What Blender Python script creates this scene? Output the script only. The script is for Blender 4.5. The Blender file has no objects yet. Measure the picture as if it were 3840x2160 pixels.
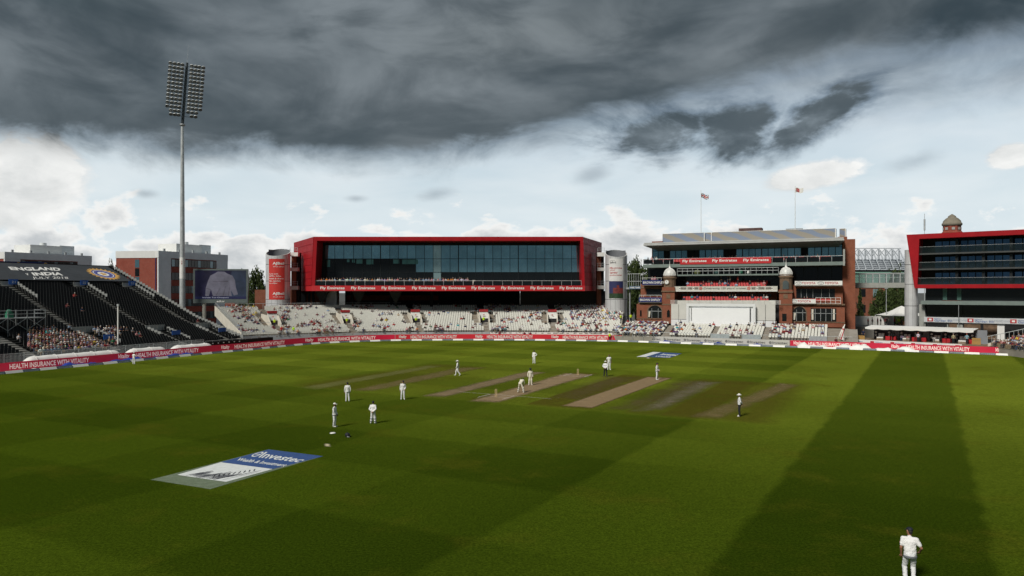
import bpy, math, random
import numpy as np
from mathutils import Vector, Matrix
random.seed(7); RNG = np.random.default_rng(7)
SC = bpy.context.scene; COL = SC.collection
# ------------------------------------------------------------------ camera, sky, sun, exposure
F, YH, CX, H = 2725.0, 1093.0, 1920.0, 10.0        # photograph: focal length, horizon row, centre column (px), eye height (m)
cam_d = bpy.data.cameras.new('camera'); cam = bpy.data.objects.new('camera', cam_d); COL.objects.link(cam)
cam.location = (0, 0, H); cam.rotation_euler = (math.radians(90), 0, 0)
cam_d.sensor_width = 36; cam_d.lens = 36*F/3840; cam_d.shift_y = (YH-1080)/3840
cam_d.clip_start = .5; cam_d.clip_end = 6000
SC.camera = cam
SUN_DIR = Vector((-.44, -.56, .70)).normalized()     # towards the sun
sun_d = bpy.data.lights.new('sun', 'SUN'); sun = bpy.data.objects.new('sun', sun_d); COL.objects.link(sun)
sun_d.energy = 3.3; sun_d.angle = math.radians(14); sun_d.color = (1, .95, .86)
sun.rotation_euler = SUN_DIR.to_track_quat('Z', 'Y').to_euler(); sun.location = (-60, -40, 120)
vs = SC.view_settings; vs.view_transform = 'Standard'; vs.look = 'None'; vs.exposure = 0.05; vs.gamma = 1; vs.use_curve_mapping = False

class NT:
    def __init__(s, tree): s.t = tree; s.n = tree.nodes; s.l = tree.links
    def add(s, kind, **kw):
        n = s.n.new(kind)
        for k, v in kw.items(): setattr(n, k, v)
        return n
    def put(s, sock, v):
        if v is None: return
        if hasattr(v, 'default_value') or isinstance(v, bpy.types.NodeSocket): s.l.new(v, sock)
        else: sock.default_value = v
    def m(s, op, a, b=None, c=None, clamp=False):
        n = s.add('ShaderNodeMath', operation=op); n.use_clamp = clamp
        s.put(n.inputs[0], a); s.put(n.inputs[1], b); s.put(n.inputs[2], c); return n.outputs[0]
    def ss(s, v, a, b, lo=0., hi=1.):
        n = s.add('ShaderNodeMapRange', interpolation_type='SMOOTHSTEP')
        s.put(n.inputs[0], v); n.inputs[1].default_value = a; n.inputs[2].default_value = b; n.inputs[3].default_value = lo; n.inputs[4].default_value = hi
        return n.outputs[0]
    def xyz(s, x, y, z=0.):
        n = s.add('ShaderNodeCombineXYZ'); s.put(n.inputs[0], x); s.put(n.inputs[1], y); s.put(n.inputs[2], z); return n.outputs[0]
    def sep(s, v):
        n = s.add('ShaderNodeSeparateXYZ'); s.l.new(v, n.inputs[0]); return n.outputs
    def noise(s, vec, scale, detail=4, rough=.55, dist=0.):
        n = s.add('ShaderNodeTexNoise'); s.l.new(vec, n.inputs['Vector'])
        n.inputs['Scale'].default_value = scale; n.inputs['Detail'].default_value = detail; n.inputs['Roughness'].default_value = rough; n.inputs['Distortion'].default_value = dist
        return n.outputs[0]
    def mix(s, f, a, b, blend='MIX'):
        n = s.add('ShaderNodeMix', data_type='RGBA', blend_type=blend)
        s.put(n.inputs[0], f)
        for k, v in ((6, a), (7, b)):
            if isinstance(v, tuple): n.inputs[k].default_value = (*v[:3], 1)
            else: s.l.new(v, n.inputs[k])
        return n.outputs[2]

def build_world():
    w = bpy.data.worlds.new('World'); SC.world = w; w.use_nodes = True
    T = NT(w.node_tree); T.n.clear()
    out = T.add('ShaderNodeOutputWorld')
    sky = T.add('ShaderNodeTexSky', sky_type='NISHITA'); sky.sun_disc = False
    el = math.asin(SUN_DIR.z); sky.sun_elevation = el; sky.sun_rotation = math.atan2(SUN_DIR.x, SUN_DIR.y)
    sky.air_density = 1.0; sky.dust_density = 1.5; sky.altitude = 50
    bg1 = T.add('ShaderNodeBackground'); T.l.new(sky.outputs[0], bg1.inputs[0]); bg1.inputs[1].default_value = .10
    d = T.add('ShaderNodeTexCoord').outputs['Generated']
    x, y, z = T.sep(d)
    zc = T.m('MAXIMUM', z, .012)
    px, py = T.m('DIVIDE', x, zc), T.m('DIVIDE', y, zc)          # cloud deck seen in perspective
    P = T.xyz(px, py)
    hl = T.m('SQRT', T.m('ADD', T.m('MULTIPLY', x, x), T.m('MULTIPLY', y, y)))
    e = T.m('DIVIDE', z, hl)                                     # tan of elevation
    ya = T.m('MAXIMUM', T.m('ABSOLUTE', y), .05)
    az = T.m('DIVIDE', x, ya)
    E = T.xyz(az, e, T.ss(y, -.1, .1, 5., 0.))
    # ragged noise
    n1 = T.noise(P, .55, 6, .58, .6)
    n2 = T.noise(T.xyz(T.m('MULTIPLY', az, 1.), T.m('MULTIPLY', e, 2.2), 3.), 7., 6, .6, .4)
    n3 = T.noise(T.xyz(az, T.m('MULTIPLY', e, 1.8), 9.), 22., 5, .6, .3)
    c1 = T.m('SUBTRACT', n1, .5); c2 = T.m('SUBTRACT', n2, .5); c3 = T.m('SUBTRACT', n3, .5)
    # dark bank: the deck ends along a line that swings nearer on the right
    edge = T.ss(px, -1.0, 1.5, 5.35, 3.66)
    edge = T.m("MAXIMUM", edge, 3.0)
    ee = T.m('SUBTRACT', e, T.m('DIVIDE', 1., edge))             # elevation above that line
    rt = T.ss(az, -.1, .5)
    ee = T.m('ADD', ee, T.m('ADD', T.m('ADD', T.m('MULTIPLY', c2, .085), T.m('MULTIPLY', c3, .013)), T.m('ADD', .020, T.m('MULTIPLY', rt, .022))))
    dark = T.ss(T.m('DIVIDE', ee, T.m('ADD', 1., T.m('MULTIPLY', rt, 1.6))), -.018, .036)
    dark = T.m('MAXIMUM', dark, T.ss(y, .30, -.12))              # the deck covers everything on the near side of that line
    # loose dark clouds under the bank
    def puff(a0, e0, ra, re, rot=0.):
        da = T.m('SUBTRACT', az, a0); de = T.m('SUBTRACT', e, e0)
        ca, sa = math.cos(rot), math.sin(rot)
        u = T.m('DIVIDE', T.m('ADD', T.m('MULTIPLY', da, ca), T.m('MULTIPLY', de, sa)), ra)
        v = T.m('DIVIDE', T.m('SUBTRACT', T.m('MULTIPLY', de, ca), T.m('MULTIPLY', da, sa)), re)
        r = T.m('SQRT', T.m('ADD', T.m('MULTIPLY', u, u), T.m('MULTIPLY', v, v)))
        return T.m('SUBTRACT', 1., r)
    fr = T.ss(y, .0, .2)
    pf = T.m('ADD', T.m('MULTIPLY', c2, 1.7), T.m('MULTIPLY', c3, .5))
    def puffs(lst, a=-.12, b=.60):
        acc = None
        for p in lst:
            q = puff(*p); acc = q if acc is None else T.m('MAXIMUM', acc, q)
        return T.m('MULTIPLY', T.ss(T.m('ADD', acc, pf), a, b), fr)
    dpuff = puffs([(.205, .212, .125, .044, -.08), (.305, .208, .085, .056, 0), (.415, .218, .125, .034, .5)])
    spuff = puffs([(-.105, .133, .028, .010, .1), (.112, .161, .030, .013, .25), (.56, .158, .045, .013, .15), (-.505, .120, .022, .007, 0), (-.215, .125, .020, .006, 0)], -.2, 1.2)
    # bright veil and cumulus near the horizon
    veil = T.m('ADD', T.ss(e, .02, .22, .97, .62), T.m('MULTIPLY', T.noise(T.xyz(az, T.m('MULTIPLY', e, 5.), 1.), 4., 5, .55, .5), .3), clamp=True)
    n4 = T.noise(T.xyz(az, T.m('MULTIPLY', e, 2.0), 14.), 10., 8, .56, .15)
    cum = T.ss(T.m('SUBTRACT', n4, T.m('MULTIPLY', e, 3.0)), .23, .305)
    tops = T.ss(T.m('SUBTRACT', n4, T.m('MULTIPLY', e, 3.0)), .22, .50)
    big = puffs([(-.665, .135, .085, .055, 0), (-.70, .10, .09, .04, 0), (.405, .145, .075, .020, .12), (.685, .155, .04, .016, 0)], -.05, .25)
    # colours
    veilc = T.mix(T.noise(T.xyz(az, T.m('MULTIPLY', e, 4.), 21.), 5., 4, .5, .3), (.53, .66, .73), (.85, .89, .90))
    cumc = T.mix(tops, (.93, .93, .91), (.52, .55, .57))
    darkv = T.m('ADD', T.ss(T.noise(T.xyz(T.m('MULTIPLY', az, 1.), T.m('MULTIPLY', e, 1.9), 4.), 2.8, 5, .50, .45), .36, .67), T.m('MULTIPLY', c2, .35), clamp=True)
    darkc = T.mix(darkv, (.036, .056, .071), (.20, .232, .255))
    lobe = lambda *a: T.m('MULTIPLY', T.ss(puff(*a), 0., 1.), fr)
    darkc = T.mix(T.m('MULTIPLY', lobe(.02, .355, .30, .075, .1), .6), darkc, (.215, .245, .26))
    darkc = T.mix(T.m('MULTIPLY', lobe(.47, .345, .16, .06, .1), .75), darkc, (.040, .058, .070))
    darkc = T.mix(T.m('MULTIPLY', lobe(-.62, .40, .16, .10, -.4), .6), darkc, (.16, .20, .215))
    bil_ = T.noise(T.xyz(az, T.m('MULTIPLY', e, 2.3), 31.), 6.0, 6, .55, .5); darkc = T.mix(T.ss(bil_, .40, .68, 0., .6), darkc, (.042, .060, .073)); darkc = T.mix(T.ss(bil_, .46, .28, 0., .20), darkc, (.23, .265, .29))
    rim = T.ss(ee, .0, .12, 1., 0.)
    darkc = T.mix(T.m('MULTIPLY', rim, .6), darkc, (.060, .082, .096))
    col = T.mix(cum, veilc, cumc)
    col = T.mix(T.m('MULTIPLY', big, .95), col, T.mix(T.m('ADD', T.m('ADD', T.m('MULTIPLY', c2, 2.2), T.m('MULTIPLY', c3, .8)), .55, clamp=True), (.60, .62, .62), (.95, .95, .93)))
    col = T.mix(T.m('MULTIPLY', spuff, .6), col, (.30, .35, .39))
    pcol = T.mix(T.ss(T.m('ADD', T.m('MULTIPLY', c3, .35), T.m('ADD', n2, T.m('MULTIPLY', dpuff, .30))), .40, .92), (.22, .27, .31), (.055, .078, .096))
    col = T.mix(T.m('MULTIPLY', T.m('MULTIPLY', dpuff, T.ss(T.m('ADD', n3, T.m('MULTIPLY', dpuff, .5)), .25, .75, .75, 1.)), .95), col, pcol)
    col = T.mix(dark, col, darkc)
    bg2 = T.add('ShaderNodeBackground'); T.l.new(col, bg2.inputs[0]); bg2.inputs[1].default_value = 1.0
    cover = T.m('MAXIMUM', T.m('MAXIMUM', T.m('MAXIMUM', dark, dpuff), veil), T.m('MAXIMUM', cum, big))
    mx = T.add('ShaderNodeMixShader'); T.l.new(cover, mx.inputs[0]); T.l.new(bg1.outputs[0], mx.inputs[1]); T.l.new(bg2.outputs[0], mx.inputs[2])
    T.l.new(mx.outputs[0], out.inputs[0])
build_world()

# ------------------------------------------------------------------ helpers
def P(x, y, Y): return Vector(((x-CX)/F*Y, Y, H-(y-YH)/F*Y))
def G(x, y, z=0.):
    Y = (H-z)*F/(y-YH); return Vector(((x-CX)/F*Y, Y, z))
ZM = {1: (0, 860, 2.498), 2: (800, 860, 2.6833), 3: (1600, 860, 2.6833), 4: (2300, 680, 2.1958), 5: (3100, 760, 2.4149), 6: (1200, 1280, 2.576), 7: (1800, 1280, 2.576), 8: (500, 1600, 3.1415)}
def S(i, x, y): a, b, s = ZM[i]; return (a+x/s, b+y/s)
def proj(p): return (CX+p[0]/p[1]*F, YH-(p[2]-H)/p[1]*F)

def tag(o, label=None, cat=None, group=None, kind=None):
    if label: o['label'] = label
    if cat: o['category'] = cat
    if group: o['group'] = group
    if kind: o['kind'] = kind
    return o
def empty(name, loc=(0, 0, 0), rz=0.):
    o = bpy.data.objects.new(name, None); COL.objects.link(o); o.location = loc; o.rotation_euler = (0, 0, rz); o.empty_display_size = .3
    return o
def link(name, me, parent=None, loc=None, rz=None):
    o = bpy.data.objects.new(name, me); COL.objects.link(o)
    if parent: o.parent = parent
    if loc is not None: o.location = loc
    if rz is not None: o.rotation_euler = (0, 0, rz)
    return o
def copy_tree(o, parent=None):
    c = o.copy(); COL.objects.link(c); c.parent = parent
    for ch in o.children: copy_tree(ch, c)
    return c

class MB:
    def __init__(s): s.v = []; s.f = []; s.mi = []; s.sm = []; s.uv = None
    def add(s, vs_, fs, mi=0, smooth=False):
        n = len(s.v); s.v += [tuple(p) for p in vs_]
        for f in fs: s.f.append([n+i for i in f]); s.mi.append(mi); s.sm.append(smooth)
        return s
    def box(s, x0, x1, y0, y1, z0, z1, mi=0):
        if x0 > x1: x0, x1 = x1, x0
        if y0 > y1: y0, y1 = y1, y0
        if z0 > z1: z0, z1 = z1, z0
        return s.add([(x0, y0, z0), (x1, y0, z0), (x1, y1, z0), (x0, y1, z0), (x0, y0, z1), (x1, y0, z1), (x1, y1, z1), (x0, y1, z1)],
                     [(0, 3, 2, 1), (4, 5, 6, 7), (0, 1, 5, 4), (1, 2, 6, 5), (2, 3, 7, 6), (3, 0, 4, 7)], mi)
    def hexa(s, lo, hi, mi=0):            # two quads joined (lo bottom ring, hi top ring)
        return s.add(list(lo)+list(hi), [(3, 2, 1, 0), (4, 5, 6, 7), (0, 1, 5, 4), (1, 2, 6, 5), (2, 3, 7, 6), (3, 0, 4, 7)], mi)
    def prism(s, poly, y0, y1, mi=0):     # poly in x,z pushed along y
        n = len(poly)
        vs_ = [(p[0], y0, p[1]) for p in poly]+[(p[0], y1, p[1]) for p in poly]
        fs = [tuple(range(n)), tuple(range(2*n-1, n-1, -1))]+[(i, i+n, (i+1) % n+n, (i+1) % n) for i in range(n)]
        return s.add(vs_, fs, mi)
    def slab(s, poly, z0, z1, mi=0):      # poly in x,y raised along z
        n = len(poly)
        vs_ = [(p[0], p[1], z0) for p in poly]+[(p[0], p[1], z1) for p in poly]
        fs = [tuple(range(n-1, -1, -1)), tuple(range(n, 2*n))]+[(i, (i+1) % n, (i+1) % n+n, i+n) for i in range(n)]
        return s.add(vs_, fs, mi)
    def cyl(s, p0, p1, r0, r1=None, n=8, mi=0, smooth=True, caps=True):
        r1 = r0 if r1 is None else r1
        p0, p1 = Vector(p0), Vector(p1); d = (p1-p0).normalized()
        a = d.orthogonal().normalized(); b = d.cross(a)
        vs_ = []
        for p, r in ((p0, r0), (p1, r1)):
            for i in range(n):
                t = 2*math.pi*i/n; vs_.append(p+a*(r*math.cos(t))+b*(r*math.sin(t)))
        s.add(vs_, [(i, (i+1) % n, (i+1) % n+n, i+n) for i in range(n)], mi, smooth)
        if caps: s.add(vs_, [tuple(range(n-1, -1, -1)), tuple(range(n, 2*n))], mi)
        return s
    def ball(s, c, r, nu=8, nv=6, mi=0, z0=-1., z1=1., smooth=True):
        r = (r, r, r) if isinstance(r, (int, float)) else r
        vs_ = []
        for j in range(nv+1):
            zz = z0+(z1-z0)*j/nv
            th = math.asin(max(-1, min(1, zz))) if (z0 > -1 or z1 < 1) else -math.pi/2+math.pi*j/nv
            for i in range(nu):
                t = 2*math.pi*i/nu
                vs_.append((c[0]+r[0]*math.cos(th)*math.cos(t), c[1]+r[1]*math.cos(th)*math.sin(t), c[2]+r[2]*math.sin(th)))
        return s.add(vs_, [(j*nu+i, j*nu+(i+1) % nu, (j+1)*nu+(i+1) % nu, (j+1)*nu+i) for j in range(nv) for i in range(nu)], mi, smooth)
    def lathe(s, c, prof, n=16, mi=0, smooth=True, a0=0., a1=2*math.pi):
        full = abs(a1-a0-2*math.pi) < 1e-6; k = n if full else n+1
        vs_ = [(c[0]+r*math.cos(a0+(a1-a0)*i/n), c[1]+r*math.sin(a0+(a1-a0)*i/n), c[2]+z) for r, z in prof for i in range(k)]
        return s.add(vs_, [(j*k+i, j*k+(i+1) % k, (j+1)*k+(i+1) % k, (j+1)*k+i) for j in range(len(prof)-1) for i in range(n)], mi, smooth)
    def mesh(s, name, mats):
        me = bpy.data.meshes.new(name); me.from_pydata(s.v, [], s.f)
        for m in (mats if isinstance(mats, (list, tuple)) else [mats]): me.materials.append(m)
        me.polygons.foreach_set('material_index', s.mi); me.polygons.foreach_set('use_smooth', s.sm); me.update()
        return me
    def build(s, name, mats, parent=None, loc=None, rz=None): return link(name, s.mesh(name, mats), parent, loc, rz)

class Frame:                              # a vertical working plane: x along the front, -y towards the camera side, z up
    def __init__(s, p0, p1):
        s.p = Vector(p0); d = Vector(p1)-s.p; s.u = d.normalized(); s.len = d.length
        s.n = Vector((s.u.y, -s.u.x)); s.rz = math.atan2(s.u.y, s.u.x)
    def az(s, x, y, d=0.):                # photograph px -> (along, height) on the plane d metres in front
        q = s.p+s.n*d; r = (x-CX)/F
        Y = (q.x*s.n.x+q.y*s.n.y)/(r*s.n.x+s.n.y); X = r*Y
        return ((X-s.p.x)*s.u.x+(Y-s.p.y)*s.u.y, H-(y-YH)/F*Y)
    def Z(s, i, x, y, d=0.): return s.az(*S(i, x, y), d)
    def w(s, a, d, z): q = s.p+s.u*a+s.n*d; return Vector((q.x, q.y, z))
    def root(s, name): return empty(name, (s.p.x, s.p.y, 0), s.rz)
    def rect(s, i, x0, y0, x1, y1, d): a0, z0 = s.Z(i, x0, y0, d); a1, z1 = s.Z(i, x1, y1, d); return a0, a1, min(z0, z1), max(z0, z1)

# ------------------------------------------------------------------ materials
MATS = {}
def M(name, col=(.5, .5, .5), rough=.7, metal=0., var=.12, scale=1.5, bump=0., spec=.5, emit=0., fine=0.):
    if name in MATS: return MATS[name]
    m = bpy.data.materials.new(name); m.use_nodes = True; T = NT(m.node_tree); b = T.n['Principled BSDF']
    co = T.add('ShaderNodeTexCoord').outputs['Object']
    n = T.noise(co, scale, 5, .6)
    f = T.ss(n, .25, .75)
    lo = tuple(c*(1-var) for c in col); hi = tuple(min(1, c*(1+var)) for c in col)
    c = T.mix(f, lo, hi)
    if fine: c = T.mix(fine, c, T.mix(T.noise(co, scale*14, 3, .6), tuple(x*.5 for x in col), tuple(min(1, x*1.5) for x in col)))
    T.l.new(c, b.inputs['Base Color'])
    T.put(b.inputs['Roughness'], T.ss(T.noise(co, scale*3, 3), .2, .8, max(0, rough-.08), min(1, rough+.08)))
    b.inputs['Metallic'].default_value = metal; b.inputs['Specular IOR Level'].default_value = spec
    if bump:
        bp = T.add('ShaderNodeBump'); bp.inputs['Strength'].default_value = bump; bp.inputs['Distance'].default_value = .05
        T.l.new(T.noise(co, scale*8, 4), bp.inputs['Height']); T.l.new(bp.outputs[0], b.inputs['Normal'])
    if emit:
        T.l.new(c, b.inputs['Emission Color']); b.inputs['Emission Strength'].default_value = emit
    MATS[name] = m; return m
def brick_mat(name, c1, c2, mortar=(.22, .17, .14), sc=1.0):
    if name in MATS: return MATS[name]
    m = bpy.data.materials.new(name); m.use_nodes = True; T = NT(m.node_tree); b = T.n['Principled BSDF']
    co = T.add('ShaderNodeTexCoord').outputs['Object']; x, y, z = T.sep(co)
    v = T.xyz(T.m('ADD', x, y), z, 0.)
    br = T.add('ShaderNodeTexBrick'); T.l.new(v, br.inputs['Vector'])
    br.inputs['Color1'].default_value = (*c1, 1); br.inputs['Color2'].default_value = (*c2, 1); br.inputs['Mortar'].default_value = (*mortar, 1)
    br.inputs['Scale'].default_value = 1; br.inputs['Brick Width'].default_value = .225*sc; br.inputs['Row Height'].default_value = .075*sc; br.inputs['Mortar Size'].default_value = .006*sc
    c = T.mix(T.ss(T.noise(co, .7, 5, .65), .3, .75, 0., .55), br.outputs[0], tuple(k*.55 for k in c1))
    T.l.new(c, b.inputs['Base Color']); b.inputs['Roughness'].default_value = .88
    bp = T.add('ShaderNodeBump'); bp.inputs['Strength'].default_value = .4; bp.inputs['Distance'].default_value = .02
    T.l.new(br.outputs[1], bp.inputs['Height']); bp.invert = True; T.l.new(bp.outputs[0], b.inputs['Normal'])
    MATS[name] = m; return m
def glass_mat(name, col, rough=.04, metal=.75, wob=.02):
    if name in MATS: return MATS[name]
    m = bpy.data.materials.new(name); m.use_nodes = True; T = NT(m.node_tree); b = T.n['Principled BSDF']
    co = T.add('ShaderNodeTexCoord').outputs['Object']
    rnd = T.add('ShaderNodeObjectInfo').outputs['Random']
    c = T.mix(T.m('MULTIPLY', rnd, .5), col, tuple(k*.55 for k in col)); c = T.mix(T.ss(T.noise(co, .35, 4, .6, .4), .35, .7, 0., .45), c, tuple(k*.5 for k in col))
    T.l.new(c, b.inputs['Base Color']); b.inputs['Roughness'].default_value = rough; b.inputs['Metallic'].default_value = metal
    bp = T.add('ShaderNodeBump'); bp.inputs['Strength'].default_value = wob; bp.inputs['Distance'].default_value = .3
    T.l.new(T.noise(co, .8, 2), bp.inputs['Height']); T.l.new(bp.outputs[0], b.inputs['Normal'])
    MATS[name] = m; return m
RED = M('red_cladding', (.33, .008, .014), .55, 0, .14, .5, spec=.2)
RED_SIGN = M('red_sign', (.50, .018, .025), .5, 0, .06, .4)
LED_RED = M('board_red', (.50, .010, .042), .5, 0, .10, .25, emit=.22)
WHITE = M('white_paint', (.78, .78, .76), .55, 0, .06, .8)
OFFWHITE = M('cream_concrete', (.62, .59, .51), .85, 0, .12, .7, fine=.2)
GREY = M('grey_metal', (.34, .36, .37), .5, .3, .12, 1.0)
GALV = M('galvanised_steel', (.50, .53, .54), .45, .25, .15, 1.2)
SILVER = M('silver_cladding', (.68, .69, .71), .40, .3, .08, .5)
DARK = M('dark_void', (.012, .013, .015), .8, 0, .2, 1)
BLACK = M('black_plastic', (.013, .014, .015), .6, 0, .25, 3, spec=.25)
CONC = M('concrete', (.30, .28, .25), .9, 0, .18, .6, fine=.3)
STEP = M('stair_concrete', (.27, .235, .19), .9, 0, .2, 1.0, fine=.3)
DECK = M('dark_steel_deck', (.020, .021, .020), .7, .2, .25, 1.0)
TREAD = M('steel_tread', (.48, .47, .44), .6, .4, .15, 1.0)
PANEL = M('mesh_guard_panel', (.33, .345, .34), .6, .3, .15, 2.0)
BRICK_P = brick_mat('pavilion_brick', (.31, .085, .036), (.23, .062, .030))
BRICK_B = brick_mat('block_brick', (.34, .055, .028), (.27, .045, .024))
STONE = M('weathered_sandstone', (.17, .11, .07), .9, 0, .35, 1.6, .3, fine=.35)
SEAT_W = M('white_seat_plastic', (.64, .64, .59), .5, 0, .08, 3)
SEAT_R = M('red_seat_plastic', (.48, .012, .018), .5, 0, .15, 3)
LETTER = M('white_lettering', (.80, .80, .78), .6, 0, .05, 2)
LETTER_P = M('pale_pink_lettering', (.80, .66, .62), .6, 0, .12, 1, emit=.3)
LETTER_D = M('dark_lettering', (.05, .05, .055), .6, 0, .1, 2)
LETTER_R = M('red_lettering', (.45, .02, .03), .6, 0, .1, 2)
NAVY = M('navy_sign', (.012, .022, .13), .5, 0, .1, 1)
BLUE = M('blue_sign', (.012, .10, .42), .5, 0, .12, 1)
GLASS = glass_mat('tinted_glass', (.40, .70, .79), .05, .85)
GLASS_L = glass_mat('pale_glass', (.75, 1.0, .98), .08, .75)
GLASS_D = glass_mat('dark_glass', (.012, .015, .017), .12, .05)
GLASS_H = glass_mat('hotel_glass', (.16, .30, .48), .05, .85)
MULL = M('dark_mullion', (.018, .022, .026), .4, .3, .1, 2)
ROOFGREY = M('pale_roof_metal', (.52, .53, .53), .5, .3, .08, .5)
GREEN_GREY = M('green_grey_steel', (.20, .25, .235), .55, .3, .1, 1)
YELLOW_VEST = M('hi_vis', (.62, .85, .03), .7, 0, .1, 3)
TARP_W = M('white_tarpaulin', (.80, .80, .78), .55, 0, .05, .7, .3)
TARP_B = M('blue_tarpaulin', (.02, .045, .30), .5, 0, .3, 1.2, .4)
WOOD = M('stained_timber', (.42, .25, .075), .75, 0, .25, 2, fine=.3)

# ------------------------------------------------------------------ lettering (built-in font turned to mesh)
TXT = {}
def text_geo(txt, bold=0., shear=0.):
    k = (txt, bold, shear)
    if k in TXT: return TXT[k]
    c = bpy.data.curves.new('t', 'FONT'); c.body = txt; c.size = 1; c.offset = bold; c.shear = shear; c.resolution_u = 2; c.fill_mode = 'FRONT'
    o = bpy.data.objects.new('t', c); COL.objects.link(o)
    dg = bpy.context.evaluated_depsgraph_get(); me = bpy.data.meshes.new_from_object(o.evaluated_get(dg))
    v = np.array([x.co[:2] for x in me.vertices]); f = [tuple(p.vertices) for p in me.polygons]
    v -= v.min(0); v /= v.max(0)          # unit box
    bpy.data.objects.remove(o); bpy.data.curves.remove(c); bpy.data.meshes.remove(me)
    TXT[k] = (v, f); return TXT[k]
def lettering(txt, mapf, mat, parent, bold=0., shear=0., name='lettering'):
    v, f = text_geo(txt, bold, shear); m = MB(); m.add([mapf(p[0], p[1]) for p in v], f)
    return m.build(name, mat, parent)
def sign_text(txt, a0, a1, z0, z1, y, mat, parent, bold=0., shear=0.):
    return lettering(txt, lambda u, v: (a0+(a1-a0)*u, y, z0+(z1-z0)*v), mat, parent, bold, shear)
# ------------------------------------------------------------------ ground, outfield, square
def catmull(pts, step=1.0):
    out = []
    for i in range(1, len(pts)-2):
        p0, p1, p2, p3 = [np.array(p) for p in pts[i-1:i+3]]
        k = max(2, int(np.linalg.norm(p2-p1)/step))
        for j in range(k):
            t = j/k; out.append(.5*((2*p1)+(-p0+p2)*t+(2*p0-5*p1+4*p2-p3)*t*t+(-p0+3*p1-3*p2+p3)*t**3))
    out.append(np.array(pts[-2])); return np.array(out)
ROPE = catmull([(-74, 50), (-68, 70), (-61.9, 87.5), (-56, 99.7), (-52.8, 106.7), (-47.8, 117.8), (-44.2, 124.6), (-41, 132.3), (-36.2, 139.8), (-29.4, 144.9), (-21.3, 147.8), (-8.7, 148.9),
                (4.3, 148.3), (16.6, 146.3), (24.5, 143.4), (35.9, 137.4), (46.9, 131.6), (59.8, 124.4), (68.7, 119), (79.1, 112.3), (90, 104), (100, 92), (106, 78)], .8)
class Path:
    def __init__(s, pts):
        s.p = np.array(pts); d = np.diff(s.p, axis=0); s.l = np.hypot(d[:, 0], d[:, 1]); s.s = np.concatenate([[0], np.cumsum(s.l)]); s.len = s.s[-1]
        s.r = s.p[:, 0]/s.p[:, 1]
    def at(s, q): return np.array([np.interp(q, s.s, s.p[:, 0]), np.interp(q, s.s, s.p[:, 1])])
    def tan(s, q): a, b = s.at(max(0, q-.6)), s.at(min(s.len, q+.6)); d = b-a; return d/np.hypot(*d)
    def out(s, q): t = s.tan(q); return np.array([-t[1], t[0]])         # away from the field
    def s_at_px(s, x):
        r = (x-CX)/F; i = np.where((s.r[:-1]-r)*(s.r[1:]-r) <= 0)[0]
        if len(i) == 0: return 0. if r < s.r[0] else s.len
        i = i[0]; t = (r-s.r[i])/(s.r[i+1]-s.r[i]+1e-12); return s.s[i]+t*s.l[i]
    def offset(s, d): return Path([s.at(q)+s.out(q)*d for q in s.s])
ROPE_P = Path(ROPE); BOARD_P = ROPE_P.offset(2.0)

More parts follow.
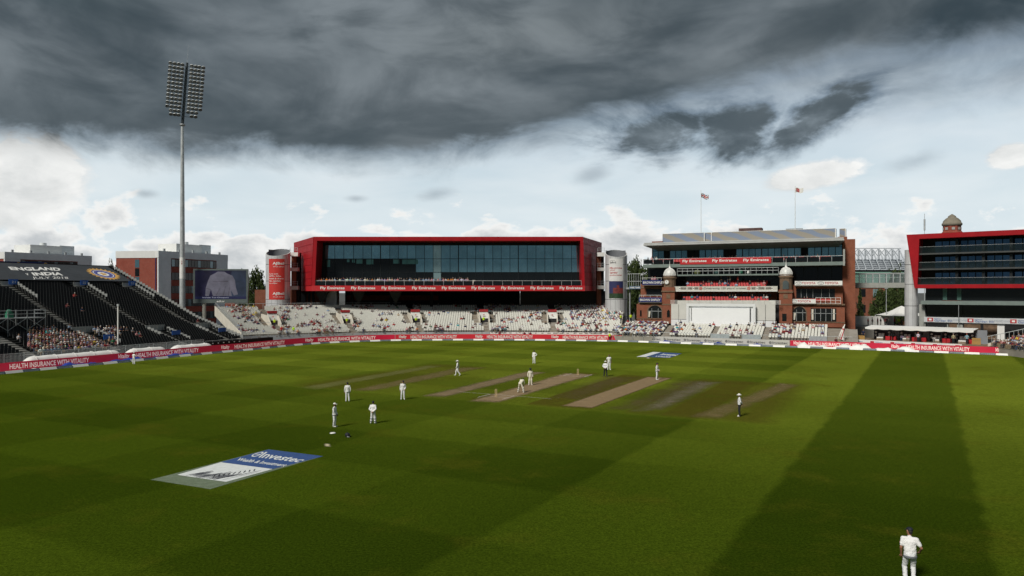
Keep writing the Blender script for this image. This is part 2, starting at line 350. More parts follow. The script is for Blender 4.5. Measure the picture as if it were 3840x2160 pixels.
SHW, SHR = 1.0, .07
def grass_mat():
    m = bpy.data.materials.new('outfield_grass'); m.use_nodes = True; T = NT(m.node_tree); b = T.n['Principled BSDF']
    co = T.add('ShaderNodeTexCoord').outputs['Object']; x, y, z = T.sep(co)
    pu = T.m('ADD', T.m('MULTIPLY', x, .467), T.m('MULTIPLY', y, .884)); pv = T.m('SUBTRACT', T.m('MULTIPLY', x, .884), T.m('MULTIPLY', y, .467))
    wob = T.m('MULTIPLY', T.m('SUBTRACT', T.noise(co, .35, 3), .5), .9)
    A = T.ss(T.m('SINE', T.m('MULTIPLY', T.m('ADD', T.m('ADD', T.m('SUBTRACT', pv, T.m('MULTIPLY', T.m('SUBTRACT', pu, 30.), .034)), wob), 5.8), math.pi/9)), -.10, .10)
    B = T.ss(T.m('SINE', T.m('MULTIPLY', T.m('ADD', T.m('ADD', pu, wob), -17.2), math.pi/7.9)), -.16, .16)
    right = T.ss(pv, -22., -6., .35, 1.)
    mow = T.m('ADD', T.m('MULTIPLY', T.m('MULTIPLY', A, right), .80), T.m('MULTIPLY', T.m('MULTIPLY', B, T.ss(pv, -18., -4., .36, .05)), 1.), clamp=True)
    patch = T.ss(T.noise(co, .05, 5, .6, .6), .32, .70)
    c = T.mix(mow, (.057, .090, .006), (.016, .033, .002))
    c = T.mix(T.m('MULTIPLY', T.ss(T.m('ADD', pu, T.m('MULTIPLY', wob, 9.)), 26., 84.), .88), c, T.mix(mow, (.212, .266, .028), (.076, .114, .010)))   # far sward painted lighter than near, standing in for cloud shade on the foreground
    c = T.mix(T.m('MULTIPLY', patch, .30), c, (.040, .062, .005))
    dry = T.ss(T.noise(co, .16, 6, .65), .50, .72, 0., .45); c = T.mix(dry, c, (.100, .098, .010))
    # the square: narrow strips rolled and worn to different degrees
    sq = T.m('MULTIPLY', T.m('MULTIPLY', T.ss(pu, 56.5, 58.5), T.ss(pu, 84.5, 82.5)), T.m('MULTIPLY', T.ss(pv, -58., -55.), T.ss(pv, -7., -10.)))
    sq = T.m('MULTIPLY', sq, T.ss(T.noise(co, .5, 4), .25, .5, .55, 1.))
    stripid = T.m('FLOOR', T.m('DIVIDE', T.m('ADD', pv, 33.6+1.52), 3.05))
    wn = T.add('ShaderNodeTexWhiteNoise', noise_dimensions='1D'); T.l.new(stripid, wn.inputs['W'])
    c = T.mix(T.m('MULTIPLY', sq, T.ss(wn.outputs[0], .1, .9, .15, .85)), c, (.090, .072, .014))
    fn = T.noise(co, 2.6, 5, .7); c = T.mix(T.ss(fn, .25, .8, 0., .5), c, (.022, .036, .003))
    fg = T.noise(T.xyz(T.m('MULTIPLY', x, 1.), y), 9., 4, .7); c = T.mix(1., c, T.mix(T.ss(fg, .30, .75), (.62, .66, .6), (1.5, 1.42, 1.3)), 'MULTIPLY')
    T.l.new(c, b.inputs['Base Color']); b.inputs['Roughness'].default_value = .9; b.inputs['Specular IOR Level'].default_value = .0
    b.inputs['Sheen Weight'].default_value = SHW; b.inputs['Sheen Roughness'].default_value = SHR; b.inputs['Sheen Tint'].default_value = (.62, .76, .03, 1)
    bp = T.add('ShaderNodeBump'); bp.inputs['Strength'].default_value = .5; bp.inputs['Distance'].default_value = .05
    T.l.new(T.m('ADD', T.noise(co, 14., 4, .7), T.m('MULTIPLY', fn, .6)), bp.inputs['Height']); T.l.new(bp.outputs[0], b.inputs['Normal'])
    return m
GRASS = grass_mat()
m = MB(); m.add([(-2500, -400, -.03), (2500, -400, -.03), (2500, 4500, -.03), (-2500, 4500, -.03)], [(0, 1, 2, 3)])
tag(m.build('ground', M('tarmac_ground', (.075, .078, .075), .9, 0, .25, .05)), kind='structure')
OF = ROPE_P.offset(4.5)
poly = [tuple(p) for p in OF.p]+[(112, 50), (108, 10), (80, -6), (-78, -6), (-84, 20)]
m = MB(); m.add([(p[0], p[1], 0) for p in poly][::-1], [tuple(range(len(poly)))])
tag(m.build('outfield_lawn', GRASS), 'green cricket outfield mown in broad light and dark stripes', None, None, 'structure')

def soft_mat(name, col, col2, core=.95, edge=.25, nscale=.7, grain=.5):
    m = bpy.data.materials.new(name); m.use_nodes = True; T = NT(m.node_tree); b = T.n['Principled BSDF']; out = T.n['Material Output']
    tc = T.add('ShaderNodeTexCoord'); u, v, _ = T.sep(tc.outputs['UV']); co = tc.outputs['Object']
    du = T.m('SUBTRACT', .5, T.m('ABSOLUTE', T.m('SUBTRACT', u, .5))); dv = T.m('SUBTRACT', .5, T.m('ABSOLUTE', T.m('SUBTRACT', v, .5)))
    n = T.m('SUBTRACT', T.noise(co, nscale, 6, .7, .4), .5)
    # edges fade over a share of the strip's width
    k = T.m('MINIMUM', T.m('MULTIPLY', T.ss(T.m('ADD', du, T.m('MULTIPLY', n, edge*.30)), 0., max(.012, edge*.25)), 1.), T.ss(T.m('ADD', dv, T.m('MULTIPLY', n, edge*.9)), 0., max(.03, edge)))
    al = T.m('MULTIPLY', k, T.m('ADD', core, T.m('MULTIPLY', n, grain*2.), clamp=True), clamp=True)
    c = T.mix(T.ss(T.noise(co, nscale*1.6, 6, .7), .3, .7), col, col2)
    c = T.mix(T.ss(T.noise(co, 4., 6, .75), .38, .72, 0., .6), c, tuple(q*.62 for q in col)); c = T.mix(T.ss(T.noise(co, 1.3, 5, .7, .6), .56, .72, 0., .55), c, tuple(min(1, q*1.45) for q in col))
    T.l.new(c, b.inputs['Base Color']); b.inputs['Roughness'].default_value = .9; b.inputs['Specular IOR Level'].default_value = .15
    b.inputs['Sheen Weight'].default_value = .25; b.inputs['Sheen Roughness'].default_value = .3; b.inputs['Sheen Tint'].default_value = (.6, .5, .3, 1)
    tr = T.add('ShaderNodeBsdfTransparent'); mx = T.add('ShaderNodeMixShader')
    T.l.new(al, mx.inputs[0]); T.l.new(tr.outputs[0], mx.inputs[1]); T.l.new(b.outputs[0], mx.inputs[2]); T.l.new(mx.outputs[0], out.inputs[0])
    return m
def sheet(name, quad, mat, z, label, kind='structure', parent=None):
    m = MB(); n = 12; q = [np.array(p[:2]) for p in quad]; uv = []
    for i in range(n+1):
        for j in range(5):
            u, v = i/n, j/4; p = (q[0]*(1-v)+q[1]*v)*(1-u)+(q[3]*(1-v)+q[2]*v)*u; m.v.append((p[0], p[1], z)); uv.append((u, v))
    for i in range(n):
        for j in range(4): m.f.append([i*5+j, i*5+j+1, (i+1)*5+j+1, (i+1)*5+j]); m.mi.append(0); m.sm.append(False)
    o = m.build(name, mat, parent); me = o.data
    ul = me.uv_layers.new(name='UVMap')
    for lp in me.loops: ul.data[lp.index].uv = uv[lp.vertex_index]
    if kind: tag(o, label, None, None, kind)
    return o
STRIP_TAN = soft_mat('worn_clay', (.300, .215, .125), (.255, .180, .100), .95, .26, .8, .35)
STRIP_NEW = soft_mat('fresh_clay', (.285, .200, .110), (.245, .170, .090), .95, .14, .8, .1)
STRIP_DUST = soft_mat('dusty_strip', (.225, .190, .140), (.165, .140, .080), .5, .5, .6, .55)
STRIP_FAINT = soft_mat('faint_strip', (.215, .160, .065), (.175, .135, .048), .58, .38, .5, .5)
STRIP_PALE = soft_mat('pale_grass_strip', (.21, .215, .06), (.19, .195, .05), .5, .35, .5, .3)
def gq(i, *pts): return [G(*S(i, *p)) for p in pts]
# quads: near-left, near-right, far-right, far-left
sheet('cricket_pitch', [G(*S(6, 1380, 588)), G(*S(6, 1740, 596)), G(*S(7, 1150, 316)), G(*S(7, 800, 303))], STRIP_TAN, .010, 'bare clay match pitch between the two wickets')
sheet('unused_pitch_strip', gq(7, (765, 626), (1085, 650), (1868, 354), (1612, 341)), STRIP_NEW, .010, 'clean edged clay strip beside the match pitch')
sheet('dusty_pitch_strip', gq(7, (1400, 690), (1790, 672), (2400, 388), (2070, 380)), STRIP_DUST, .010, 'dusty grey worn strip at the far side of the square')
sheet('used_pitch_strip', gq(6, (930, 534), (1195, 549), (2230, 296), (1980, 286)), STRIP_TAN if False else soft_mat('older_clay', (.250, .180, .105), (.200, .150, .080), .85, .35, .6, .4), .010, 'older brown strip behind the fielder in dark cap')
sheet('faint_pitch_strip', gq(6, (230, 478), (500, 492), (1640, 252), (1340, 245)), STRIP_FAINT, .010, 'faint brown strip across the grass behind the slip fielders')
sheet('pale_grass_strip', gq(6, (-260, 452), (-60, 480), (1230, 236), (1060, 226)), STRIP_PALE, .010, 'pale strip at the edge of the square')
sheet('brown_grass_strip', [G(2560, 1565), G(2700, 1580), G(3020, 1440), G(2920, 1434)], STRIP_FAINT, .010, 'brownish strip beside the square leg umpire')
sheet('worn_grass_patch', gq(7, (600, 560), (1000, 575), (1700, 345), (1100, 325)), soft_mat('brown_turf', (.130, .090, .030), (.105, .082, .022), .45, .5, .4, .5), .006, 'browned turf between the two clay strips')
sheet('worn_turf_patch', gq(7, (1150, 660), (1500, 690), (2350, 380), (1900, 360)), soft_mat('brown_turf_two', (.120, .084, .030), (.100, .078, .022), .45, .5, .4, .5), .006, 'browned turf around the dusty strip')
sheet('foot_mark', [G(1215, 1674), G(1245, 1676), G(1240, 1665), G(1212, 1664)], soft_mat('sawdust', (.62, .55, .38), (.55, .48, .3), .95, .5, 1.2, .5), .012, 'pale sawdust patch on the grass by the blue painted logo')
sheet('sawdust_mark', [G(2420, 1344), G(2442, 1345), G(2436, 1340), G(2424, 1340)], soft_mat('sawdust_two', (.62, .55, .42), (.5, .42, .3), .9, .4, 1.2, .3), .012, 'pale sawdust patch beside the far painted logo')
# creases: white lines painted in the strip's own axes
CREASE = M('crease_paint', (.62, .56, .50), .8, 0, .2, 2)
A_W, B_W = G(1860, 1488), G(2167, 1407)
pd = (B_W-A_W); pd.z = 0; pd.normalize(); pn = Vector((pd.y, -pd.x, 0))
for base, sg, nm in ((A_W, 1, 'near'), (B_W, -1, 'far')):
    m = MB()
    def bar(a0, a1, b0, b1):
        q = [base+pd*(sg*a)+pn*b for a, b in ((a0, b0), (a0, b1), (a1, b1), (a1, b0))]
        if sg < 0: q = q[::-1]
        m.add([(p.x, p.y, .016) for p in q][::-1], [(0, 1, 2, 3)])
    bar(-.03, .03, -1.32, 1.32); bar(1.19, 1.26, -1.9, 1.9)
    for s_ in (-1, 1): bar(-1.2, 1.18, s_*1.32-.04, s_*1.32+.04)
    if nm == 'near': bar(1.20, 1.25, 1.9, 5.2); bar(1.20, 1.25, -5.0, -1.9)
    tag(m.build('crease_marking', CREASE), 'white popping and return crease lines at the %s wicket' % ('nearer' if nm == 'near' else 'farther'), None, None, 'structure')
# wickets
STUMP = M('ash_stump', (.66, .50, .28), .5, 0, .1, 6)
for base, lab in ((A_W, 'wooden wicket standing in front of the bending batsman'), (B_W, 'wooden wicket at the far end of the clay pitch')):
    r = empty('wicket', (base.x, base.y, 0), math.atan2(pn.y, pn.x)); tag(r, lab, 'wicket', 'wickets on the pitch')
    for k in (-1, 0, 1):
        m = MB(); m.cyl((k*.095, 0, 0), (k*.095, 0, .711), .019, .019, 8); m.build('stump', STUMP, r)
    for k in (-1, 1):
        m = MB(); m.cyl((k*.048-.05, 0, .722), (k*.048+.05, 0, .722), .011, .011, 6); m.build('bail', STUMP, r)

# ------------------------------------------------------------------ painted logos on the grass
PAINT_W = M('white_turf_paint', (.68, .72, .72), .85, 0, .12, 3, fine=.3)
PAINT_B = M('blue_turf_paint', (.028, .075, .23), .85, 0, .18, 3, fine=.3)
PAINT_G = soft_mat('thin_turf_paint', (.27, .33, .25), (.22, .29, .20), .62, .02, 2., .3)
PAINT_K = M('black_turf_paint', (.07, .075, .09), .85, 0, .2, 3)
def bil(q): return lambda u, v, z=.02: tuple(np.array(q[0][:2])*(1-u)*(1-v)+np.array(q[1][:2])*u*(1-v)+np.array(q[2][:2])*u*v+np.array(q[3][:2])*(1-u)*v)+(z,)
root = empty('painted_logo', tuple(G(888, 1760))); tag(root, 'large painted blue and white sponsor logo on the near grass', 'logo')
rl = root.location.copy()
def at_root(o): o.matrix_parent_inverse = Matrix.Translation(-rl); return o
at_root(sheet('paint_border', gq(8, (185, 627), (905, 742), (2248, 350), (1590, 266)), PAINT_G, .010, '', None, root))
wq = gq(8, (517, 570), (1090, 653), (1643, 501), (1030, 422)); bq = gq(8, (1030, 421), (1643, 502), (2235, 350), (1592, 271))
for nm, q, mt in (('white_field', wq, PAINT_W), ('blue_field', bq, PAINT_B)):
    m = MB(); m.add([(p.x, p.y, .015) for p in q][::-1], [(0, 1, 2, 3)]); f_ = at_root(m.build(nm, mt, root))
    if nm == 'blue_field':
        at_root(lettering('Investec', bil(gq(8, (1470, 366), (1930, 424), (2068, 382), (1560, 300))), PAINT_W, root, .02))
        at_root(lettering('Wealth & Investment', bil(gq(8, (1205, 402), (1770, 474), (1835, 447), (1262, 370))), PAINT_W, root, .02))
        mk = bil(gq(8, (1362, 352), (1450, 362), (1562, 300), (1480, 300)))
        m = MB(); ring = lambda r, z=.02: [mk(.5+r*math.cos(t*math.pi/12), .5+r*math.sin(t*math.pi/12), z) for t in range(24)]
        m.add(ring(.5)+ring(.36), [(i, (i+1) % 24, (i+1) % 24+24, i+24) for i in range(24)])
        m.add([mk(.05, .45, .021), mk(.95, .45, .021), mk(.95, .57, .021), mk(.05, .57, .021)], [(0, 1, 2, 3)]); at_root(m.build('ring_emblem', PAINT_W, root))
        
    else:
        # zebra drawn as stripes lying along the lower edge of the white field
        mk = bil(wq); m = MB(); rr = random.Random(3)
        def stroke(pts, w):
            n = len(pts); L = []
            for i, (u, v) in enumerate(pts):
                a = pts[max(0, i-1)]; b = pts[min(n-1, i+1)]; dx, dy = b[0]-a[0], b[1]-a[1]; l = math.hypot(dx, dy) or 1
                ww = w*(math.sin(math.pi*(i+.35)/(n-.3))**.7); L.append((u-dy/l*ww, v+dx/l*ww)); L.append((u+dy/l*ww, v-dx/l*ww))
            m.add([mk(*p, .019) for p in L], [(2*i, 2*i+1, 2*i+3, 2*i+2) for i in range(n-1)])
        for k in range(11):       # flank and mane
            u0 = .16+k*.058; h = .30+.10*math.sin(k*1.3)+.02*k
            stroke([(u0+.015*j, .02+h*j/5+.03*math.sin(j*1.4+k)) for j in range(6)], .018+.006*(k % 3))
        for k in range(9):        # neck and muzzle
            u0 = .62+.03*k; v0 = .12+.085*k*.9
            stroke([(u0-.02*j, v0+.035*j+.01*math.sin(j+k)) for j in range(5)], .012)
        stroke([(.60, .02), (.72, .10), (.80, .26), (.86, .48), (.90, .72), (.93, .82)], .013); stroke([(.86, .06), (.88, .20), (.90, .38), (.94, .55), (.955, .70)], .007)
        at_root(m.build('striped_animal_drawing', PAINT_K, root))
root = empty('painted_logo', tuple(G(2470, 1333))); tag(root, 'small far painted logo with white bars and blue panel beyond the bowler', 'logo'); rl = root.location.copy()
for nm, q, mt in (('white_field', gq(7, (1512, 150), (1670, 103), (1755, 106), (1620, 152)), PAINT_W), ('blue_field', gq(7, (1640, 153), (1775, 108), (1950, 118), (1830, 160)), PAINT_B)):
    m = MB(); m.add([(p.x, p.y, .015) for p in q], [(0, 1, 2, 3)]); at_root(m.build(nm, mt, root))
at_root(lettering('Investec', bil(gq(7, (1735, 133), (1890, 142), (1930, 126), (1775, 118))), PAINT_W, root, .03)); at_root(lettering('Wealth', bil(gq(7, (1680, 148), (1830, 158), (1855, 148), (1705, 140))), PAINT_W, root, .03))
m = MB(); q = gq(7, (1600, 150), (1630, 151), (1770, 108), (1745, 106)); m.add([(p.x, p.y, .019) for p in q], [(0, 1, 2, 3)]); at_root(m.build('stripe', PAINT_B, root))

# ------------------------------------------------------------------ boundary wedges
def wedge_mesh(L, name, mats):
    m = MB(); n = 1
    m.hexa([(-L/2, -.22, 0), (L/2, -.22, 0), (L/2, .22, 0), (-L/2, .22, 0)], [(-L/2+.02, -.05, .30), (L/2-.02, -.05, .30), (L/2-.02, .05, .30), (-L/2+.02, .05, .30)])
    return m.mesh(name, mats)
wm = wedge_mesh(2.06, 'white_wedge', WHITE); dm = wedge_mesh(2.06, 'dark_wedge', M('slate_foam', (.09, .12, .16), .6, 0, .25, 2))
tm = MB()
for k in range(7): tm.box(-.85+k*.25, -.68+k*.25, -.232, -.205, .085, .15)
dlet = tm.mesh('print', M('slate_foam_print', (.45, .48, .50), .6, 0, .2, 3))
def wedge_place(x):
    for lim, s_ in ((420, 'before the curved red board near the covers'), (860, 'before the curved red board past the covers'), (1481, 'where the red board meets the white seats'), (1900, 'before the straight red board, pavilion side excluded'), (2333, 'before the straight red board nearer the pavilion'), (2650, 'before the pale grey board, clock tower half'), (2961, 'before the pale grey board, plain tower half'), (3450, 'before the heaped white sheet'), (9999, 'before the red board below the hotel')):
        if x < lim: return s_.replace(', pavilion side excluded', ' away from the pavilion')
q = 12.; i = 0
while q < ROPE_P.len-8:
    p = ROPE_P.at(q); x, _ = proj((p[0], p[1], 0))
    if -60 < x < 3900:
        t = ROPE_P.tan(q); rz = math.atan2(t[1], t[0])
        o = link('boundary_wedge', wm if i % 2 == 0 else dm, None, (p[0], p[1], 0), rz)
        if i % 2 == 0: tag(o, 'white foam boundary wedge '+wedge_place(x), 'boundary wedge', 'white boundary wedges')
        else:
            tag(o, 'slate coloured printed foam wedge '+wedge_place(x), 'boundary wedge', 'dark boundary wedges'); link('print_band', dlet, o)
    q += 2.1; i += 1

# ------------------------------------------------------------------ advertising boards
BH = 1.08
def board(x0, x1, mat, label, z0=.06):
    s0, s1 = BOARD_P.s_at_px(x0), BOARD_P.s_at_px(x1); n = max(2, int((s1-s0)/1.2)); m = MB()
    ring = []
    for i in range(n+1):
        q = s0+(s1-s0)*i/n; p = BOARD_P.at(q); o = BOARD_P.out(q)
        ring.append([(p[0], p[1], z0), (p[0]+o[0]*.05, p[1]+o[1]*.05, z0+BH), (p[0]+o[0]*.35, p[1]+o[1]*.35, z0+BH-.03), (p[0]+o[0]*.45, p[1]+o[1]*.45, 0)])
    vs_ = [p for r_ in ring for p in r_]
    m.add(vs_, [(4*i+j, 4*i+4+j, 4*i+4+(j+1) % 4, 4*i+(j+1) % 4) for i in range(n) for j in range(4)]+[(0, 1, 2, 3), (4*n+3, 4*n+2, 4*n+1, 4*n)])
    o = m.build('advertising_board', mat); tag(o, label, 'advertising board', 'advertising boards around the boundary'); return o
def board_text(txt, x0, x1, mat, par, zf=(.20, .80), bold=.02, shear=0., name='lettering'):
    s0, s1 = BOARD_P.s_at_px(x0), BOARD_P.s_at_px(x1)
    def mp(u, v):
        q = s0+(s1-s0)*u; p = BOARD_P.at(q); o = BOARD_P.out(q); z = zf[0]+(zf[1]-zf[0])*v; k = .05*(z*BH)/BH-.02
        return (p[0]+o[0]*k, p[1]+o[1]*k, .06+z*BH)
    return lettering(txt, mp, mat, par, bold, shear, name)
HI = 'HEALTH INSURANCE WITH VITALITY'
b1 = board(-120, 1481, LED_RED, 'long red health insurance board curving past the black stand')
b2 = board(1483, 2333, M('board_red_bright', (.52, .016, .030), .5, 0, .08, .25, emit=.15), 'straight red health insurance board below the white seats')
b3 = board(2335, 2961, M('board_pale_grey', (.52, .51, .47), .55, 0, .06, .4), 'pale grey board in front of the brick pavilion')
b4 = board(2963, 3990, LED_RED, 'red health insurance board in front of the hospitality booths')
for par, x0, x1 in ((b1, 36, 334), (b1, 512, 745), (b1, 880, 1068), (b1, 1193, 1409), (b2, 1540, 1713), (b2, 1826, 1998), (b2, 2110.6, 2280), (b4, 3031, 3249.5), (b4, 3399, 3636), (b4, 3796, 3990)):
    board_text(HI, x0, x1, LETTER_P if par is not b2 else LETTER, par)
for par, x0, x1 in ((b1, 444, 486), (b1, 830, 861.5), (b1, 1145, 1176), (b2, 1496, 1525), (b2, 1782.6, 1810.6), (b2, 2068, 2096), (b4, 2976, 3010), (b4, 3342, 3373), (b4, 3733.5, 3773)):
    board_text('Vitality', x0, x1, LETTER_P if par is not b2 else LETTER, par, (.14, .86), .02, .35)
for x in (2341.9, 2413.8, 2487.6, 2563.2, 2640.6, 2718.9, 2800.9, 2883.8):
    w_ = 58+8*(x-2340)/540
    board_text('Investec', x+13, x+w_+4, LETTER_D, b3, (.30, .72), .012)
    s0 = BOARD_P.s_at_px(x+5); m = MB(); R1, R2 = .23, .16; vs_ = []
    for R_ in (R1, R2):
        for t in range(16):
            q = s0+R_*math.cos(t*math.pi/8); p = BOARD_P.at(q); o = BOARD_P.out(q); vs_.append((p[0]-o[0]*.006, p[1]-o[1]*.006, .06+.54+R_*math.sin(t*math.pi/8)))
    m.add(vs_, [(i, (i+1) % 16, (i+1) % 16+16, i+16) for i in range(16)])
    for dz0, dz1, da in ((-.025, .025, .16), (-.16, .16, .025)):
        pp = []
        for sa, sz in ((-1, dz0), (1, dz0), (1, dz1), (-1, dz1)):
            p = BOARD_P.at(s0+sa*da); o = BOARD_P.out(s0); pp.append((p[0]-o[0]*.008, p[1]-o[1]*.008, .60+sz))
        m.add(pp, [(0, 1, 2, 3)])
    m.build('ring_emblem', LETTER_D, b3)
# blue and white tarpaulins pushed against the boards, long white cover behind them
def tarp(x0, x1, off, w, h, mat, name, label, cat, seed, mx=None, path=ROPE_P):
    s0, s1 = path.s_at_px(x0), path.s_at_px(x1); n = int((s1-s0)/.5); r = random.Random(seed); m = MB(); k = 6; ph = [r.uniform(0, 6) for _ in range(6)]
    for i in range(n+1):
        q = s0+(s1-s0)*i/n; p = path.at(q); o = path.out(q); e = min(1, i/4, (n-i)/4)
        hh = h*(.5+.25*math.sin(q*.7+ph[0])+.18*math.sin(q*1.9+ph[1])+.12*math.sin(q*3.7+ph[2]))*max(.1, e)
        for j in range(k+1):
            t = j/k; z = hh*math.sin(math.pi*t)**.8*(1+.15*math.sin(q*5+j*2)); d = off+w*t+.06*math.sin(q*2.3+j+ph[3])
            m.v.append((p[0]+o[0]*d, p[1]+o[1]*d, max(0, z)+.005))
    for i in range(n):
        for j in range(k): a = i*(k+1)+j; m.f.append([a, a+k+1, a+k+2, a+1]); m.mi.append(0); m.sm.append(True)
    return tag(m.build(name, mat), label, cat)
tarp(210, 770, .7, 1.1, .55, TARP_B, 'blue_tarpaulin', 'rumpled blue tarpaulin lying along the foot of the curved red board', 'tarpaulin', 1)
tarp(2440, 2900, .5, 1.2, .45, TARP_B, 'blue_tarpaulin', 'rumpled blue tarpaulin along the foot of the pale grey board', 'tarpaulin', 2)
tarp(2968, 3446, .45, 1.2, 1.05, TARP_W, 'white_sheet', 'heaped white sheet in front of the red board by the pavilion', 'sheet', 3)
tarp(30, 210, .5, 1.1, .45, TARP_W, 'white_sheet', 'flat white sheet below the red board at the picture edge', 'sheet', 4)
# arched white covers parked behind the left board
cov = BOARD_P.offset(.9); 
for ci, (x0, x1, hh, lab) in enumerate(((84, 470, 1.55, 'longest arched white ground cover behind the red board, nearest to camera'), (474, 640, 1.50, 'arched white ground cover in the middle of the parked row'), (644, 812, 1.45, 'arched white ground cover at the far end of the parked row'))):
    s0, s1 = cov.s_at_px(x0), cov.s_at_px(x1); n = int((s1-s0)/.4); m = MB(); k = 10
    for i in range(n+1):
        q = s0+(s1-s0)*i/n; p = cov.at(q); o = cov.out(q); e0 = min(1, max(.02, i/n*(s1-s0)/1.8)); e1 = min(1, max(.02, (n-i)/n*(s1-s0)/1.2))
        hq = hh*min(math.sin(e0*math.pi/2), math.sin(e1*math.pi/2)**.6)*(.96+.04*abs(math.sin(q*math.pi/2.6)))
        for j in range(k+1):
            t = math.pi*j/k; m.v.append((p[0]+o[0]*(.95-.95*math.cos(t)), p[1]+o[1]*(.95-.95*math.cos(t)), max(0., hq*math.sin(t)**.7)+.004))
    for i in range(n):
        for j in range(k): a = i*(k+1)+j; m.f.append([a, a+k+1, a+k+2, a+1]); m.mi.append(0); m.sm.append(True)
    o_ = m.build('ground_cover', TARP_W); tag(o_, lab, 'ground cover', 'arched white ground covers')
    qq = s0+2.
    while qq < s1-1:
        m = MB(); p = cov.at(qq); o = cov.out(qq); pts = [(p[0]+o[0]*(.95-.985*math.cos(math.pi*j/10)), p[1]+o[1]*(.95-.985*math.cos(math.pi*j/10)), hh*1.01*math.sin(math.pi*j/10)**.7+.02) for j in range(11)]
        for a, b in zip(pts, pts[1:]): m.cyl(a, b, .03, .03, 5, caps=False)
        m.build('hoop', WHITE, o_); qq += 2.6
# ------------------------------------------------------------------ seats
def seat_mb(w=.46):
    m = MB(); h = w/2
    m.hexa([(-h, .10, .36), (h, .10, .36), (h, .17, .36), (-h, .17, .36)], [(-h+.03, .20, .86), (h-.03, .20, .86), (h-.03, .25, .84), (-h+.03, .25, .84)])
    for k in (1, 3, 5): m.mi[k] = 1
    m.hexa([(-h+.01, -.18, .42), (h-.01, -.18, .42), (h-.01, .12, .38), (-h+.01, .12, .38)], [(-h+.01, -.20, .47), (h-.01, -.20, .47), (h-.01, .12, .43), (-h+.01, .12, .43)])
    m.box(-.03, .03, .06, .12, 0, .40); return m
SEATM = seat_mb()
def seat_set(stand, name, seats, mat, keep=300, label=None):
    """seats: list of (x, y, z, rz) in the stand's own space; the largest in view become parts, the rest one mass"""
    def size(s_):
        p = stand.matrix_world @ Vector(s_[:3]); return -p.length
    seats = sorted(seats, key=size, reverse=True)
    rim = M('seat_edge_highlight', (.11, .115, .115), .5) if mat is BLACK else mat  # black seats: paler edges paint in highlights and the light steel gaps
    me = SEATM.mesh(name, [mat, rim])
    for x, y, z, rz in seats[:keep]: link(name, me, stand, (x, y, z), rz)
    rest = seats[keep:]
    if rest:
        V = np.array(SEATM.v); nF = SEATM.f; out = []
        for x, y, z, rz in rest:
            c, s_ = math.cos(rz), math.sin(rz); out.append(np.stack([V[:, 0]*c-V[:, 1]*s_+x, V[:, 0]*s_+V[:, 1]*c+y, V[:, 2]+z], 1))
        out = np.concatenate(out); n = len(V); faces = [[k*n+i for i in f] for k in range(len(rest)) for f in nF]
        bm = bpy.data.meshes.new(name+'_rows'); bm.from_pydata(out.tolist(), [], faces); bm.materials.append(mat); bm.materials.append(rim); bm.polygons.foreach_set('material_index', SEATM.mi*len(rest)); bm.update()
        o = link(name+'_rows', bm, stand); o['kind'] = 'stuff'
ALLSEATS = []      # (stand id, world position, rz)

# ------------------------------------------------------------------ black temporary stand (left)
BC = Vector((-48.9, 132.3)); BU = Vector((-.417, -.909)); BT = Vector((-.909, .417))   # BU runs towards the camera, BT up the rake
BRZ = math.atan2(.909, .417)           # rows run along; seats look along -BT
def bz(t): return 1.0+.30*min(t, 11.6)+.42*max(0, t-11.6)
def bw(b, t, z=0.): p = BC+BU*b+BT*t; return Vector((p.x, p.y, z))
bs = empty('black_grandstand', (BC.x, BC.y, 0), BRZ); tag(bs, 'large black seated temporary grandstand with England v India banner', 'grandstand')
bpy.context.view_layer.update()
def bl(b, t, z): return (-b, t, z)      # stand space: x = -b (towards field end), y = t up the rake
ROWS = [.5+.8*i for i in range(43)]
AISLES = [(3.0, .85), (12.8, .85), (25.2, .85), (37.6, .85), (50., .85)]
BMAX = 66.
VOMS = [(12.8-.4, 4.4, 6.8), (3.0-.6, 4.4, 6.8), (25.2-.4, 4.4, 7.6), (37.6, 4.4, 7.)]
def in_gap(b, t):
    for a, h in AISLES:
        if abs(b-a) < h: return True
    for a, t0, t1 in VOMS:
        if a-1.5 < b < a+1.9 and t0 < t < t1+1.6: return True
    if 24.6 < t < 27.4 and any(a-.2 < b+0 < a+2.6 for a, _ in AISLES[:3]): return True
    return False
def b_left(t):                            # the stand runs out of the picture: seats are set a little past the frame
    p0 = bw(0, t); num = -p0.x-.735*p0.y; b = (p0.x+.735*p0.y)/(-BU.x-.735*BU.y); return max(4., min(BMAX, b))
m = MB()
for t in ROWS:
    z = bz(t); L = b_left(t)+2
    m.box(-L, 0, t-.4, t+.40, z-.25, z)
m.build('terrace_deck', DECK, bs)
m = MB(); L0 = b_left(0)+3; L1 = b_left(34)+3    # side and under-structure
m.add([bl(0, .1, 0), bl(0, 34.9, 0), bl(0, 34.9, bz(34.9)), bl(0, 11.6, bz(11.6)), bl(0, .1, bz(0)-.05)], [(0, 1, 2, 3, 4)])
m.add([bl(0, 34.9, 0), bl(L1, 34.9, 0), bl(L1, 34.9, bz(34.9)+.9), bl(0, 34.9, bz(34.9)+.9)], [(0, 1, 2, 3)])
m.add([bl(0, .1, 0), bl(0, .1, .95), bl(L0, .1, .95), bl(L0, .1, 0)], [(0, 1, 2, 3)])
m.build('side_sheeting', M('black_sheeting', (.02, .02, .022), .7, 0, .2, 1), bs)
for a, h in AISLES:                        # stair flights
    m = MB()
    for t in ROWS:
        if a > b_left(t)+1: continue
        z = bz(t); dz = bz(t+.8)-z
        m.box(-a-h+.05, -a+h-.05, t-.4, t, z, z+.02); m.box(-a-h+.05, -a+h-.05, t, t+.4, z+dz/2-.12, z+dz/2)
    if m.v: m.build('stair_flight', TREAD, bs)
seats = []
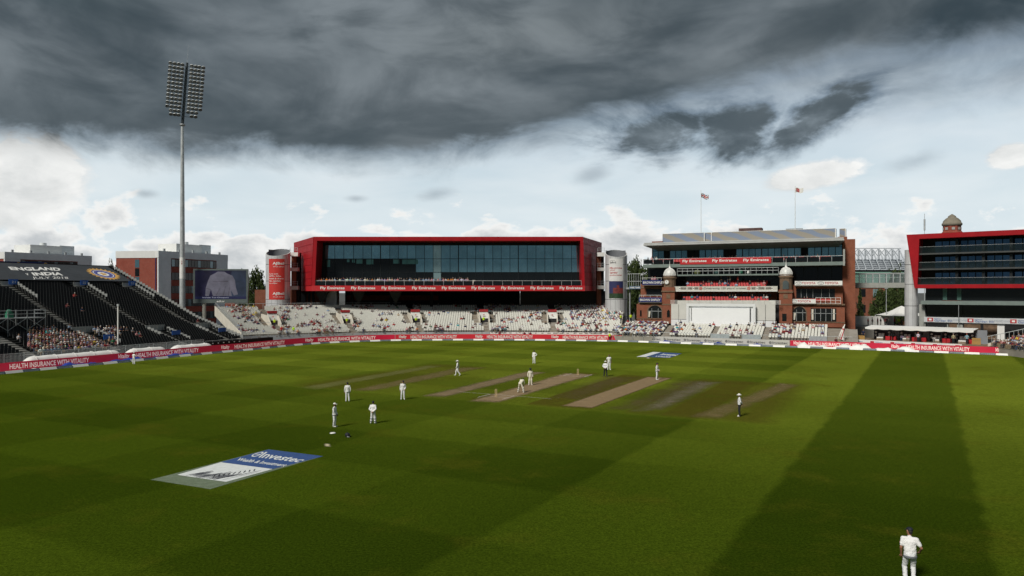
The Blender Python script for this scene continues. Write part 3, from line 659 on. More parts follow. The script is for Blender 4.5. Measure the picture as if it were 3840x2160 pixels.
for t in ROWS:
    if t > 27.: 
        rng_ = [.25+.5*k for k in range(3)] if t > 27 else []
        for b in rng_: seats.append((*bl(b+.1, t+.1, bz(t)), 0.))
        continue
    b = .3; L = b_left(t)
    while b < L:
        if not in_gap(b, t): seats.append((*bl(b, t+.1, bz(t)), 0.))
        b += .5
seat_set(bs, 'seat', seats, BLACK)
for x, y, z, r_ in seats: ALLSEATS.append(('black', bw(-x, y, z), BRZ))
# side guard panels, one per row
pm = MB()
for x0 in (-.38, .34): pm.box(-.02, .02, x0, x0+.05, 0, 1.02)
pm.box(-.02, .02, -.38, .39, .97, 1.02); pm.box(-.008, .008, -.34, .35, .08, .95); pm.box(-.02, .02, -.38, .39, .05, .09); pme = pm.mesh('guard_panel', PANEL)
for t in ROWS: link('guard_panel', pme, bs, (.06, t, bz(t)), 0)
# guard panels along the top openings and vomitories, with blue gate signs
def vom(b, t0, t1, sgn, n=7, top=False):
    r = None
    for k in range(n):
        t = t0-.8*k if top else t0+.8*k
        z = bz(t)
    return
bsign = MB(); bsign.box(-.75, .75, -.03, .03, 0, .62)
for ai, (b, t0) in enumerate(((3.0, 26.2), (12.8, 26.2), (25.2, 26.2))):
    for k in range(7):                     # stepped panels beside the upper openings
        link('guard_panel', pme, bs, (-b+1.0+.35, t0-.8*k, bz(t0-.8*k)), 0)
    m = MB(); m.box(-b-.9, -b+1.2, t0+.75, t0+.82, bz(t0), bz(t0)+1.1); m.build('guard_panel', PANEL, bs)
    m = MB(); m.box(-b+.0, -b+1.5, t0+.15, t0+.2, bz(t0)+.55, bz(t0)+1.45); o = m.build('gate_sign', BLUE, bs); sign_text(str(23-ai), -b+.45, -b+1.05, bz(t0)+.8, bz(t0)+1.15, t0+.13, LETTER, o)
for b, t0, t1 in VOMS[:3]:
    z0 = bz(t0)
    m = MB(); m.box(-b-1.8, -b+1.2, t0, t1, z0-.6, z0-.02); m.build('vomitory_floor', DECK, bs)
    for k in range(7):
        t = t1-.3-.8*k
        if t > .4: link('guard_panel', pme, bs, (-b+1.75, t, bz(t)-.05), 0)
    m = MB(); 
    for k in range(5): m.box(-b-1.9+k*.76, -b-1.9+k*.76+.70, t1+.75, t1+.80, bz(t1), bz(t1)+1.25)
    m.build('guard_panel', PANEL, bs)
    for k in range(4): link('guard_panel', pme, bs, (-b-1.85, t0+.8*k, bz(t0+.8*k)), 0)
    m = MB(); m.box(-b-.3, -b+1.4, t0-1.2, t0-1.14, bz(t0)+.35, bz(t0)+1.1); m.build('gate_sign', BLUE, bs)
# banner laid over the top rows
BAN = M('charcoal_banner', (.038, .044, .052), .75, 0, .15, .4); T0, T1 = 27.2, 34.5; OFFZ = .95
LB = b_left(30)+3
def ban(b, t, lift=0.): return bl(b, t, bz(t)+OFFZ+lift+.05*math.sin(b*.9)*math.sin((t-T0)/(T1-T0)*math.pi))
m = MB(); nb, nt = 60, 6
for i in range(nb+1):
    for j in range(nt+1): m.v.append(ban(1.7+(LB-1.7)*i/nb, T0+(T1-T0)*j/nt))
for i in range(nb):
    for j in range(nt): a = i*(nt+1)+j; m.f.append([a, a+1, a+nt+2, a+nt+1]); m.mi.append(0); m.sm.append(True)
for i in range(nb): pass
banner = m.build('banner', BAN, bs); banner['label'] = 'charcoal banner over the top rows reading England v India'
def px_bt(x, y):                           # photograph px -> (b, t) on the banner
    b, t = 10., 30.
    for _ in range(40):
        p = bw(b, t, bz(t)+OFFZ); qx, qy = proj(p); J = []
        for db, dt in ((.01, 0), (0, .01)):
            q_ = bw(b+db, t+dt, bz(t+dt)+OFFZ); rx, ry = proj(q_); J.append(((rx-qx)/.01, (ry-qy)/.01))
        D = J[0][0]*J[1][1]-J[1][0]*J[0][1]; ex, ey = x-qx, y-qy
        b += (ex*J[1][1]-ey*J[1][0])/D*.7; t += (J[0][0]*ey-J[0][1]*ex)/D*.7
    return b, t
def ban_text(txt, c, bold=0.):             # c: zoom-1 corners bl, br, tr, tl
    q = [np.array(px_bt(*S(1, *p))) for p in c]
    def mp(u, v):
        w_ = q[0]*(1-u)*(1-v)+q[1]*u*(1-v)+q[2]*u*v+q[3]*(1-u)*v; return ban(w_[0], w_[1], .03)
    lettering(txt, mp, LETTER, banner, bold)
ban_text('ENGLAND', [(105, 384), (572, 390), (560, 359), (72, 352)], .045)
ban_text('v', [(252, 432), (272, 432), (262, 410), (236, 410)])
ban_text('INDIA', [(318, 433), (594, 434), (578, 405), (290, 403)], .045)
ban_text('JULY 2018', [(312, 470), (645, 471), (633, 446), (298, 444)], .0)
cb, ct = px_bt(*S(1, 968, 418)); eb, _ = px_bt(*S(1, 1120, 440)); eb0, _ = px_bt(*S(1, 800, 395)); RB = abs(eb0-eb)/2; RT = 2.6
def disc(name, r0, r1, mat, lift, star=0, n=64):
    m = MB(); vs_ = []
    for rr in (r0, r1):
        for i in range(n):
            a = 2*math.pi*i/n; r_ = rr*(1+(star*(abs(((i*22/n) % 1)-.5)*2-.5) if rr == r1 else 0)); vs_.append(ban(cb-RB*r_*math.cos(a), min(T1-.05, ct+RT*r_*math.sin(a)), lift))
    m.add(vs_, [(i, (i+1) % n, (i+1) % n+n, i+n) for i in range(n)]); m.build(name, mat, banner)
GOLD = M('gold_print', (.62, .36, .10), .7, 0, .1, 2); IND = M('indigo_print', (.07, .08, .30), .7, 0, .1, 2)
disc('sun_rays', .74, .96, GOLD, .03, .22, 132); disc('outer_ring', .66, .74, IND, .035); disc('white_ring', .60, .655, LETTER, .03); disc('blue_ring', .37, .60, IND, .034); disc('white_disc', 0.001, .365, LETTER, .03)
m = MB(); vs_ = [ban(cb, ct, .05)]
for i in range(10): a = math.pi*i/5+.3; r_ = .30 if i % 2 == 0 else .15; vs_.append(ban(cb-RB*r_*math.cos(a), ct+RT*r_*math.sin(a), .05))
m.add(vs_, [(0, 1+i, 1+(i+1) % 10) for i in range(10)]); m.build('gold_star', GOLD, banner)
# barrier along the front of the stand
fence = ROPE_P.offset(5.6)
s0, s1 = fence.s_at_px(-60), fence.s_at_px(765); n = int((s1-s0)/2.4); bm = MB()
L = (s1-s0)/n
bm.cyl((-L/2+.03, 0, 0), (-L/2+.03, 0, 1.95), .03, None, 6); bm.cyl((L/2-.03, 0, 0), (L/2-.03, 0, 1.95), .03, None, 6)
for z in (.75, 1.92): bm.box(-L/2, L/2, -.02, .02, z-.025, z+.025)
for k in range(15): bm.box(-L/2+.1+k*(L-.2)/14-.014, -L/2+.1+k*(L-.2)/14+.014, -.012, .012, .75, 1.92)
bme = bm.mesh('crowd_barrier', GALV)
skm = MB(); skm.box(-L/2+.04, L/2-.04, .03, .05, .02, .74); skme = skm.mesh('skirt_panel', M('black_sheeting', (.02, .02, .022)))
for k in range(n):
    q = s0+L*(k+.5); p = fence.at(q); t = fence.tan(q); o = link('crowd_barrier', bme, None, (p[0], p[1], 0), math.atan2(t[1], t[0])); link('skirt_panel', skme, o)
    tag(o, 'galvanised barred barrier panel along the front of the black stand', 'barrier', 'barriers in front of the black stand')
# black low box at the end of the stand
fr2 = Frame(fence.at(fence.s_at_px(770)), fence.at(fence.s_at_px(1024))); r = fr2.root('equipment_trough'); tag(r, 'long low black trough with small lamps beside the black stand', 'trough')
m = MB(); m.box(0, fr2.len, 0, .9, 0, 1.42); m.build('body', BLACK, r); m = MB(); m.cyl((0, -.05, 1.62), (fr2.len*.75, -.05, 1.62), .035, None, 6)
for k in range(9): m.cyl((fr2.len*.75*k/8, -.05, 1.40), (fr2.len*.75*k/8, -.05, 1.62), .025, None, 5)
m.build('rail', GALV, r)
for k in range(6): m = MB(); m.ball((fr2.len*(.10+.075*k), -.02, 1.12), (.16, .08, .10), 8, 5); m.build('lamp', WHITE, r)
# thin white post among the seats, camera scaffold on the left
p = bw(24.2, 1.2); r = empty('white_post', (p.x, p.y, 0)); tag(r, 'slim white post standing in front of the black seats', 'post')
px_, py_ = S(1, 811, 700); zt = H-(py_-YH)/F*p.y
m = MB(); m.cyl((0, 0, 0), (0, 0, zt-.35), .12, .10, 10); m.build('pole', WHITE, r); m = MB(); m.box(-.12, .12, -.14, .14, zt-.35, zt); m.build('camera_head', GALV, r)
sf = Frame(bw(41.2, 8.6).xy, bw(30.5, 8.6).xy); r = sf.root('camera_scaffold'); tag(r, 'steel scaffold camera platform with railings inside the black stand', 'scaffold'); zs = 6.2
m = MB()
for a in np.linspace(0, sf.len, 5):
    for d in (0, 2.6): m.cyl((a, d, 2.5), (a, d, zs+1.1), .06, None, 6)
for a in np.linspace(0, sf.len, 5)[:-1]:
    st = sf.len/4; m.cyl((a, 0, 4.4), (a+st, 0, zs), .05, None, 5); m.cyl((a+st, 0, 4.4), (a, 0, zs), .05, None, 5)
m.build('scaffold_poles', GREY, r)
m = MB(); m.box(0, sf.len, 0, 2.6, zs-.14, zs); m.build('platform', GREY, r)
m = MB()
for z in (.55, 1.05): m.cyl((0, 0, zs+z), (sf.len, 0, zs+z), .04, None, 6); m.cyl((sf.len, 0, zs+z), (sf.len, 2.6, zs+z), .04, None, 6)
m.build('railing', GREY, r)
m = MB(); m.box(sf.len*.55, sf.len*.55+.8, .9, 1.6, zs, zs+.7); m.ball((sf.len*.55+.4, 1.3, zs+.85), (.42, .4, .4), 8, 5); m.build('green_cover', M('green_cover', (.02, .16, .09), .6, 0, .3, 2, .4), r)
# sign along the top of the stand
sg = Frame(P(-60, 985, 131).xy, P(178, 985, 138.5).xy); r = sg.root('beer_sign'); tag(r, 'long dark blue beer sign on the rear of the black stand', 'sign')
a0, z1_ = sg.az(-60, 977.5); a1, _ = sg.az(178, 978); z0_ = z1_-.85
m = MB(); m.box(a0, a1, 0, .15, z0_, z1_); m.build('sign_panel', NAVY, r)
x0, _ = sg.az(-9, 980); x1, _ = sg.az(40, 980); sign_text("FOSTER'S", x0, x1, z0_+.18, z1_-.16, -.02, LETTER, r, .02)
x0, _ = sg.az(79, 980); x1, _ = sg.az(163, 980); sign_text("KNOW YOUR BOUNDARIES", x0, x1, z0_+.25, z1_-.25, -.02, LETTER, r, .03)
for xx in (69, 171):
    a, _ = sg.az(xx, 985); m = MB(); m.cyl((a, -.03, (z0_+z1_)/2), (a, -.01, (z0_+z1_)/2), .34, .34, 12); m.build('round_badge', GOLD, r)
m = MB()
for a in np.linspace(a0, a1, 6): m.cyl((a, .2, 0), (a, .2, z0_+.1), .05, None, 5)
m.build('support_post', GALV, r)

# ------------------------------------------------------------------ white seated stand under the red building
FP = Path(catmull([(-56, 130), (-51.0, 137.2), (-46.0, 141.2), (-38.8, 145.6), (-30.4, 149.8), (-21.5, 152.3), (-8.6, 153.4), (4.6, 152.8), (17, 150.8), (22.3, 149.2), (30, 146)], 1.0))
RP = Path(catmull([(-70, 150), (-63.8, 156.2), (-58, 161.5), (-50, 166.6), (-38, 171.6), (-25, 174.4), (-9, 175.6), (6, 175), (20, 173), (26.5, 171.6), (36, 168)], 1.0))
NROW = 24
ws = empty('white_grandstand', (-13, 153.4, 0)); tag(ws, 'wide white seated grandstand curving below the red framed building', 'grandstand'); wo = Vector((-13, 153.4, 0))
bpy.context.view_layer.update()
def wz(v): return 1.35+4.75*v
def wp(u, v, z=None):
    a, b = FP.at(u*FP.len), RP.at(u*RP.len); p = a*(1-v)+b*v; return Vector((p[0], p[1], wz(v) if z is None else z))
def wl(u, v, z=None): return tuple(wp(u, v, z)-wo)
NU = 60; m = MB()
for r_ in range(NROW):
    v0, v1 = r_/NROW, (r_+1)/NROW; z = wz(v0)
    for i in range(NU):
        u0, u1 = i/NU, (i+1)/NU
        m.add([wl(u0, v0, z), wl(u1, v0, z), wl(u1, v1, z), wl(u0, v1, z)], [(0, 1, 2, 3)]); m.add([wl(u0, v0, z), wl(u1, v0, z), wl(u1, v0, z-.22), wl(u0, v0, z-.22)], [(3, 2, 1, 0)])
m.build('terrace', CONC, ws)
def u_of_px(x, v):
    us = np.linspace(0, 1, 801); xs = np.array([proj(wp(u, v))[0] for u in us]); return float(np.interp(x, xs, us))
WL = 88.
voms = [(u_of_px(x, .42), x) for x in (1022, 1296, 1558, 1814, 2071)]
def w_gap(u, v):
    d = min(abs(u-q[0]) for q in voms)*WL
    if .24 < v < .70: return d < 2.6
    return d < .75
front_gaps = []
seats = []
for r_ in range(NROW):
    v = (r_+.45)/NROW
    a = [wp(u, v) for u in np.linspace(0, 1, 400)]; ln = np.concatenate([[0], np.cumsum([(a[i+1]-a[i]).length for i in range(399)])]); us = np.linspace(0, 1, 400)
    q = .35
    while q < ln[-1]-.35:
        u = float(np.interp(q, ln, us))
        if not w_gap(u, v):
            t = wp(min(1, u+.004), v)-wp(max(0, u-.004), v); rz = math.atan2(t.y, t.x); p = wp(u, v, wz(r_/NROW))
            seats.append((p.x-wo.x, p.y-wo.y, p.z, rz)); ALLSEATS.append(('white', p, rz))
        q += .53
seat_set(ws, 'seat', seats, SEAT_W)
def pale(u0, u1, v0, v1, h0, h1, mat, name, n=10, th=.12):
    m = MB()
    for i in range(n):
        a = (u0+(u1-u0)*i/n, v0+(v1-v0)*i/n); b = (u0+(u1-u0)*(i+1)/n, v0+(v1-v0)*(i+1)/n)
        pa, pb = wp(*a)-wo, wp(*b)-wo; d = (pb-pa).normalized(); nn = Vector((-d.y, d.x, 0))*th
        lo = [pa, pb, pb+nn, pa+nn]; m.hexa([(p.x, p.y, p.z+h0) for p in lo], [(p.x, p.y, p.z+h1) for p in lo])
    return m.build(name, mat, ws)
pale(0, 0, 0, 1, -1.3, .75, OFFWHITE, 'side_wall'); pale(1, 1, 0, 1, -1.3, .35, OFFWHITE, 'side_wall')
WALLGREY = M('front_wall_paint', (.40, .43, .45), .7, 0, .08, .5)
uw = u_of_px(1838, 0)
pale(0, uw, 0, 0, -1.35, .12, WALLGREY, 'front_wall', 30); pale(uw, 1, 0, 0, -1.35, .12, WHITE, 'front_wall', 20)
m = MB()
def rail(u0, u1, v0, v1, h, n=20, post=2, rr=.03):
    for i in range(n):
        a = wp(u0+(u1-u0)*i/n, v0+(v1-v0)*i/n)-wo; b = wp(u0+(u1-u0)*(i+1)/n, v0+(v1-v0)*(i+1)/n)-wo
        m.cyl((a.x, a.y, a.z+h), (b.x, b.y, b.z+h), rr, None, 5, caps=False)
        if i % post == 0: m.cyl((a.x, a.y, a.z), (a.x, a.y, a.z+h), rr, None, 5, caps=False)
rail(0, 1, 0, 0, .75, 60, 2); m.build('front_rail', GALV, ws); m = MB(); rail(0, .44, 1, 1, 1.2, 24, 2, .04); rail(0, 0, 0, 1, 1.5, 16, 1, .035); m.build('rear_rail', GALV, ws)
pale(.125, .42, .995, .995, -.2, .8, WHITE, 'rear_wall', 14)
PVOM = M('gate_header_red', (.36, .02, .025), .6)
for u, x in voms:
    def vp(da, v, z): p = wp(u+da/WL, v, z)-wo; return (p.x, p.y, p.z)
    for sd in (-1, 1):                    # steps either side of the gate
        m = MB()
        for r_ in range(int(.24*NROW), int(.70*NROW)+1):
            v0, v1 = r_/NROW, (r_+1)/NROW; z = wz(v0); vm = (v0+v1)/2
            for va, vb, zz in ((v0, vm, z+.03), (vm, v1, z+.13)):
                q = [vp(sd*1.15, va, zz), vp(sd*2.5, va, zz), vp(sd*2.5, vb, zz), vp(sd*1.15, vb, zz)]; lo = [(p[0], p[1], p[2]-.14) for p in q]
                if sd < 0: q, lo = q[::-1], lo[::-1]
                m.hexa(lo, q)
        m.build('stair_flight', STEP, ws)
    for rng_ in (range(0, int(.24*NROW)+1), range(int(.70*NROW)+1, NROW)):
        m = MB()
        for r_ in rng_:
            v0, v1 = r_/NROW, (r_+1)/NROW; z = wz(v0); vm = (v0+v1)/2
            for va, vb, zz in ((v0, vm, z+.03), (vm, v1, z+.13)):
                q = [vp(-.72, va, zz), vp(.72, va, zz), vp(.72, vb, zz), vp(-.72, vb, zz)]; m.hexa([(p[0], p[1], p[2]-.14) for p in q], q)
        m.build('stair_flight', STEP, ws)
    g = empty('entrance_gate'); g.parent = ws
    vA, vB, vC = .27, .40, .66
    for sd in (-1, 1):                    # sloping cheek walls
        m = MB(); q = [(sd*1.0, vA, wz(vA)-.3), (sd*1.0, vB, wz(vA)-.3), (sd*1.0, vC, wz(vC)), (sd*1.0, vC, wz(vC)+.75), (sd*1.0, vB, wz(vB)+1.75), (sd*1.0, vA, wz(vA)+.75)]
        a = [vp(*p) for p in q]; b = [vp(p[0]+sd*.22, p[1], p[2]) for p in q]; n_ = len(a)
        m.add(a+b, [tuple(range(n_)), tuple(range(2*n_-1, n_-1, -1))]+[(i, i+n_, (i+1) % n_+n_, (i+1) % n_) for i in range(n_)]); m.build('cheek_wall', OFFWHITE, g)
    m = MB(); m.hexa([vp(-1, vB, wz(vB)+.75), vp(1, vB, wz(vB)+.75), vp(1, vB+.02, wz(vB)+.75), vp(-1, vB+.02, wz(vB)+.75)], [vp(-1, vB+.03, wz(vB)+2.2), vp(1, vB+.03, wz(vB)+2.2), vp(1, vB+.05, wz(vB)+2.2), vp(-1, vB+.05, wz(vB)+2.2)]); m.build('gate_panel', M('gate_white', (.60, .60, .57), .6), g)
    m = MB(); m.hexa([vp(-1.0, vB+.022, wz(vB)+2.22), vp(1.0, vB+.022, wz(vB)+2.22), vp(1.0, vB+.05, wz(vB)+2.22), vp(-1.0, vB+.05, wz(vB)+2.22)], [vp(-1.0, vB+.022, wz(vB)+2.72), vp(1.0, vB+.022, wz(vB)+2.72), vp(1.0, vB+.05, wz(vB)+2.72), vp(-1.0, vB+.05, wz(vB)+2.72)]); hd = m.build('gate_header', PVOM, g)
    pc = vp(0, vB-.004, wz(vB)+1.55); m = MB()
    for k in range(5): a = k*2*math.pi/5; m.ball((pc[0]+.11*math.cos(a), pc[1], pc[2]+.11*math.sin(a)), (.08, .03, .08), 6, 4)
    m.build('rose_emblem', M('faded_red_print', (.55, .18, .15), .7), g)
    m = MB(); m.hexa([vp(-1, vB+.0, wz(vA)-.5), vp(1, vB+.0, wz(vA)-.5), vp(1, vB+.04, wz(vA)-.5), vp(-1, vB+.04, wz(vA)-.5)], [vp(-1, vB+.0, wz(vB)+.75), vp(1, vB+.0, wz(vB)+.75), vp(1, vB+.04, wz(vB)+.75), vp(-1, vB+.04, wz(vB)+.75)]); m.build('dark_doorway', DARK, g)
    m = MB()
    for sd in (-1, 1): a, b = vp(sd*1.2, vA+.03, wz(vA)+1.1), vp(sd*3.0, vA+.03, wz(vA)+1.1); m.cyl(a, b, .035, None, 5)
    for sd in (-1, 1): a, b = vp(sd*1.0, vC, wz(vC)+1.0), vp(sd*2.6, vC, wz(vC)+1.0); m.cyl(a, b, .035, None, 5)
    m.build('hand_rail', GALV, g)

# ------------------------------------------------------------------ left office blocks, floodlight, screen, trees
GREYCLAD = M('pale_grey_cladding', (.72, .76, .78), .6, .1, .08, .4); WHITECLAD = M('white_cladding', (.74, .75, .74), .6, 0, .05, .4)
def block(corner_px, right_px, Yc, Yr, left_px, label, top_y, floors, lw_brick):
    pc = P(corner_px, top_y, Yc); pr = P(right_px, top_y, Yr); fr = Frame(pc.xy, pr.xy); r = fr.root('office_block'); tag(r, label, 'building', 'office blocks behind the black stand')
    zt = pc.z; L = fr.len; Wd = 16.
    m = MB(); m.box(0, L, 0, Wd, 0, zt-1.9); m.build('wall', BRICK_B, r)
    m = MB(); m.box(-.15, L+.1, -.2, Wd, zt-1.9, zt); m.build('parapet', GREYCLAD, r)
    m = MB(); m.box(-.1, 4.2, -.12, .3, 0, zt-1.9); m.build('corner_pier', GREYCLAD, r)
    m = MB(); m.box(L-4.5, L+.1, -.12, .3, 0, zt-1.9); m.build('end_pier', GREYCLAD, r)
    z = zt-1.9
    for k in range(floors):
        z1 = z-.15-(.2 if k == 0 else 1.75) if False else z-(.25 if k == 0 else 1.65); z0 = z1-2.1; z = z0
        m = MB(); m.box(4.4, L-4.7, -.06, .05, z0, z1); m.build('window_band', MULL, r); n = 14; w_ = (L-9.1)/n
        for j in range(n):
            m = MB(); m.box(4.4+j*w_+.07, 4.4+(j+1)*w_-.07, -.11, -.065, z0+.08, z1-.08); m.build('window', GLASS_D if (j*7+k*3) % 4 else glass_mat('office_glass', (.14, .19, .21), .08, .6), r)
    # left gable: white top, brick, a strip of windows
    m = MB(); m.box(-.16, -.02, .1, lw_brick, zt-1.85, zt-.05); m.build('gable_top', WHITECLAD, r)
    m = MB(); m.box(-.10, .02, lw_brick*.46, lw_brick*.60, 2, zt-1.9); m.build('stair_window', GLASS_D, r)
    m = MB(); m.box(L*.35, L*.72, 3, 10, zt, zt+2.6); m.build('plant_room', WHITECLAD, r); m = MB(); m.box(L*.72, L*.9, 4, 9, zt, zt+2.9); m.cyl((L*.55, 5, zt+2.6), (L*.55, 5, zt+3.4), .9, None, 12); m.build('roof_vent', GREYCLAD, r)
    for k in range(5): m = MB(); m.box(2+k*L*.2, 2.5+k*L*.2, .1, .5, zt, zt+.7); m.build('roof_lamp', GREY, r)
    return fr, r, zt
f2, r2, zt2 = block(594, 852, 200, 224, 436, 'red brick office block with white roof edge behind the video screen', 940, 5, 15)
# gable face of the second block turned to the camera
gf = Frame(P(436, 941, 202).xy, P(594, 940, 200.2).xy)
m = MB(); m.box(0, gf.len-.1, .0, 14, 0, zt2-1.95); g_ = m.build('gable_wall', BRICK_B, r2)
def reparent(o, fr): o.matrix_parent_inverse = (Matrix.Translation((f2.p.x, f2.p.y, 0)) @ Matrix.Rotation(f2.rz, 4, 'Z')).inverted(); o.location = (fr.p.x, fr.p.y, 0); o.rotation_euler = (0, 0, fr.rz)
reparent(g_, gf); m = MB(); m.box(-.1, gf.len, -.1, 14, zt2-1.95, zt2-.02); g_ = m.build('gable_parapet', WHITECLAD, r2); reparent(g_, gf)
for k in range(5):
    m = MB(); m.box(gf.len*.45, gf.len*.55, -.05, .1, zt2-4.6-k*2.4, zt2-2.4-k*2.4); g_ = m.build('gable_window', GLASS if k % 2 == 0 else GLASS_D, r2); reparent(g_, gf)
m = MB(); m.cyl((gf.len-.7, -.15, 0), (gf.len-.7, -.15, zt2-2), .12, None, 6); g_ = m.build('drain_pipe', NAVY, r2); reparent(g_, gf)
block(18, 342, 200, 224, -100, 'pale topped office block rising over the banner of the black stand', 944, 4, 15)
# low brick range right of the screen
lb = Frame(P(900, 1100, 205).xy, P(1030, 1100, 207).xy); r = lb.root('low_brick_range'); tag(r, 'low brick range between the video screen and the silver tower', 'building')
_, zt = lb.az(960, 1107); _, zb = lb.az(960, 1128); m = MB(); m.box(-4, lb.len+6, 0, 8, 0, zt); m.build('wall', BRICK_B, r)
for k in range(7): a = k*1.5+.3; m = MB(); m.box(a, a+1.25, -.08, .02, zb-1.7, zb); m.build('window', GLASS_D, r)
# floodlight tower
fl = P(684, 1148, 165); ft = empty('floodlight_tower', (fl.x, fl.y, 0)); tag(ft, 'tall grey floodlight mast with two columns of round lamps', 'floodlight'); zj = P(684, 470, 165).z
m = MB(); m.lathe((0, 0, 0), [(.68, 0), (.52, zj*.45), (.33, zj)], 20); m.build('mast', GALV, ft)
_, ya = S(1, 0, 262); _, yb = S(1, 0, 462); za, zb = P(684, ya, 164).z, P(684, yb, 164).z
rad = lambda z: .68-.16*min(1, z/(zj*.45))-.19*max(0, (z-zj*.45)/(zj*.55))
m = MB(); m.lathe((0, 0, 0), [(rad(zb)+.03, zb), (rad(za)+.03, za)], 20); wb_ = m.build('white_band', WHITE, ft)
m = MB()
for k in range(3):
    r0 = 1.0+.0*k
    for j in range(8):
        a0 = -1.2+j*.28; zc = za-.95+.0; rr = .55-.14*k
        def pt(a, w_): y_ = zc-.2+rr*math.sin(a)*.9+w_; x_ = -.15+rr*math.cos(a)*.9; ang = -math.pi/2+x_/.72*1.0; return (rad(y_)*1.08*math.cos(ang), rad(y_)*1.08*math.sin(ang), y_)
        m.add([pt(a0, 0), pt(a0+.28, 0), pt(a0+.28, .07), pt(a0, .07)], [(0, 1, 2, 3)])
m.build('swirl_emblem', LETTER_R, wb_)
m = MB(); m.lathe((0, 0, 0), [(.40, zj-.2), (.62, zj), (.62, zj+.25), (.40, zj+.3)], 16); m.build('collar', GREY, ft)
hz0, hz1 = zj, P(684, 236, 164).z; lean = Vector((.09, -.03, 1)); pdv = Vector((.86, .50, 0))      # head leans to the field
def hp(c, z, fwd=0.): k = z-hz0; return Vector((lean.x*k, lean.y*k, z))+pdv*(c*.86)+Vector((.5, -.86, 0))*fwd
m = MB(); m.cyl(hp(0, hz0), hp(0, hz1+.2), .34, .30, 8); 
m.build('head_spine', M('dark_steel', (.06, .075, .085), .5, .4), ft)
m = MB(); m.cyl(hp(0, hz1), hp(0, hz1+4.2), .03, .015, 5); m.build('lightning_rod', GALV, ft)
lm = MB(); lm.lathe((0, 0, 0), [(.40, 0), (.38, .16), (.26, .32), (.08, .40), (0.01, .41)], 12); lm.lathe((0, 0, 0), [(.40, 0), (.43, -.03), (.40, -.05), (.01, -.02)], 12, 1)
LAMP_B = M('lamp_housing', (.74, .76, .74), .5, .05, .1, 2); lme = lm.mesh('lamp', [LAMP_B, M('lamp_lens', (.16, .17, .17), .2, .2)])
NR = 14
for r_ in range(NR):
    z = hz1-.5-r_*(hz1-hz0-2.6)/(NR-1)
    cols = [-4.0, -3.0, -2.05, -1.1, 1.15, 2.1, 3.0, 4.0]
    if r_ == NR-2: cols = [-3.1, -2.1, -1.2, 1.1, 2.1, 3.1]
    if r_ == NR-1: cols = [-3.0, -2.05, -1.15, 2.0, 3.0]
    m = MB(); m.cyl(hp(cols[0], z-.1), hp(cols[-1], z-.1), .05, None, 5); m.build('cross_arm', M('dark_steel'), ft)
    for c in cols:
        o = link('lamp', lme, ft, tuple(hp(c, z, .45))); o.rotation_euler = Vector((-.42, .72, 1.0)).to_track_quat('Z', 'Y').to_euler()
# video screen
sc_ = Frame(P(724.6, 1050, 168).xy, P(928.7, 1050, 170).xy); r = sc_.root('video_screen'); tag(r, 'large video screen showing the back of a pale shirt', 'screen'); a0, zt = sc_.az(724.6, 1008); a1, zb = sc_.az(928.7, 1136)
m = MB(); m.box(a0, a1, 0, 1.2, zb, zt); m.build('casing', M('screen_casing', (.14, .17, .165), .5, .2), r)
s0_, s1_ = sc_.az(731, 1013)[0], sc_.az(923, 1013)[0]; st_, sb_ = sc_.az(800, 1014)[1], sc_.az(800, 1121)[1]
SCR = M('screen_dark_blue', (.012, .011, .032), .4, 0, .6, .25, emit=.3); m = MB(); m.box(s0_, s1_, -.03, .0, sb_, st_); pic = m.build('display', SCR, r)
def sxz(x, y): return (s0_+(s1_-s0_)*x, sb_+(st_-sb_)*y)
def shape(pts, mat, name, d): m = MB(); q = [sxz(*p) for p in pts]; m.add([(p[0], d, p[1]) for p in q], [tuple(range(len(q)))]); return m.build(name, mat, pic)
SH = M('screen_shirt', (.09, .088, .115), .5, 0, .35, .5, emit=.5, fine=.2); SHD = M('screen_shirt_fold', (.065, .06, .08), .5, 0, .4, .5, emit=.5); SKY_S = M('screen_sky', (.016, .024, .045), .5, 0, .5, .3, emit=.4)
shape([(.60, 0), (1, 0), (1, .98), (.72, .98)], SKY_S, 'picture_background', -.034)
shape([(.20, .10), (.27, .10), (.31, .34), (.35, .10), (.72, .10), (.70, .30), (.76, .12), (.84, .16), (.82, .28), (.80, .40), (.78, .66), (.73, .82), (.62, .90), (.57, .96), (.44, .96), (.39, .90), (.30, .82), (.25, .62), (.21, .38)], SH, 'picture_shirt', -.038)
for k, pts in enumerate(([(.21, .36), (.31, .30), (.315, .33), (.21, .40)], [(.34, .62), (.66, .64), (.64, .60), (.36, .59)], [(.66, .12), (.69, .5), (.68, .5), (.64, .12)], [(.42, .12), (.50, .40), (.49, .4), (.40, .12)], [(.56, .12), (.6, .45), (.59, .45), (.54, .12)])): shape(pts, SHD, 'picture_fold', -.042)
shape([(0, 0), (1, 0), (1, .085), (0, .085)], M('screen_caption', (.012, .014, .05), .5, 0, .1, 1, emit=.4), 'caption_bar', -.046)
a_, z_ = sxz(.15, .02); b_, z2_ = sxz(.66, .07); sign_text('Investec Test Champions', a_, b_, z_, z2_, -.06, M('screen_text', (.25, .26, .32), .5, emit=1.), r)
sign_text('adi.tv', sc_.az(812, 1128)[0], sc_.az(843, 1128)[0], zb+.18, zb+.62, -.02, LETTER, r, .03, .3)
m = MB(); 
m.cyl((sc_.az(763, 1130)[0], .6, 0), (sc_.az(763, 1130)[0], .6, zb), .42, None, 12); m.cyl((a1-2.5, .6, 0), (a1-2.5, .6, zb), .42, None, 12); m.build('support_column', OFFWHITE, r)
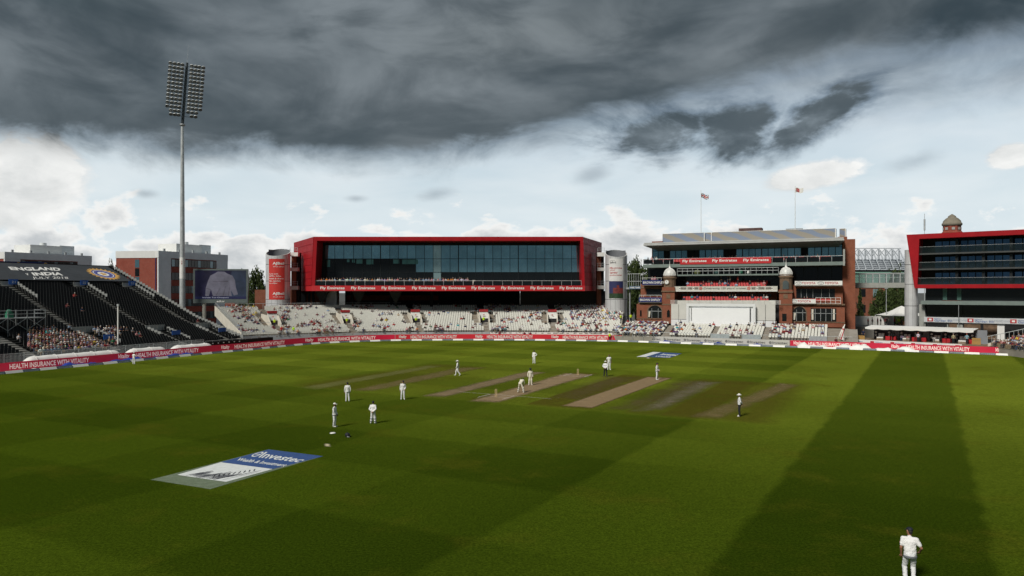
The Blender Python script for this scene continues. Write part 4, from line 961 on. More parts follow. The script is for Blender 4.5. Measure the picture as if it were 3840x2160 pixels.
# ------------------------------------------------------------------ trees
def leaf_mat():
    m = bpy.data.materials.new('dark_foliage'); m.use_nodes = True; T = NT(m.node_tree); b = T.n['Principled BSDF']
    co = T.add('ShaderNodeTexCoord').outputs['Object']; n = T.noise(co, .9, 5, .65)
    T.l.new(T.mix(T.ss(n, .3, .72), (.018, .034, .010), (.075, .105, .028)), b.inputs['Base Color']); b.inputs['Roughness'].default_value = .75; b.inputs['Specular IOR Level'].default_value = .2
    return m
LEAF = leaf_mat(); BARK = M('bark', (.06, .045, .035), .9, 0, .3, 2, .4)
def crown_mesh(seed, rx, rz, n=2600, conif=False):
    r = np.random.default_rng(seed); m = MB(); cl = []
    for k in range(26):
        a, b = r.uniform(0, 2*math.pi), r.uniform(-.9, 1); q = math.sqrt(max(0, 1-b*b))*r.uniform(.35, .85); cl.append((q*math.cos(a)*rx, q*math.sin(a)*rx, b*.75*rz, r.uniform(.22, .42)*rx))
    for k in range(n):
        if conif:
            h = r.uniform(0, 1)**.8; q = rx*(1-h)*r.uniform(.3, 1.05)*(.75+.25*math.sin(h*34)); a = r.uniform(0, 6.283); c = np.array([q*math.cos(a), q*math.sin(a), (h*2-1)*rz-.25*q])
        else:
            x, y, z, s_ = cl[r.integers(len(cl))]; d = r.normal(size=3); d /= np.linalg.norm(d); c = np.array([x, y, z])+d*s_*r.uniform(.55, 1.1)
        u = r.normal(size=3); u /= np.linalg.norm(u); w = np.cross(u, r.normal(size=3)); w /= np.linalg.norm(w); s_ = r.uniform(.16, .38)
        m.add([c+u*s_, c+w*s_*.7, c-u*s_, c-w*s_*.7], [(0, 1, 2, 3)])
    return m.mesh('crown', LEAF)
CR = [crown_mesh(1, 4.2, 4.0), crown_mesh(2, 4.6, 3.4), crown_mesh(3, 3.0, 6.5, 2600, True)]
def tree(x, ytop, Y, w_px, kind, label, name='broadleaf_tree', ybase=None):
    p = P(x, ytop, Y); R = w_px*Y/F/2; base = [4.2, 4.6, 3.0][kind]; hz = [4.0, 3.4, 6.5][kind]; s_ = R/base; sz = max(s_, p.z*.43/hz) if kind < 2 else p.z*.47/hz
    r = empty(name, (p.x, p.y, 0), random.uniform(0, 6)); tag(r, label, 'tree', 'trees around the ground')
    zc = p.z-hz*sz
    m = MB(); m.cyl((0, 0, -.1), (0, 0, zc), .35, .18, 8)
    for k in range(5): a = k*1.26; m.cyl((0, 0, zc*.8), (R*.55*math.cos(a), R*.55*math.sin(a), zc+hz*sz*.35), .14, .05, 5)
    m.build('trunk', BARK, r); c = link('crown', CR[kind], r, (0, 0, zc)); c.scale = (s_, s_, sz)
    if kind < 2:
        for k in (0, 1, 2): a = k*2.1+x; c = link('crown', CR[(kind+k) % 2], r, (R*.6*math.cos(a), R*.6*math.sin(a), zc-hz*sz*(.10+.22*k)), a); c.scale = (s_*.72, s_*.72, sz*.55)
tree(960, 1008, 190, 75, 0, 'dark leafy tree between the video screen and the silver tower')
tree(915, 1020, 196, 60, 1, 'dark tree partly hidden behind the video screen')
tree(2385, 972, 185, 90, 0, 'dark leafy tree between the second silver tower and the pavilion')
tree(2350, 985, 195, 70, 1, 'dark tree just behind the second silver tower')
tree(2420, 990, 200, 70, 1, 'dark tree behind the corner of the pavilion roof')
tree(3225, 1078, 168, 60, 2, 'dark conifer below the footbridge beside the pavilion flank', 'conifer_tree')
tree(3300, 1085, 172, 75, 0, 'dark tree below the middle of the footbridge')
tree(3365, 1003, 182, 80, 1, 'tall dark tree behind the footbridge near the hotel')
tree(3345, 1085, 176, 60, 0, 'dark tree beside the marquee')
tree(420, 985, 175, 60, 1, 'thin leafy tree top above the corner of the black stand')

# ------------------------------------------------------------------ red framed building over the white stand
YP = 165.0
pt = Frame((-60, YP), (40, YP)); r = pt.root('events_building'); tag(r, 'long red framed building with big glass front over the white seats', 'building')
def pz(i, x, y, d=0.): return pt.Z(i, x, y, d)
oTL, oTR = pz(2, 1010, 70), pz(3, 1575, 78); oBL, oBR = pz(2, 990, 622), pz(3, 1592, 618)
zT = (oTL[1]+oTR[1])/2; zB = (oBL[1]+oBR[1])/2; zF = pz(2, 1000, 566)[1]                      # top, underside, fascia top
iTL, iTR, iBL, iBR = pz(2, 1043, 112), pz(3, 1545, 117), pz(2, 1022, 560), pz(3, 1562, 555)
zI = (iTL[1]+iTR[1])/2; zS = zF
DEP = 6.0                                                                                     # depth of the reveal
m = MB(); m.prism([(oTL[0], zT), (oTR[0], zT), (iTR[0], zI), (iTL[0], zI)], 0, DEP); m.build('frame_head', RED, r)
m = MB(); m.prism([(oTL[0], zT), (iTL[0], zI), (iBL[0], zS), (oBL[0], zS)], 0, DEP); m.build('frame_jamb', RED, r)
m = MB(); m.prism([(oTR[0], zT), (oBR[0], zS), (iBR[0], zS), (iTR[0], zI)], 0, DEP); m.build('frame_jamb', RED, r)
m = MB(); m.box(oBL[0]-.02, oBR[0]+.02, -.06, .9, zB, zS-.004); fas = m.build('fascia', RED_SIGN, r)
for zi, x0, x1 in ((2, 1077, 1322), (2, 1387, 1630), (2, 1694, 1932), (2, 2000, 2236), (2, 2300, 2537), (3, 452, 687), (3, 750, 983), (3, 1045, 1277), (3, 1338, 1567)):
    a0, a1 = pz(zi, x0, 590)[0], pz(zi, x1, 590)[0]; sign_text('Fly Emirates', a0, a1, zB+.20, zS-.24, -.085, LETTER, fas, .025)
# side walls splay outwards to the back, clad in horizontal panels
bL, bR = (-55.3+60, 19.6), (22.8+60, 19.6)
def side(front_t, front_b, back, name, flip):
    n = 7; zs = np.linspace(zS, zT-.02, n+1)
    for k in range(n):
        m = MB(); z0, z1 = zs[k]+.03, zs[k+1]-.03
        def fx(z): t = (z-zS)/(zT-zS); return front_b+(front_t-front_b)*t
        zk = lambda z: z
        q0 = [(fx(z0), .02, z0), (back[0], back[1], z0), (back[0], back[1], z1), (fx(z1), .02, z1)]
        nrm = Vector((back[1], -(back[0]-fx(z0)), 0)).normalized()*(.12 if flip else -.12)
        m.hexa([(p[0]+nrm.x, p[1]+nrm.y, p[2]) for p in q0] if not flip else q0, q0 if not flip else [(p[0]-nrm.x, p[1]-nrm.y, p[2]) for p in q0]); m.build('cladding_panel', RED, r)
side(oTL[0], oBL[0], bL, 'left', False); side(oTR[0], oBR[0], bR, 'right', True)
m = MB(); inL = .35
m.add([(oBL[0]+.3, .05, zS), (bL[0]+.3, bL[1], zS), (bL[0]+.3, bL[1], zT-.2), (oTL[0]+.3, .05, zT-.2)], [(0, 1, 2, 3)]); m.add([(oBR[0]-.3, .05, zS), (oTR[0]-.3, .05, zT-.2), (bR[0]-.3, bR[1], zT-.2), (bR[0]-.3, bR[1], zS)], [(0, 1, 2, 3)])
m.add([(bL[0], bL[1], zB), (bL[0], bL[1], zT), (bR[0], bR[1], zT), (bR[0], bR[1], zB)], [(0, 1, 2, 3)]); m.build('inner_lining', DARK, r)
m = MB(); m.slab([(oTL[0]+.2, .3), (oTR[0]-.2, .3), (bR[0], bR[1]), (bL[0], bL[1])], zT-.6, zT-.1); m.build('roof', GREY, r)
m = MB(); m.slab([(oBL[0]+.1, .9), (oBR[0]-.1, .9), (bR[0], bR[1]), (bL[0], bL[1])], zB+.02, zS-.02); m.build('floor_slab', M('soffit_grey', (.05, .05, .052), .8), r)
m = MB(); m.hexa([(oBL[0], .0, zB), (oBL[0]+.1, .9, zB), (bL[0]+.1, bL[1], zB), (bL[0], bL[1], zB)], [(oBL[0], .0, zS-.02), (oBL[0]+.1, .9, zS-.02), (bL[0]+.1, bL[1], zS-.02), (bL[0], bL[1], zS-.02)]); m.build('side_fascia', RED_SIGN, r)
m = MB(); m.hexa([(oBR[0]-.1, .9, zB), (oBR[0], 0, zB), (bR[0], bR[1], zB), (bR[0]-.1, bR[1], zB)], [(oBR[0]-.1, .9, zS-.02), (oBR[0], 0, zS-.02), (bR[0], bR[1], zS-.02), (bR[0]-.1, bR[1], zS-.02)]); m.build('side_fascia', RED_SIGN, r)
# glass wall, set back
GD = 5.2
def gz(i, x, y): return pt.Z(i, x, y, -GD)
z1g = gz(2, 1500, 160)[1]; z2g = gz(2, 1500, 296)[1]; z3g = gz(2, 1500, 432)[1]; z4g = zS
xs = [gz(2, q, 300)[0] for q in (1125, 1222, 1313, 1410, 1505, 1592, 1682, 1775, 1862, 1950, 2037, 2125, 2212, 2292)]+[gz(3, q, 300)[0] for q in (235, 320, 407, 493, 578, 665, 750, 838, 922, 1012, 1100, 1190, 1280, 1370, 1458)]
m = MB(); m.box(iTL[0]-.6, iTR[0]+.6, GD+.02, GD+.25, z1g, zI+.3); m.build('bulkhead', DARK, r)
m = MB(); m.box(iTL[0]-.6, xs[0]-.05, GD, GD+.2, zS, z1g); m.build('dark_return', DARK, r); m = MB(); m.box(xs[-1]+2.2, iTR[0]+.6, GD, GD+.2, zS, z1g); m.build('dark_return', DARK, r)
xs2 = xs+[xs[-1]+2.1]
for k, (x0, x1) in enumerate(zip(xs2, xs2[1:])):
    for j, (za, zb) in enumerate(((z2g, z1g), (z3g, z2g), (z4g, z3g))):
        low_dark = j == 1 and k < 10
        mt = GLASS_L if k == 12 and j < 3 else (GLASS_D if j == 2 or low_dark else GLASS)
        m = MB(); m.box(x0+.05, x1-.05, GD+.05, GD+.08, za+.05, zb-.05); m.build('glass_pane', mt, r)
m = MB()
for k, x in enumerate(xs2): w_ = .10 if k in (6, 15, 22) else .045; m.box(x-w_, x+w_, GD-.02, GD+.12, zS, z1g)
for z in (z1g, z2g, z3g): m.box(xs2[0], xs2[-1], GD+.0, GD+.11, z-.05, z+.05)
m.build('mullions', MULL, r)
# pale strips laid over the lower left glass, standing for far windows behind it
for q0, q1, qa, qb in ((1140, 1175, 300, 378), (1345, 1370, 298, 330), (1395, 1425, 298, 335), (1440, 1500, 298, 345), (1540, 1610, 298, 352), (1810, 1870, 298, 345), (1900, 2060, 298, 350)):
    a0, za = gz(2, q0, qa); a1, zb = gz(2, q1, qb); m = MB(); m.box(a0, a1, GD+.01, GD+.045, zb, za-.12); m.build('pale_glass_strip', glass_mat('green_glass', (.20, .42, .36), .08, .7), r)
# balcony railing
m = MB(); zr = zS+1.1; m.cyl((iBL[0]+.1, .35, zr), (iBR[0]-.1, .35, zr), .05, None, 6)
nP = 27
for k in range(nP+1): a = iBL[0]+.1+(iBR[0]-iBL[0]-.2)*k/nP; m.cyl((a, .35, zS), (a, .35, zr), .045, None, 5)
m.build('balcony_rail', GALV, r)
for k in range(nP):
    a = iBL[0]+.1+(iBR[0]-iBL[0]-.2)*k/nP; w_ = (iBR[0]-iBL[0]-.2)/nP; m = MB(); m.box(a+.12, a+w_-.12, .34, .36, zS+.12, zr-.1); m.build('balustrade_panel', GLASS_D, r)
m = MB(); a0, _ = pz(3, 455, 540); m.lathe((a0+.5, 1.2, zS), [(.38, 0), (.45, 1.25)], 10); m.build('planter', OFFWHITE, r)
# undercroft: columns, brick back wall, dark soffit
UD = 19.0
m = MB(); m.box(-3, 9.0, UD-6, UD-5.6, 0, zB+.3); m.box(9.0, 17.5, UD-5.6, UD-5.2, 0, zB); m.build('undercroft_brick_wall', BRICK_P, r)
m = MB(); m.box(17.5, 62, UD+1, UD+1.4, 0, zB); m.build('undercroft_back_wall', DARK, r)
za, zb = pt.Z(2, 1800, 664, -UD)[1], pt.Z(2, 1800, 715, -UD)[1]
m = MB(); m.box(18, pt.Z(2, 2262, 700, -UD)[0], UD+.6, UD+.9, zb, za); m.build('far_brick_band', BRICK_B, r)
m = MB(); m.box(62, bR[0], UD-9, UD-8.6, 0, zB); m.build('undercroft_side_wall', M('brown_render', (.05, .045, .04), .9), r)
for q in (885,): a, _ = pt.Z(2, q, 660, -(UD-6)); m = MB(); m.box(a-.6, a+1.1, UD-6.15, UD-6.02, 4.5, zB); m.build('window', GLASS_D, r)
a0, _ = pt.Z(2, 1132, 700, -10); m = MB(); m.box(a0, a0+2.6, 10, 11, 4, zB); m.build('pale_pier', SILVER, r)
for q, big in ((965, 0), (1005, 0), (1395, 1), (1790, 1), (2195, 1)):
    a, _ = pt.Z(2, q, 700, -9); m = MB(); m.cyl((a, 9, 4), (a, 9, zB), .42 if big else .3, None, 10); m.build('column', BLACK, r)
for q in (1095, 1465, 1835):
    a, _ = pt.Z(2, q, 650, -8); m = MB(); m.hexa([(a-.35, 7.7, zB-2.6), (a+.35, 7.7, zB-2.6), (a+.35, 8.3, zB-2.6), (a-.35, 8.3, zB-2.6)], [(a-1.6, 7.5, zB-.05), (a+1.6, 7.5, zB-.05), (a+1.6, 8.5, zB-.05), (a-1.6, 8.5, zB-.05)]); m.cyl((a, 8, 4.5), (a, 8, zB-2.6), .3, None, 8); m.build('bracket_column', M('bracket_steel', (.06, .06, .055), .6, .3), r)
m = MB(); a, z = pt.Z(3, 970, 700, -12); m.box(a, a+2.4, 12, 12.1, z, z+.12); m.build('strip_light', M('strip_light_glow', (.8, .82, .8), .5, emit=.7), r)

# silver stair towers and landings
def silver_tower(i, x0, x1, ytop, ybot, Yc, banner, label, turn):
    pa, pb = P(*S(i, x0, ytop), Yc), P(*S(i, x1, ytop), Yc); R = (pb.x-pa.x)/2; c = ((pa.x+pb.x)/2, Yc+R*.2); zt = pa.z
    r = empty('stair_tower', (c[0], c[1], 0)); tag(r, label, 'tower', 'silver stair towers beside the red building'); n = 14; zs = [0, 4.2, 8.2, 12.4, 16.2]
    slope = lambda t: zt-1.9*(.5-.5*math.sin(t))          # cut slanting: low at the front
    for k in range(len(zs)):
        for s_ in range(n):                                # curved metal panels with open joints
            t0, t1 = 2*math.pi*s_/n+.008, 2*math.pi*(s_+1)/n-.008; m = MB(); N = 3; vs_ = []
            for j in range(N+1):
                t = t0+(t1-t0)*j/N; top = (zs[k+1]-.06) if k+1 < len(zs) else slope(t); vs_ += [(R*math.cos(t), R*math.sin(t), zs[k]+.04), (R*math.cos(t), R*math.sin(t), top)]
            m.add(vs_, [(2*j, 2*j+2, 2*j+3, 2*j+1) for j in range(N)], 0, True); m.build('cladding_panel', SILVER, r)
    m = MB(); m.lathe((0, 0, 0), [(R-.06, 0), (R-.06, zt-2.2)], 28); m.build('inner_drum', M('drum_inner_grey', (.09, .09, .10), .7), r)
    m = MB(); m.lathe((0, 0, 0), [(R-.05, zt-2.2), (R-.05, zt-.2)], 28, 0, True, math.radians(20), math.radians(160)); m.build('inner_top', M('tower_inner_grey', (.17, .18, .20), .6), r)
    m = MB(); q = [(R*1.0*math.cos(t*math.pi/14), R*math.sin(t*math.pi/14), slope(t*math.pi/14)) for t in range(28)]; m.add(q+[(p[0]*.955, p[1]*.955, p[2]+.02) for p in q], [(i_, (i_+1) % 28, (i_+1) % 28+28, i_+28) for i_ in range(28)]); m.build('rim', WHITE, r)
    bx0, by0, bx1, by1, mat = banner
    fx = lambda q: math.asin(max(-.98, min(.98, (P(*S(i, q, 400), Yc).x-c[0])/R)))
    f0, f1 = fx(bx0), fx(bx1); zb1, zb0 = P(*S(i, bx0, by0), Yc-R*.7).z, P(*S(i, bx0, by1), Yc-R*.7).z
    def on(u, v, k=.04): t = -math.pi/2+f0+(f1-f0)*u; return ((R+k)*math.cos(t), (R+k)*math.sin(t), zb0+(zb1-zb0)*v)
    def patch(name, mat, u0, u1, v0, v1, k, par):
        m = MB(); N = 8
        for j in range(N+1): m.v += [on(u0+(u1-u0)*j/N, v0, k), on(u0+(u1-u0)*j/N, v1, k)]
        for j in range(N): m.f.append([2*j, 2*j+2, 2*j+3, 2*j+1]); m.mi.append(0); m.sm.append(True)
        return m.build(name, mat, par)
    b = patch('banner', mat, 0, 1, 0, 1, .04, r)
    def t_(txt, u0, u1, v0, v1, mt, bold=.0): lettering(txt, lambda u, v: on(u0+(u1-u0)*u, v0+(v1-v0)*v, .06), mt, b, bold)
    return r, b, t_, patch
BAN_RED = M('banner_red', (.56, .035, .028), .6, 0, .06, .5)
tr, tb, tt, _ = silver_tower(2, 525, 765, 190, 745, 168, (587, 297, 735, 707, BAN_RED), 'silver drum tower with tall red banner left of the red building', 0)
for v in (.84, .10):
    tt('AJBell', .27, .97, v, v+.082, LETTER, .02); tt('invest smart', .30, .97, v-.045, v-.018, LETTER, .0)
    pts = [(.07, v+.075), (.22, v+.085), (.25, v+.05), (.22, v+.01), (.10, v+.0), (.16, v+.03), (.16, v+.055)]
    m = MB(); R_ = None
for k, tx in enumerate(('Low-cost', 'SIPPs, ISAs,', 'funds & shares.', 'No catches', 'no slips.')): tt(tx, .05, (.60, .78, .96, .74, .56)[k], .615-.058*k, .650-.058*k, LETTER, .01)
tr2, tb2, tt2, patch2 = silver_tower(3, 1800, 2020, 200, 910, 168, (1830, 295, 1962, 692, M('banner_white', (.70, .70, .70), .6, 0, .05)), 'silver drum tower with white and dark banner beside the pavilion', 0)
tt2('Salford', .06, .5, .88, .93, LETTER_D, .02); tt2('University of', .06, .42, .945, .963, LETTER_D)
for k, tx in enumerate(('Maximise', 'your', 'career', 'potential')): tt2(tx, .06, (.92, .46, .62, .90)[k], .745-.062*k, .785-.062*k, LETTER_R, .01)
def dusk_mat():
    m = bpy.data.materials.new('banner_picture'); m.use_nodes = True; T = NT(m.node_tree); b = T.n['Principled BSDF']; co = T.add('ShaderNodeTexCoord').outputs['Object']; x, y, z = T.sep(co)
    n = T.noise(co, .9, 5); c = T.mix(T.ss(T.m('ADD', z, n), 8.4, 10.2), (.30, .22, .20), (.02, .025, .10)); T.l.new(c, b.inputs['Base Color']); b.inputs['Roughness'].default_value = .6; return m
pic = patch2('banner_picture', dusk_mat(), 0, 1, .0, .43, .055, tb2)
def banner_pic(R, f0, f1): pass
patch2('picture_building', M('print_brick_red', (.17, .03, .028), .6, 0, .4, 2), .30, 1, .12, .26, .065, tb2); patch2('picture_tower', M('print_brick_red'), .55, .72, .26, .33, .065, tb2); patch2('picture_hedge', M('print_green', (.02, .05, .02), .6, 0, .5, 2), 0, 1, .0, .12, .07, tb2)
lf = Frame((-60, 172), (40, 172)); lr = lf.root('landing_stack'); tag(lr, 'white edged landings between the red building and the left silver tower', 'landing', 'landings by the silver towers')
def landings(i, x0, x1, rows, lr, brickside):
    for y0, y1 in rows:
        a0, z1 = lf.Z(i, x0, y0); a1, z0 = lf.Z(i, x1, y1); m = MB(); m.box(a0, a1, 0, 3, z0, z1); m.build('landing_slab', WHITE, lr)
        m = MB()
        for z in (.55, 1.05): m.cyl((a0, .1, z1+z), (a1, .1, z1+z), .035, None, 5)
        for t in (0.05, .5, .95): m.cyl((a0+(a1-a0)*t, .1, z1), (a0+(a1-a0)*t, .1, z1+1.05), .035, None, 5)
        m.build('landing_rail', GALV, lr)
    a0, z1 = lf.Z(i, x0, rows[0][0]); a1, z0 = lf.Z(i, x1, rows[-1][1]); m = MB(); am = a0+(a1-a0)*.6
    m.box(a0, am, 1.2, 2.8, 0, z1); m.build('landing_wall', BRICK_P, lr); m = MB(); m.box(am, a1, 1.5, 2.8, 0, z1); m.build('landing_recess', DARK, lr)
landings(2, 768, 850, ((232, 270), (385, 420), (570, 607)), lr, 1)
lr = lf.root('landing_stack'); tag(lr, 'white edged landings between the red building and the right silver tower', 'landing', 'landings by the silver towers'); landings(3, 1718, 1792, ((232, 272), (385, 418), (565, 600)), lr, 0)

# ------------------------------------------------------------------ brick pavilion
pv = Frame((29, 160), (65.5, 143.5)); r = pv.root('pavilion'); tag(r, 'red brick pavilion with domed towers and a modern glazed top floor', 'building')
def Q(x, y, d=0.): return pv.Z(4, x, y, d)
def pbox(name, mat, x0, x1, y0, y1, d, back, par=None, ref=None):
    """front face at d metres out, px extents measured there; back = thickness"""
    a0, a1 = Q(x0, y0, d)[0], Q(x1, y0, d)[0]; xr = (x0+x1)/2 if ref is None else ref; z1, z0 = Q(xr, y0, d)[1], Q(xr, y1, d)[1]
    m = MB(); m.box(a0, a1, -d, -d+back, z0, z1); m.build(name, mat, par or r); return a0, a1, z0, z1
DT = 4.0
# core of the building so nothing shows through
pbox('rear_core', DARK, 318, 1888, 545, 1260, -6, 10, ref=1100)
# roof canopy
a0, a1 = Q(248, 515, 2.5)[0], Q(1900, 480, 2.5)[0]; zc = (Q(248, 515, 2.5)[1]+Q(1900, 474, 2.5)[1])/2
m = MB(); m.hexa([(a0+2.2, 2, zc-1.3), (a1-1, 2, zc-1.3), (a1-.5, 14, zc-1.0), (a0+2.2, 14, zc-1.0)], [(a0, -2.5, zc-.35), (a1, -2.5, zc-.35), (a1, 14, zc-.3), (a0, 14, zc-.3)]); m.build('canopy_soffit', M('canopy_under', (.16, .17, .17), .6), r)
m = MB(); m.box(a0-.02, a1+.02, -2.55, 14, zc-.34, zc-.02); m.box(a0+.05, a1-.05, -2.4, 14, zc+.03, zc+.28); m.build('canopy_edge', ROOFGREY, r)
# striped screen on the roof
def stripe_mat():
    m = bpy.data.materials.new('striped_louvres'); m.use_nodes = True; T = NT(m.node_tree); b = T.n['Principled BSDF']; co = T.add('ShaderNodeTexCoord').outputs['Object']; x, y, z = T.sep(co)
    w = T.m('ADD', T.m('MULTIPLY', x, .62), T.m('ADD', T.m('MULTIPLY', z, 1.55), T.m('MULTIPLY', T.m('SUBTRACT', T.noise(co, .25, 2), .5), 1.6)))
    f = T.ss(T.m('SINE', T.m('MULTIPLY', w, 1.9)), -.25, .25); c = T.mix(f, (.24, .29, .39), (.34, .315, .27))
    lou = T.ss(T.m('SINE', T.m('MULTIPLY', z, 42.)), -.6, .6, .78, 1.); c = T.mix(1., c, T.xyz(lou, lou, lou), 'MULTIPLY'); T.l.new(c, b.inputs['Base Color']); b.inputs['Roughness'].default_value = .5; b.inputs['Metallic'].default_value = .2; return m
STR = stripe_mat(); dS = -3.0
zs1, zs0 = Q(1100, 412, dS)[1], Q(1100, 488, dS)[1]-.3
for x0, x1, dd in ((405, 748, 0), (756, 805, -.25), (813, 1828, 0), (1862, 1910, -1.5)):
    a0, a1 = Q(x0, 430, dS)[0], Q(x1, 430, dS)[0]; m = MB(); m.box(a0, a1, -dS-dd, -dS-dd+4.5, zs0, zs1); m.build('roof_screen', STR, r)
    m = MB(); m.box(a1-.04, a1+.10, -dS-dd-.05, -dS-dd+.15, zs0, zs1+.05); m.box(a0, a1, -dS-dd-.05, -dS-dd+.1, zs1, zs1+.07); m.build('screen_edge', WHITE, r)
    if x1 > 1800: m = MB(); m.box(a1+.11, a1+.2, -dS-dd, -dS-dd+4.4, zs0, zs1-.05); m.build('screen_end', M('dark_steel'), r)
pbox('roof_plant', M('rusty_plant', (.10, .055, .05), .8, 0, .3), 1032, 1222, 384, 425, -7, 3); pbox('roof_board', GREY, 1420, 1560, 388, 396, -6, .3)
pbox('brick_upstand', BRICK_P, 318, 405, 494, 512, -2.4, 3)
# top floor glazing
dG = -2.2; zg1, zg0 = Q(1100, 508, dG)[1]-.2, Q(1100, 645, dG)[1]; a0, a1 = Q(322, 560, dG)[0], Q(1886, 560, dG)[0]; zgm = zg1-1.05
m = MB(); m.box(a0-.05, a1+.1, 2.35, 2.6, zg0-.6, zg1+.4); m.build('glazing_backing', DARK, r)
n = 30; w_ = (a1-a0)/n; doors = {2, 6, 7, 12, 13, 24}
m = MB()
for k in range(n+1): x = a0+k*w_; t_w = .10 if k % 3 == 0 else .04; m.box(x-t_w, x+t_w, 2.15, 2.35, zg0-.5, zg1)
for z in (zg1, zgm): m.box(a0, a1, 2.17, 2.33, z-.06, z+.06)
m.build('mullions', MULL, r)
for k in range(n):
    x = a0+k*w_; m = MB(); m.box(x+.06, x+w_-.06, 2.22, 2.25, zgm+.06, zg1-.06); m.build('glass_pane', GLASS, r)
    if k not in doors: m = MB(); m.box(x+.06, x+w_-.06, 2.22, 2.25, zg0-.4, zgm-.06); m.build('glass_pane', GLASS, r)
# top balcony
dB = 2.0; zb1, zb0 = Q(1100, 672, dB)[1], Q(1100, 700, dB)[1]; a0, a1 = Q(243, 690, dB)[0], Q(1903, 680, dB)[0]
m = MB(); m.box(a0, a1, -dB, 2.3, zb0, zb1); m.build('balcony_slab', GREEN_GREY, r)
m = MB()
for k in range(19): x = a0+.05+(a1-a0-.1)*k/18; m.cyl((x, -dB+.1, zb1), (x, -dB+.1, zb1+1.15), .045, None, 5)
for z in (1.15,): m.cyl((a0, -dB+.1, zb1+z), (a1, -dB+.1, zb1+z), .045, None, 6)
m.cyl((a0, -dB+.1, zb1+1.15), (a0, 2, zb1+1.15), .045, None, 6); m.build('balcony_rail', GALV, r)
for k in range(18):
    x = a0+.05+(a1-a0-.1)*k/18; 
    if k < 3 or k > 11: m = MB(); m.box(x+.1, x+(a1-a0)/18-.1, -dB+.09, -dB+.11, zb1+.1, zb1+1.0); m.build('balustrade_panel', GLASS_D, r)
m = MB(); m.box(a1-.25, a1+.1, -dB-.05, 1.5, zb0-.1, zb1+2.4); m.build('balcony_end_wall', M('render_grey', (.33, .34, .32), .8), r)
b0, b1 = Q(550, 660, dB+.1)[0], Q(1300, 655, dB+.1)[0]; m = MB(); m.box(b0, b1, -dB-.1, -dB-.05, zb1-.12, zb1+1.15); bn = m.build('balcony_banner', RED_SIGN, r)
for x0, x1 in ((570, 768), (815, 1019), (1070, 1280)): sign_text('Fly Emirates', Q(x0, 660, dB+.1)[0], Q(x1, 660, dB+.1)[0], zb1+.18, zb1+.86, -dB-.13, LETTER, bn, .025)
def seat_rows(name_, x0, x1, dlist, z0, dz, gaps, mat, dref):
    me = SEATM.mesh('red_seat', mat); out = []
    for k, d in enumerate(dlist):
        for (g0, g1) in gaps:
            s0, s1 = Q(g0, 700, d)[0], Q(g1, 700, d)[0]; q = s0+.3
            while q < s1-.2: link('seat', me, r, (q, -d, z0+dz*k), 0); out.append((pv.w(q, d, z0+dz*k), pv.rz)); q += .55
    return out
PSEATS = seat_rows('top', 0, 0, [1.0, -.1], zb1+.05, .35, [(310, 480), (490, 560), (760, 900), (1000, 1110), (1120, 1230), (1320, 1440), (1450, 1570), (1620, 1810)], SEAT_R, 1)
# right flank of brick and the wall behind the middle storeys
pbox('brick_flank', BRICK_P, 1888, 1992, 476, 1275, -1.0, 9, ref=1940); pbox('flank_parapet', BRICK_P, 1846, 1926, 456, 492, -2.0, 6, ref=1886)
pbox('middle_recess', GLASS_D, 285, 1890, 690, 1000, -3.2, .3, ref=1100)
for k in range(14): x = 300+k*115; pbox('recess_post', MULL, x, x+6, 695, 820, -3.1, .2)
# camera gantry
dC = 2.6; a0, a1 = Q(526, 760, dC)[0], Q(1360, 752, dC)[0]; zc0, zc1 = Q(950, 766, dC)[1], Q(950, 714, dC)[1]
m = MB(); m.box(a0, a1, -dC, 1.5, zc0-.25, zc0+.05); m.build('gantry_deck', GREEN_GREY, r); m = MB()
for k in range(20): x = a0+(a1-a0)*k/19; m.cyl((x, -dC+.08, zc0), (x, -dC+.08, zc1), .045, None, 5)
for z in (zc1, (zc0+zc1)/2+.1): m.cyl((a0, -dC+.08, z), (a1, -dC+.08, z), .045, None, 6)
m.build('gantry_rail', GALV, r)
for x, w_, h_, mt in ((690, 1.2, 1.0, M('camouflage_net', (.10, .11, .035), .9, 0, .5, 3)), (1050, .7, .9, M('green_cover')), (1110, .5, .7, WHITE), (850, .8, .8, M('teal_case', (.03, .08, .08), .6))):
    a, _ = Q(x, 740, 1.5); m = MB(); m.ball((a, -1.4, zc0+h_*.5), (w_*.6, .5, h_*.55), 8, 6); m.build('covered_equipment', mt, r)
# level two: red seats, banner parapet; level one: wall with windows, red seats
PSEATS += seat_rows('mid', 0, 0, [2.6, 1.7, .8], Q(950, 868, 2.6)[1]-.4, .38, [(600, 1270)], SEAT_R, 2)
dP = 3.6; a0, a1 = Q(505, 880, dP)[0], Q(1352, 880, dP)[0]; zp1, zp0 = Q(930, 864, dP)[1], Q(930, 898, dP)[1]
m = MB(); m.box(a0, a1, -dP, -dP+.25, zp0, zp1); par = m.build('banner_parapet', M('pale_banner', (.55, .55, .50), .7), r); m = MB(); m.box(a0, a1, -dP-.06, 1.5, zp0-.22, zp0-.02); m.build('parapet_slab', WHITE, r)
sign_text("Celebrating 150 years' cricket", Q(742, 880, dP)[0], Q(1093, 880, dP)[0], zp0+.16, zp1-.22, -dP-.03, LETTER_D, par)
for x0, x1 in ((555, 600), (612, 650), (668, 700), (1138, 1170), (1195, 1245), (1255, 1300)):
    m = MB(); m.box(Q(x0, 880, dP)[0], Q(x1, 880, dP)[0], -dP-.02, -dP-.01, zp0+.2, zp1-.2); m.build('photo_print', M('sepia_print', (.20, .18, .16), .7, 0, .5, 3), par)
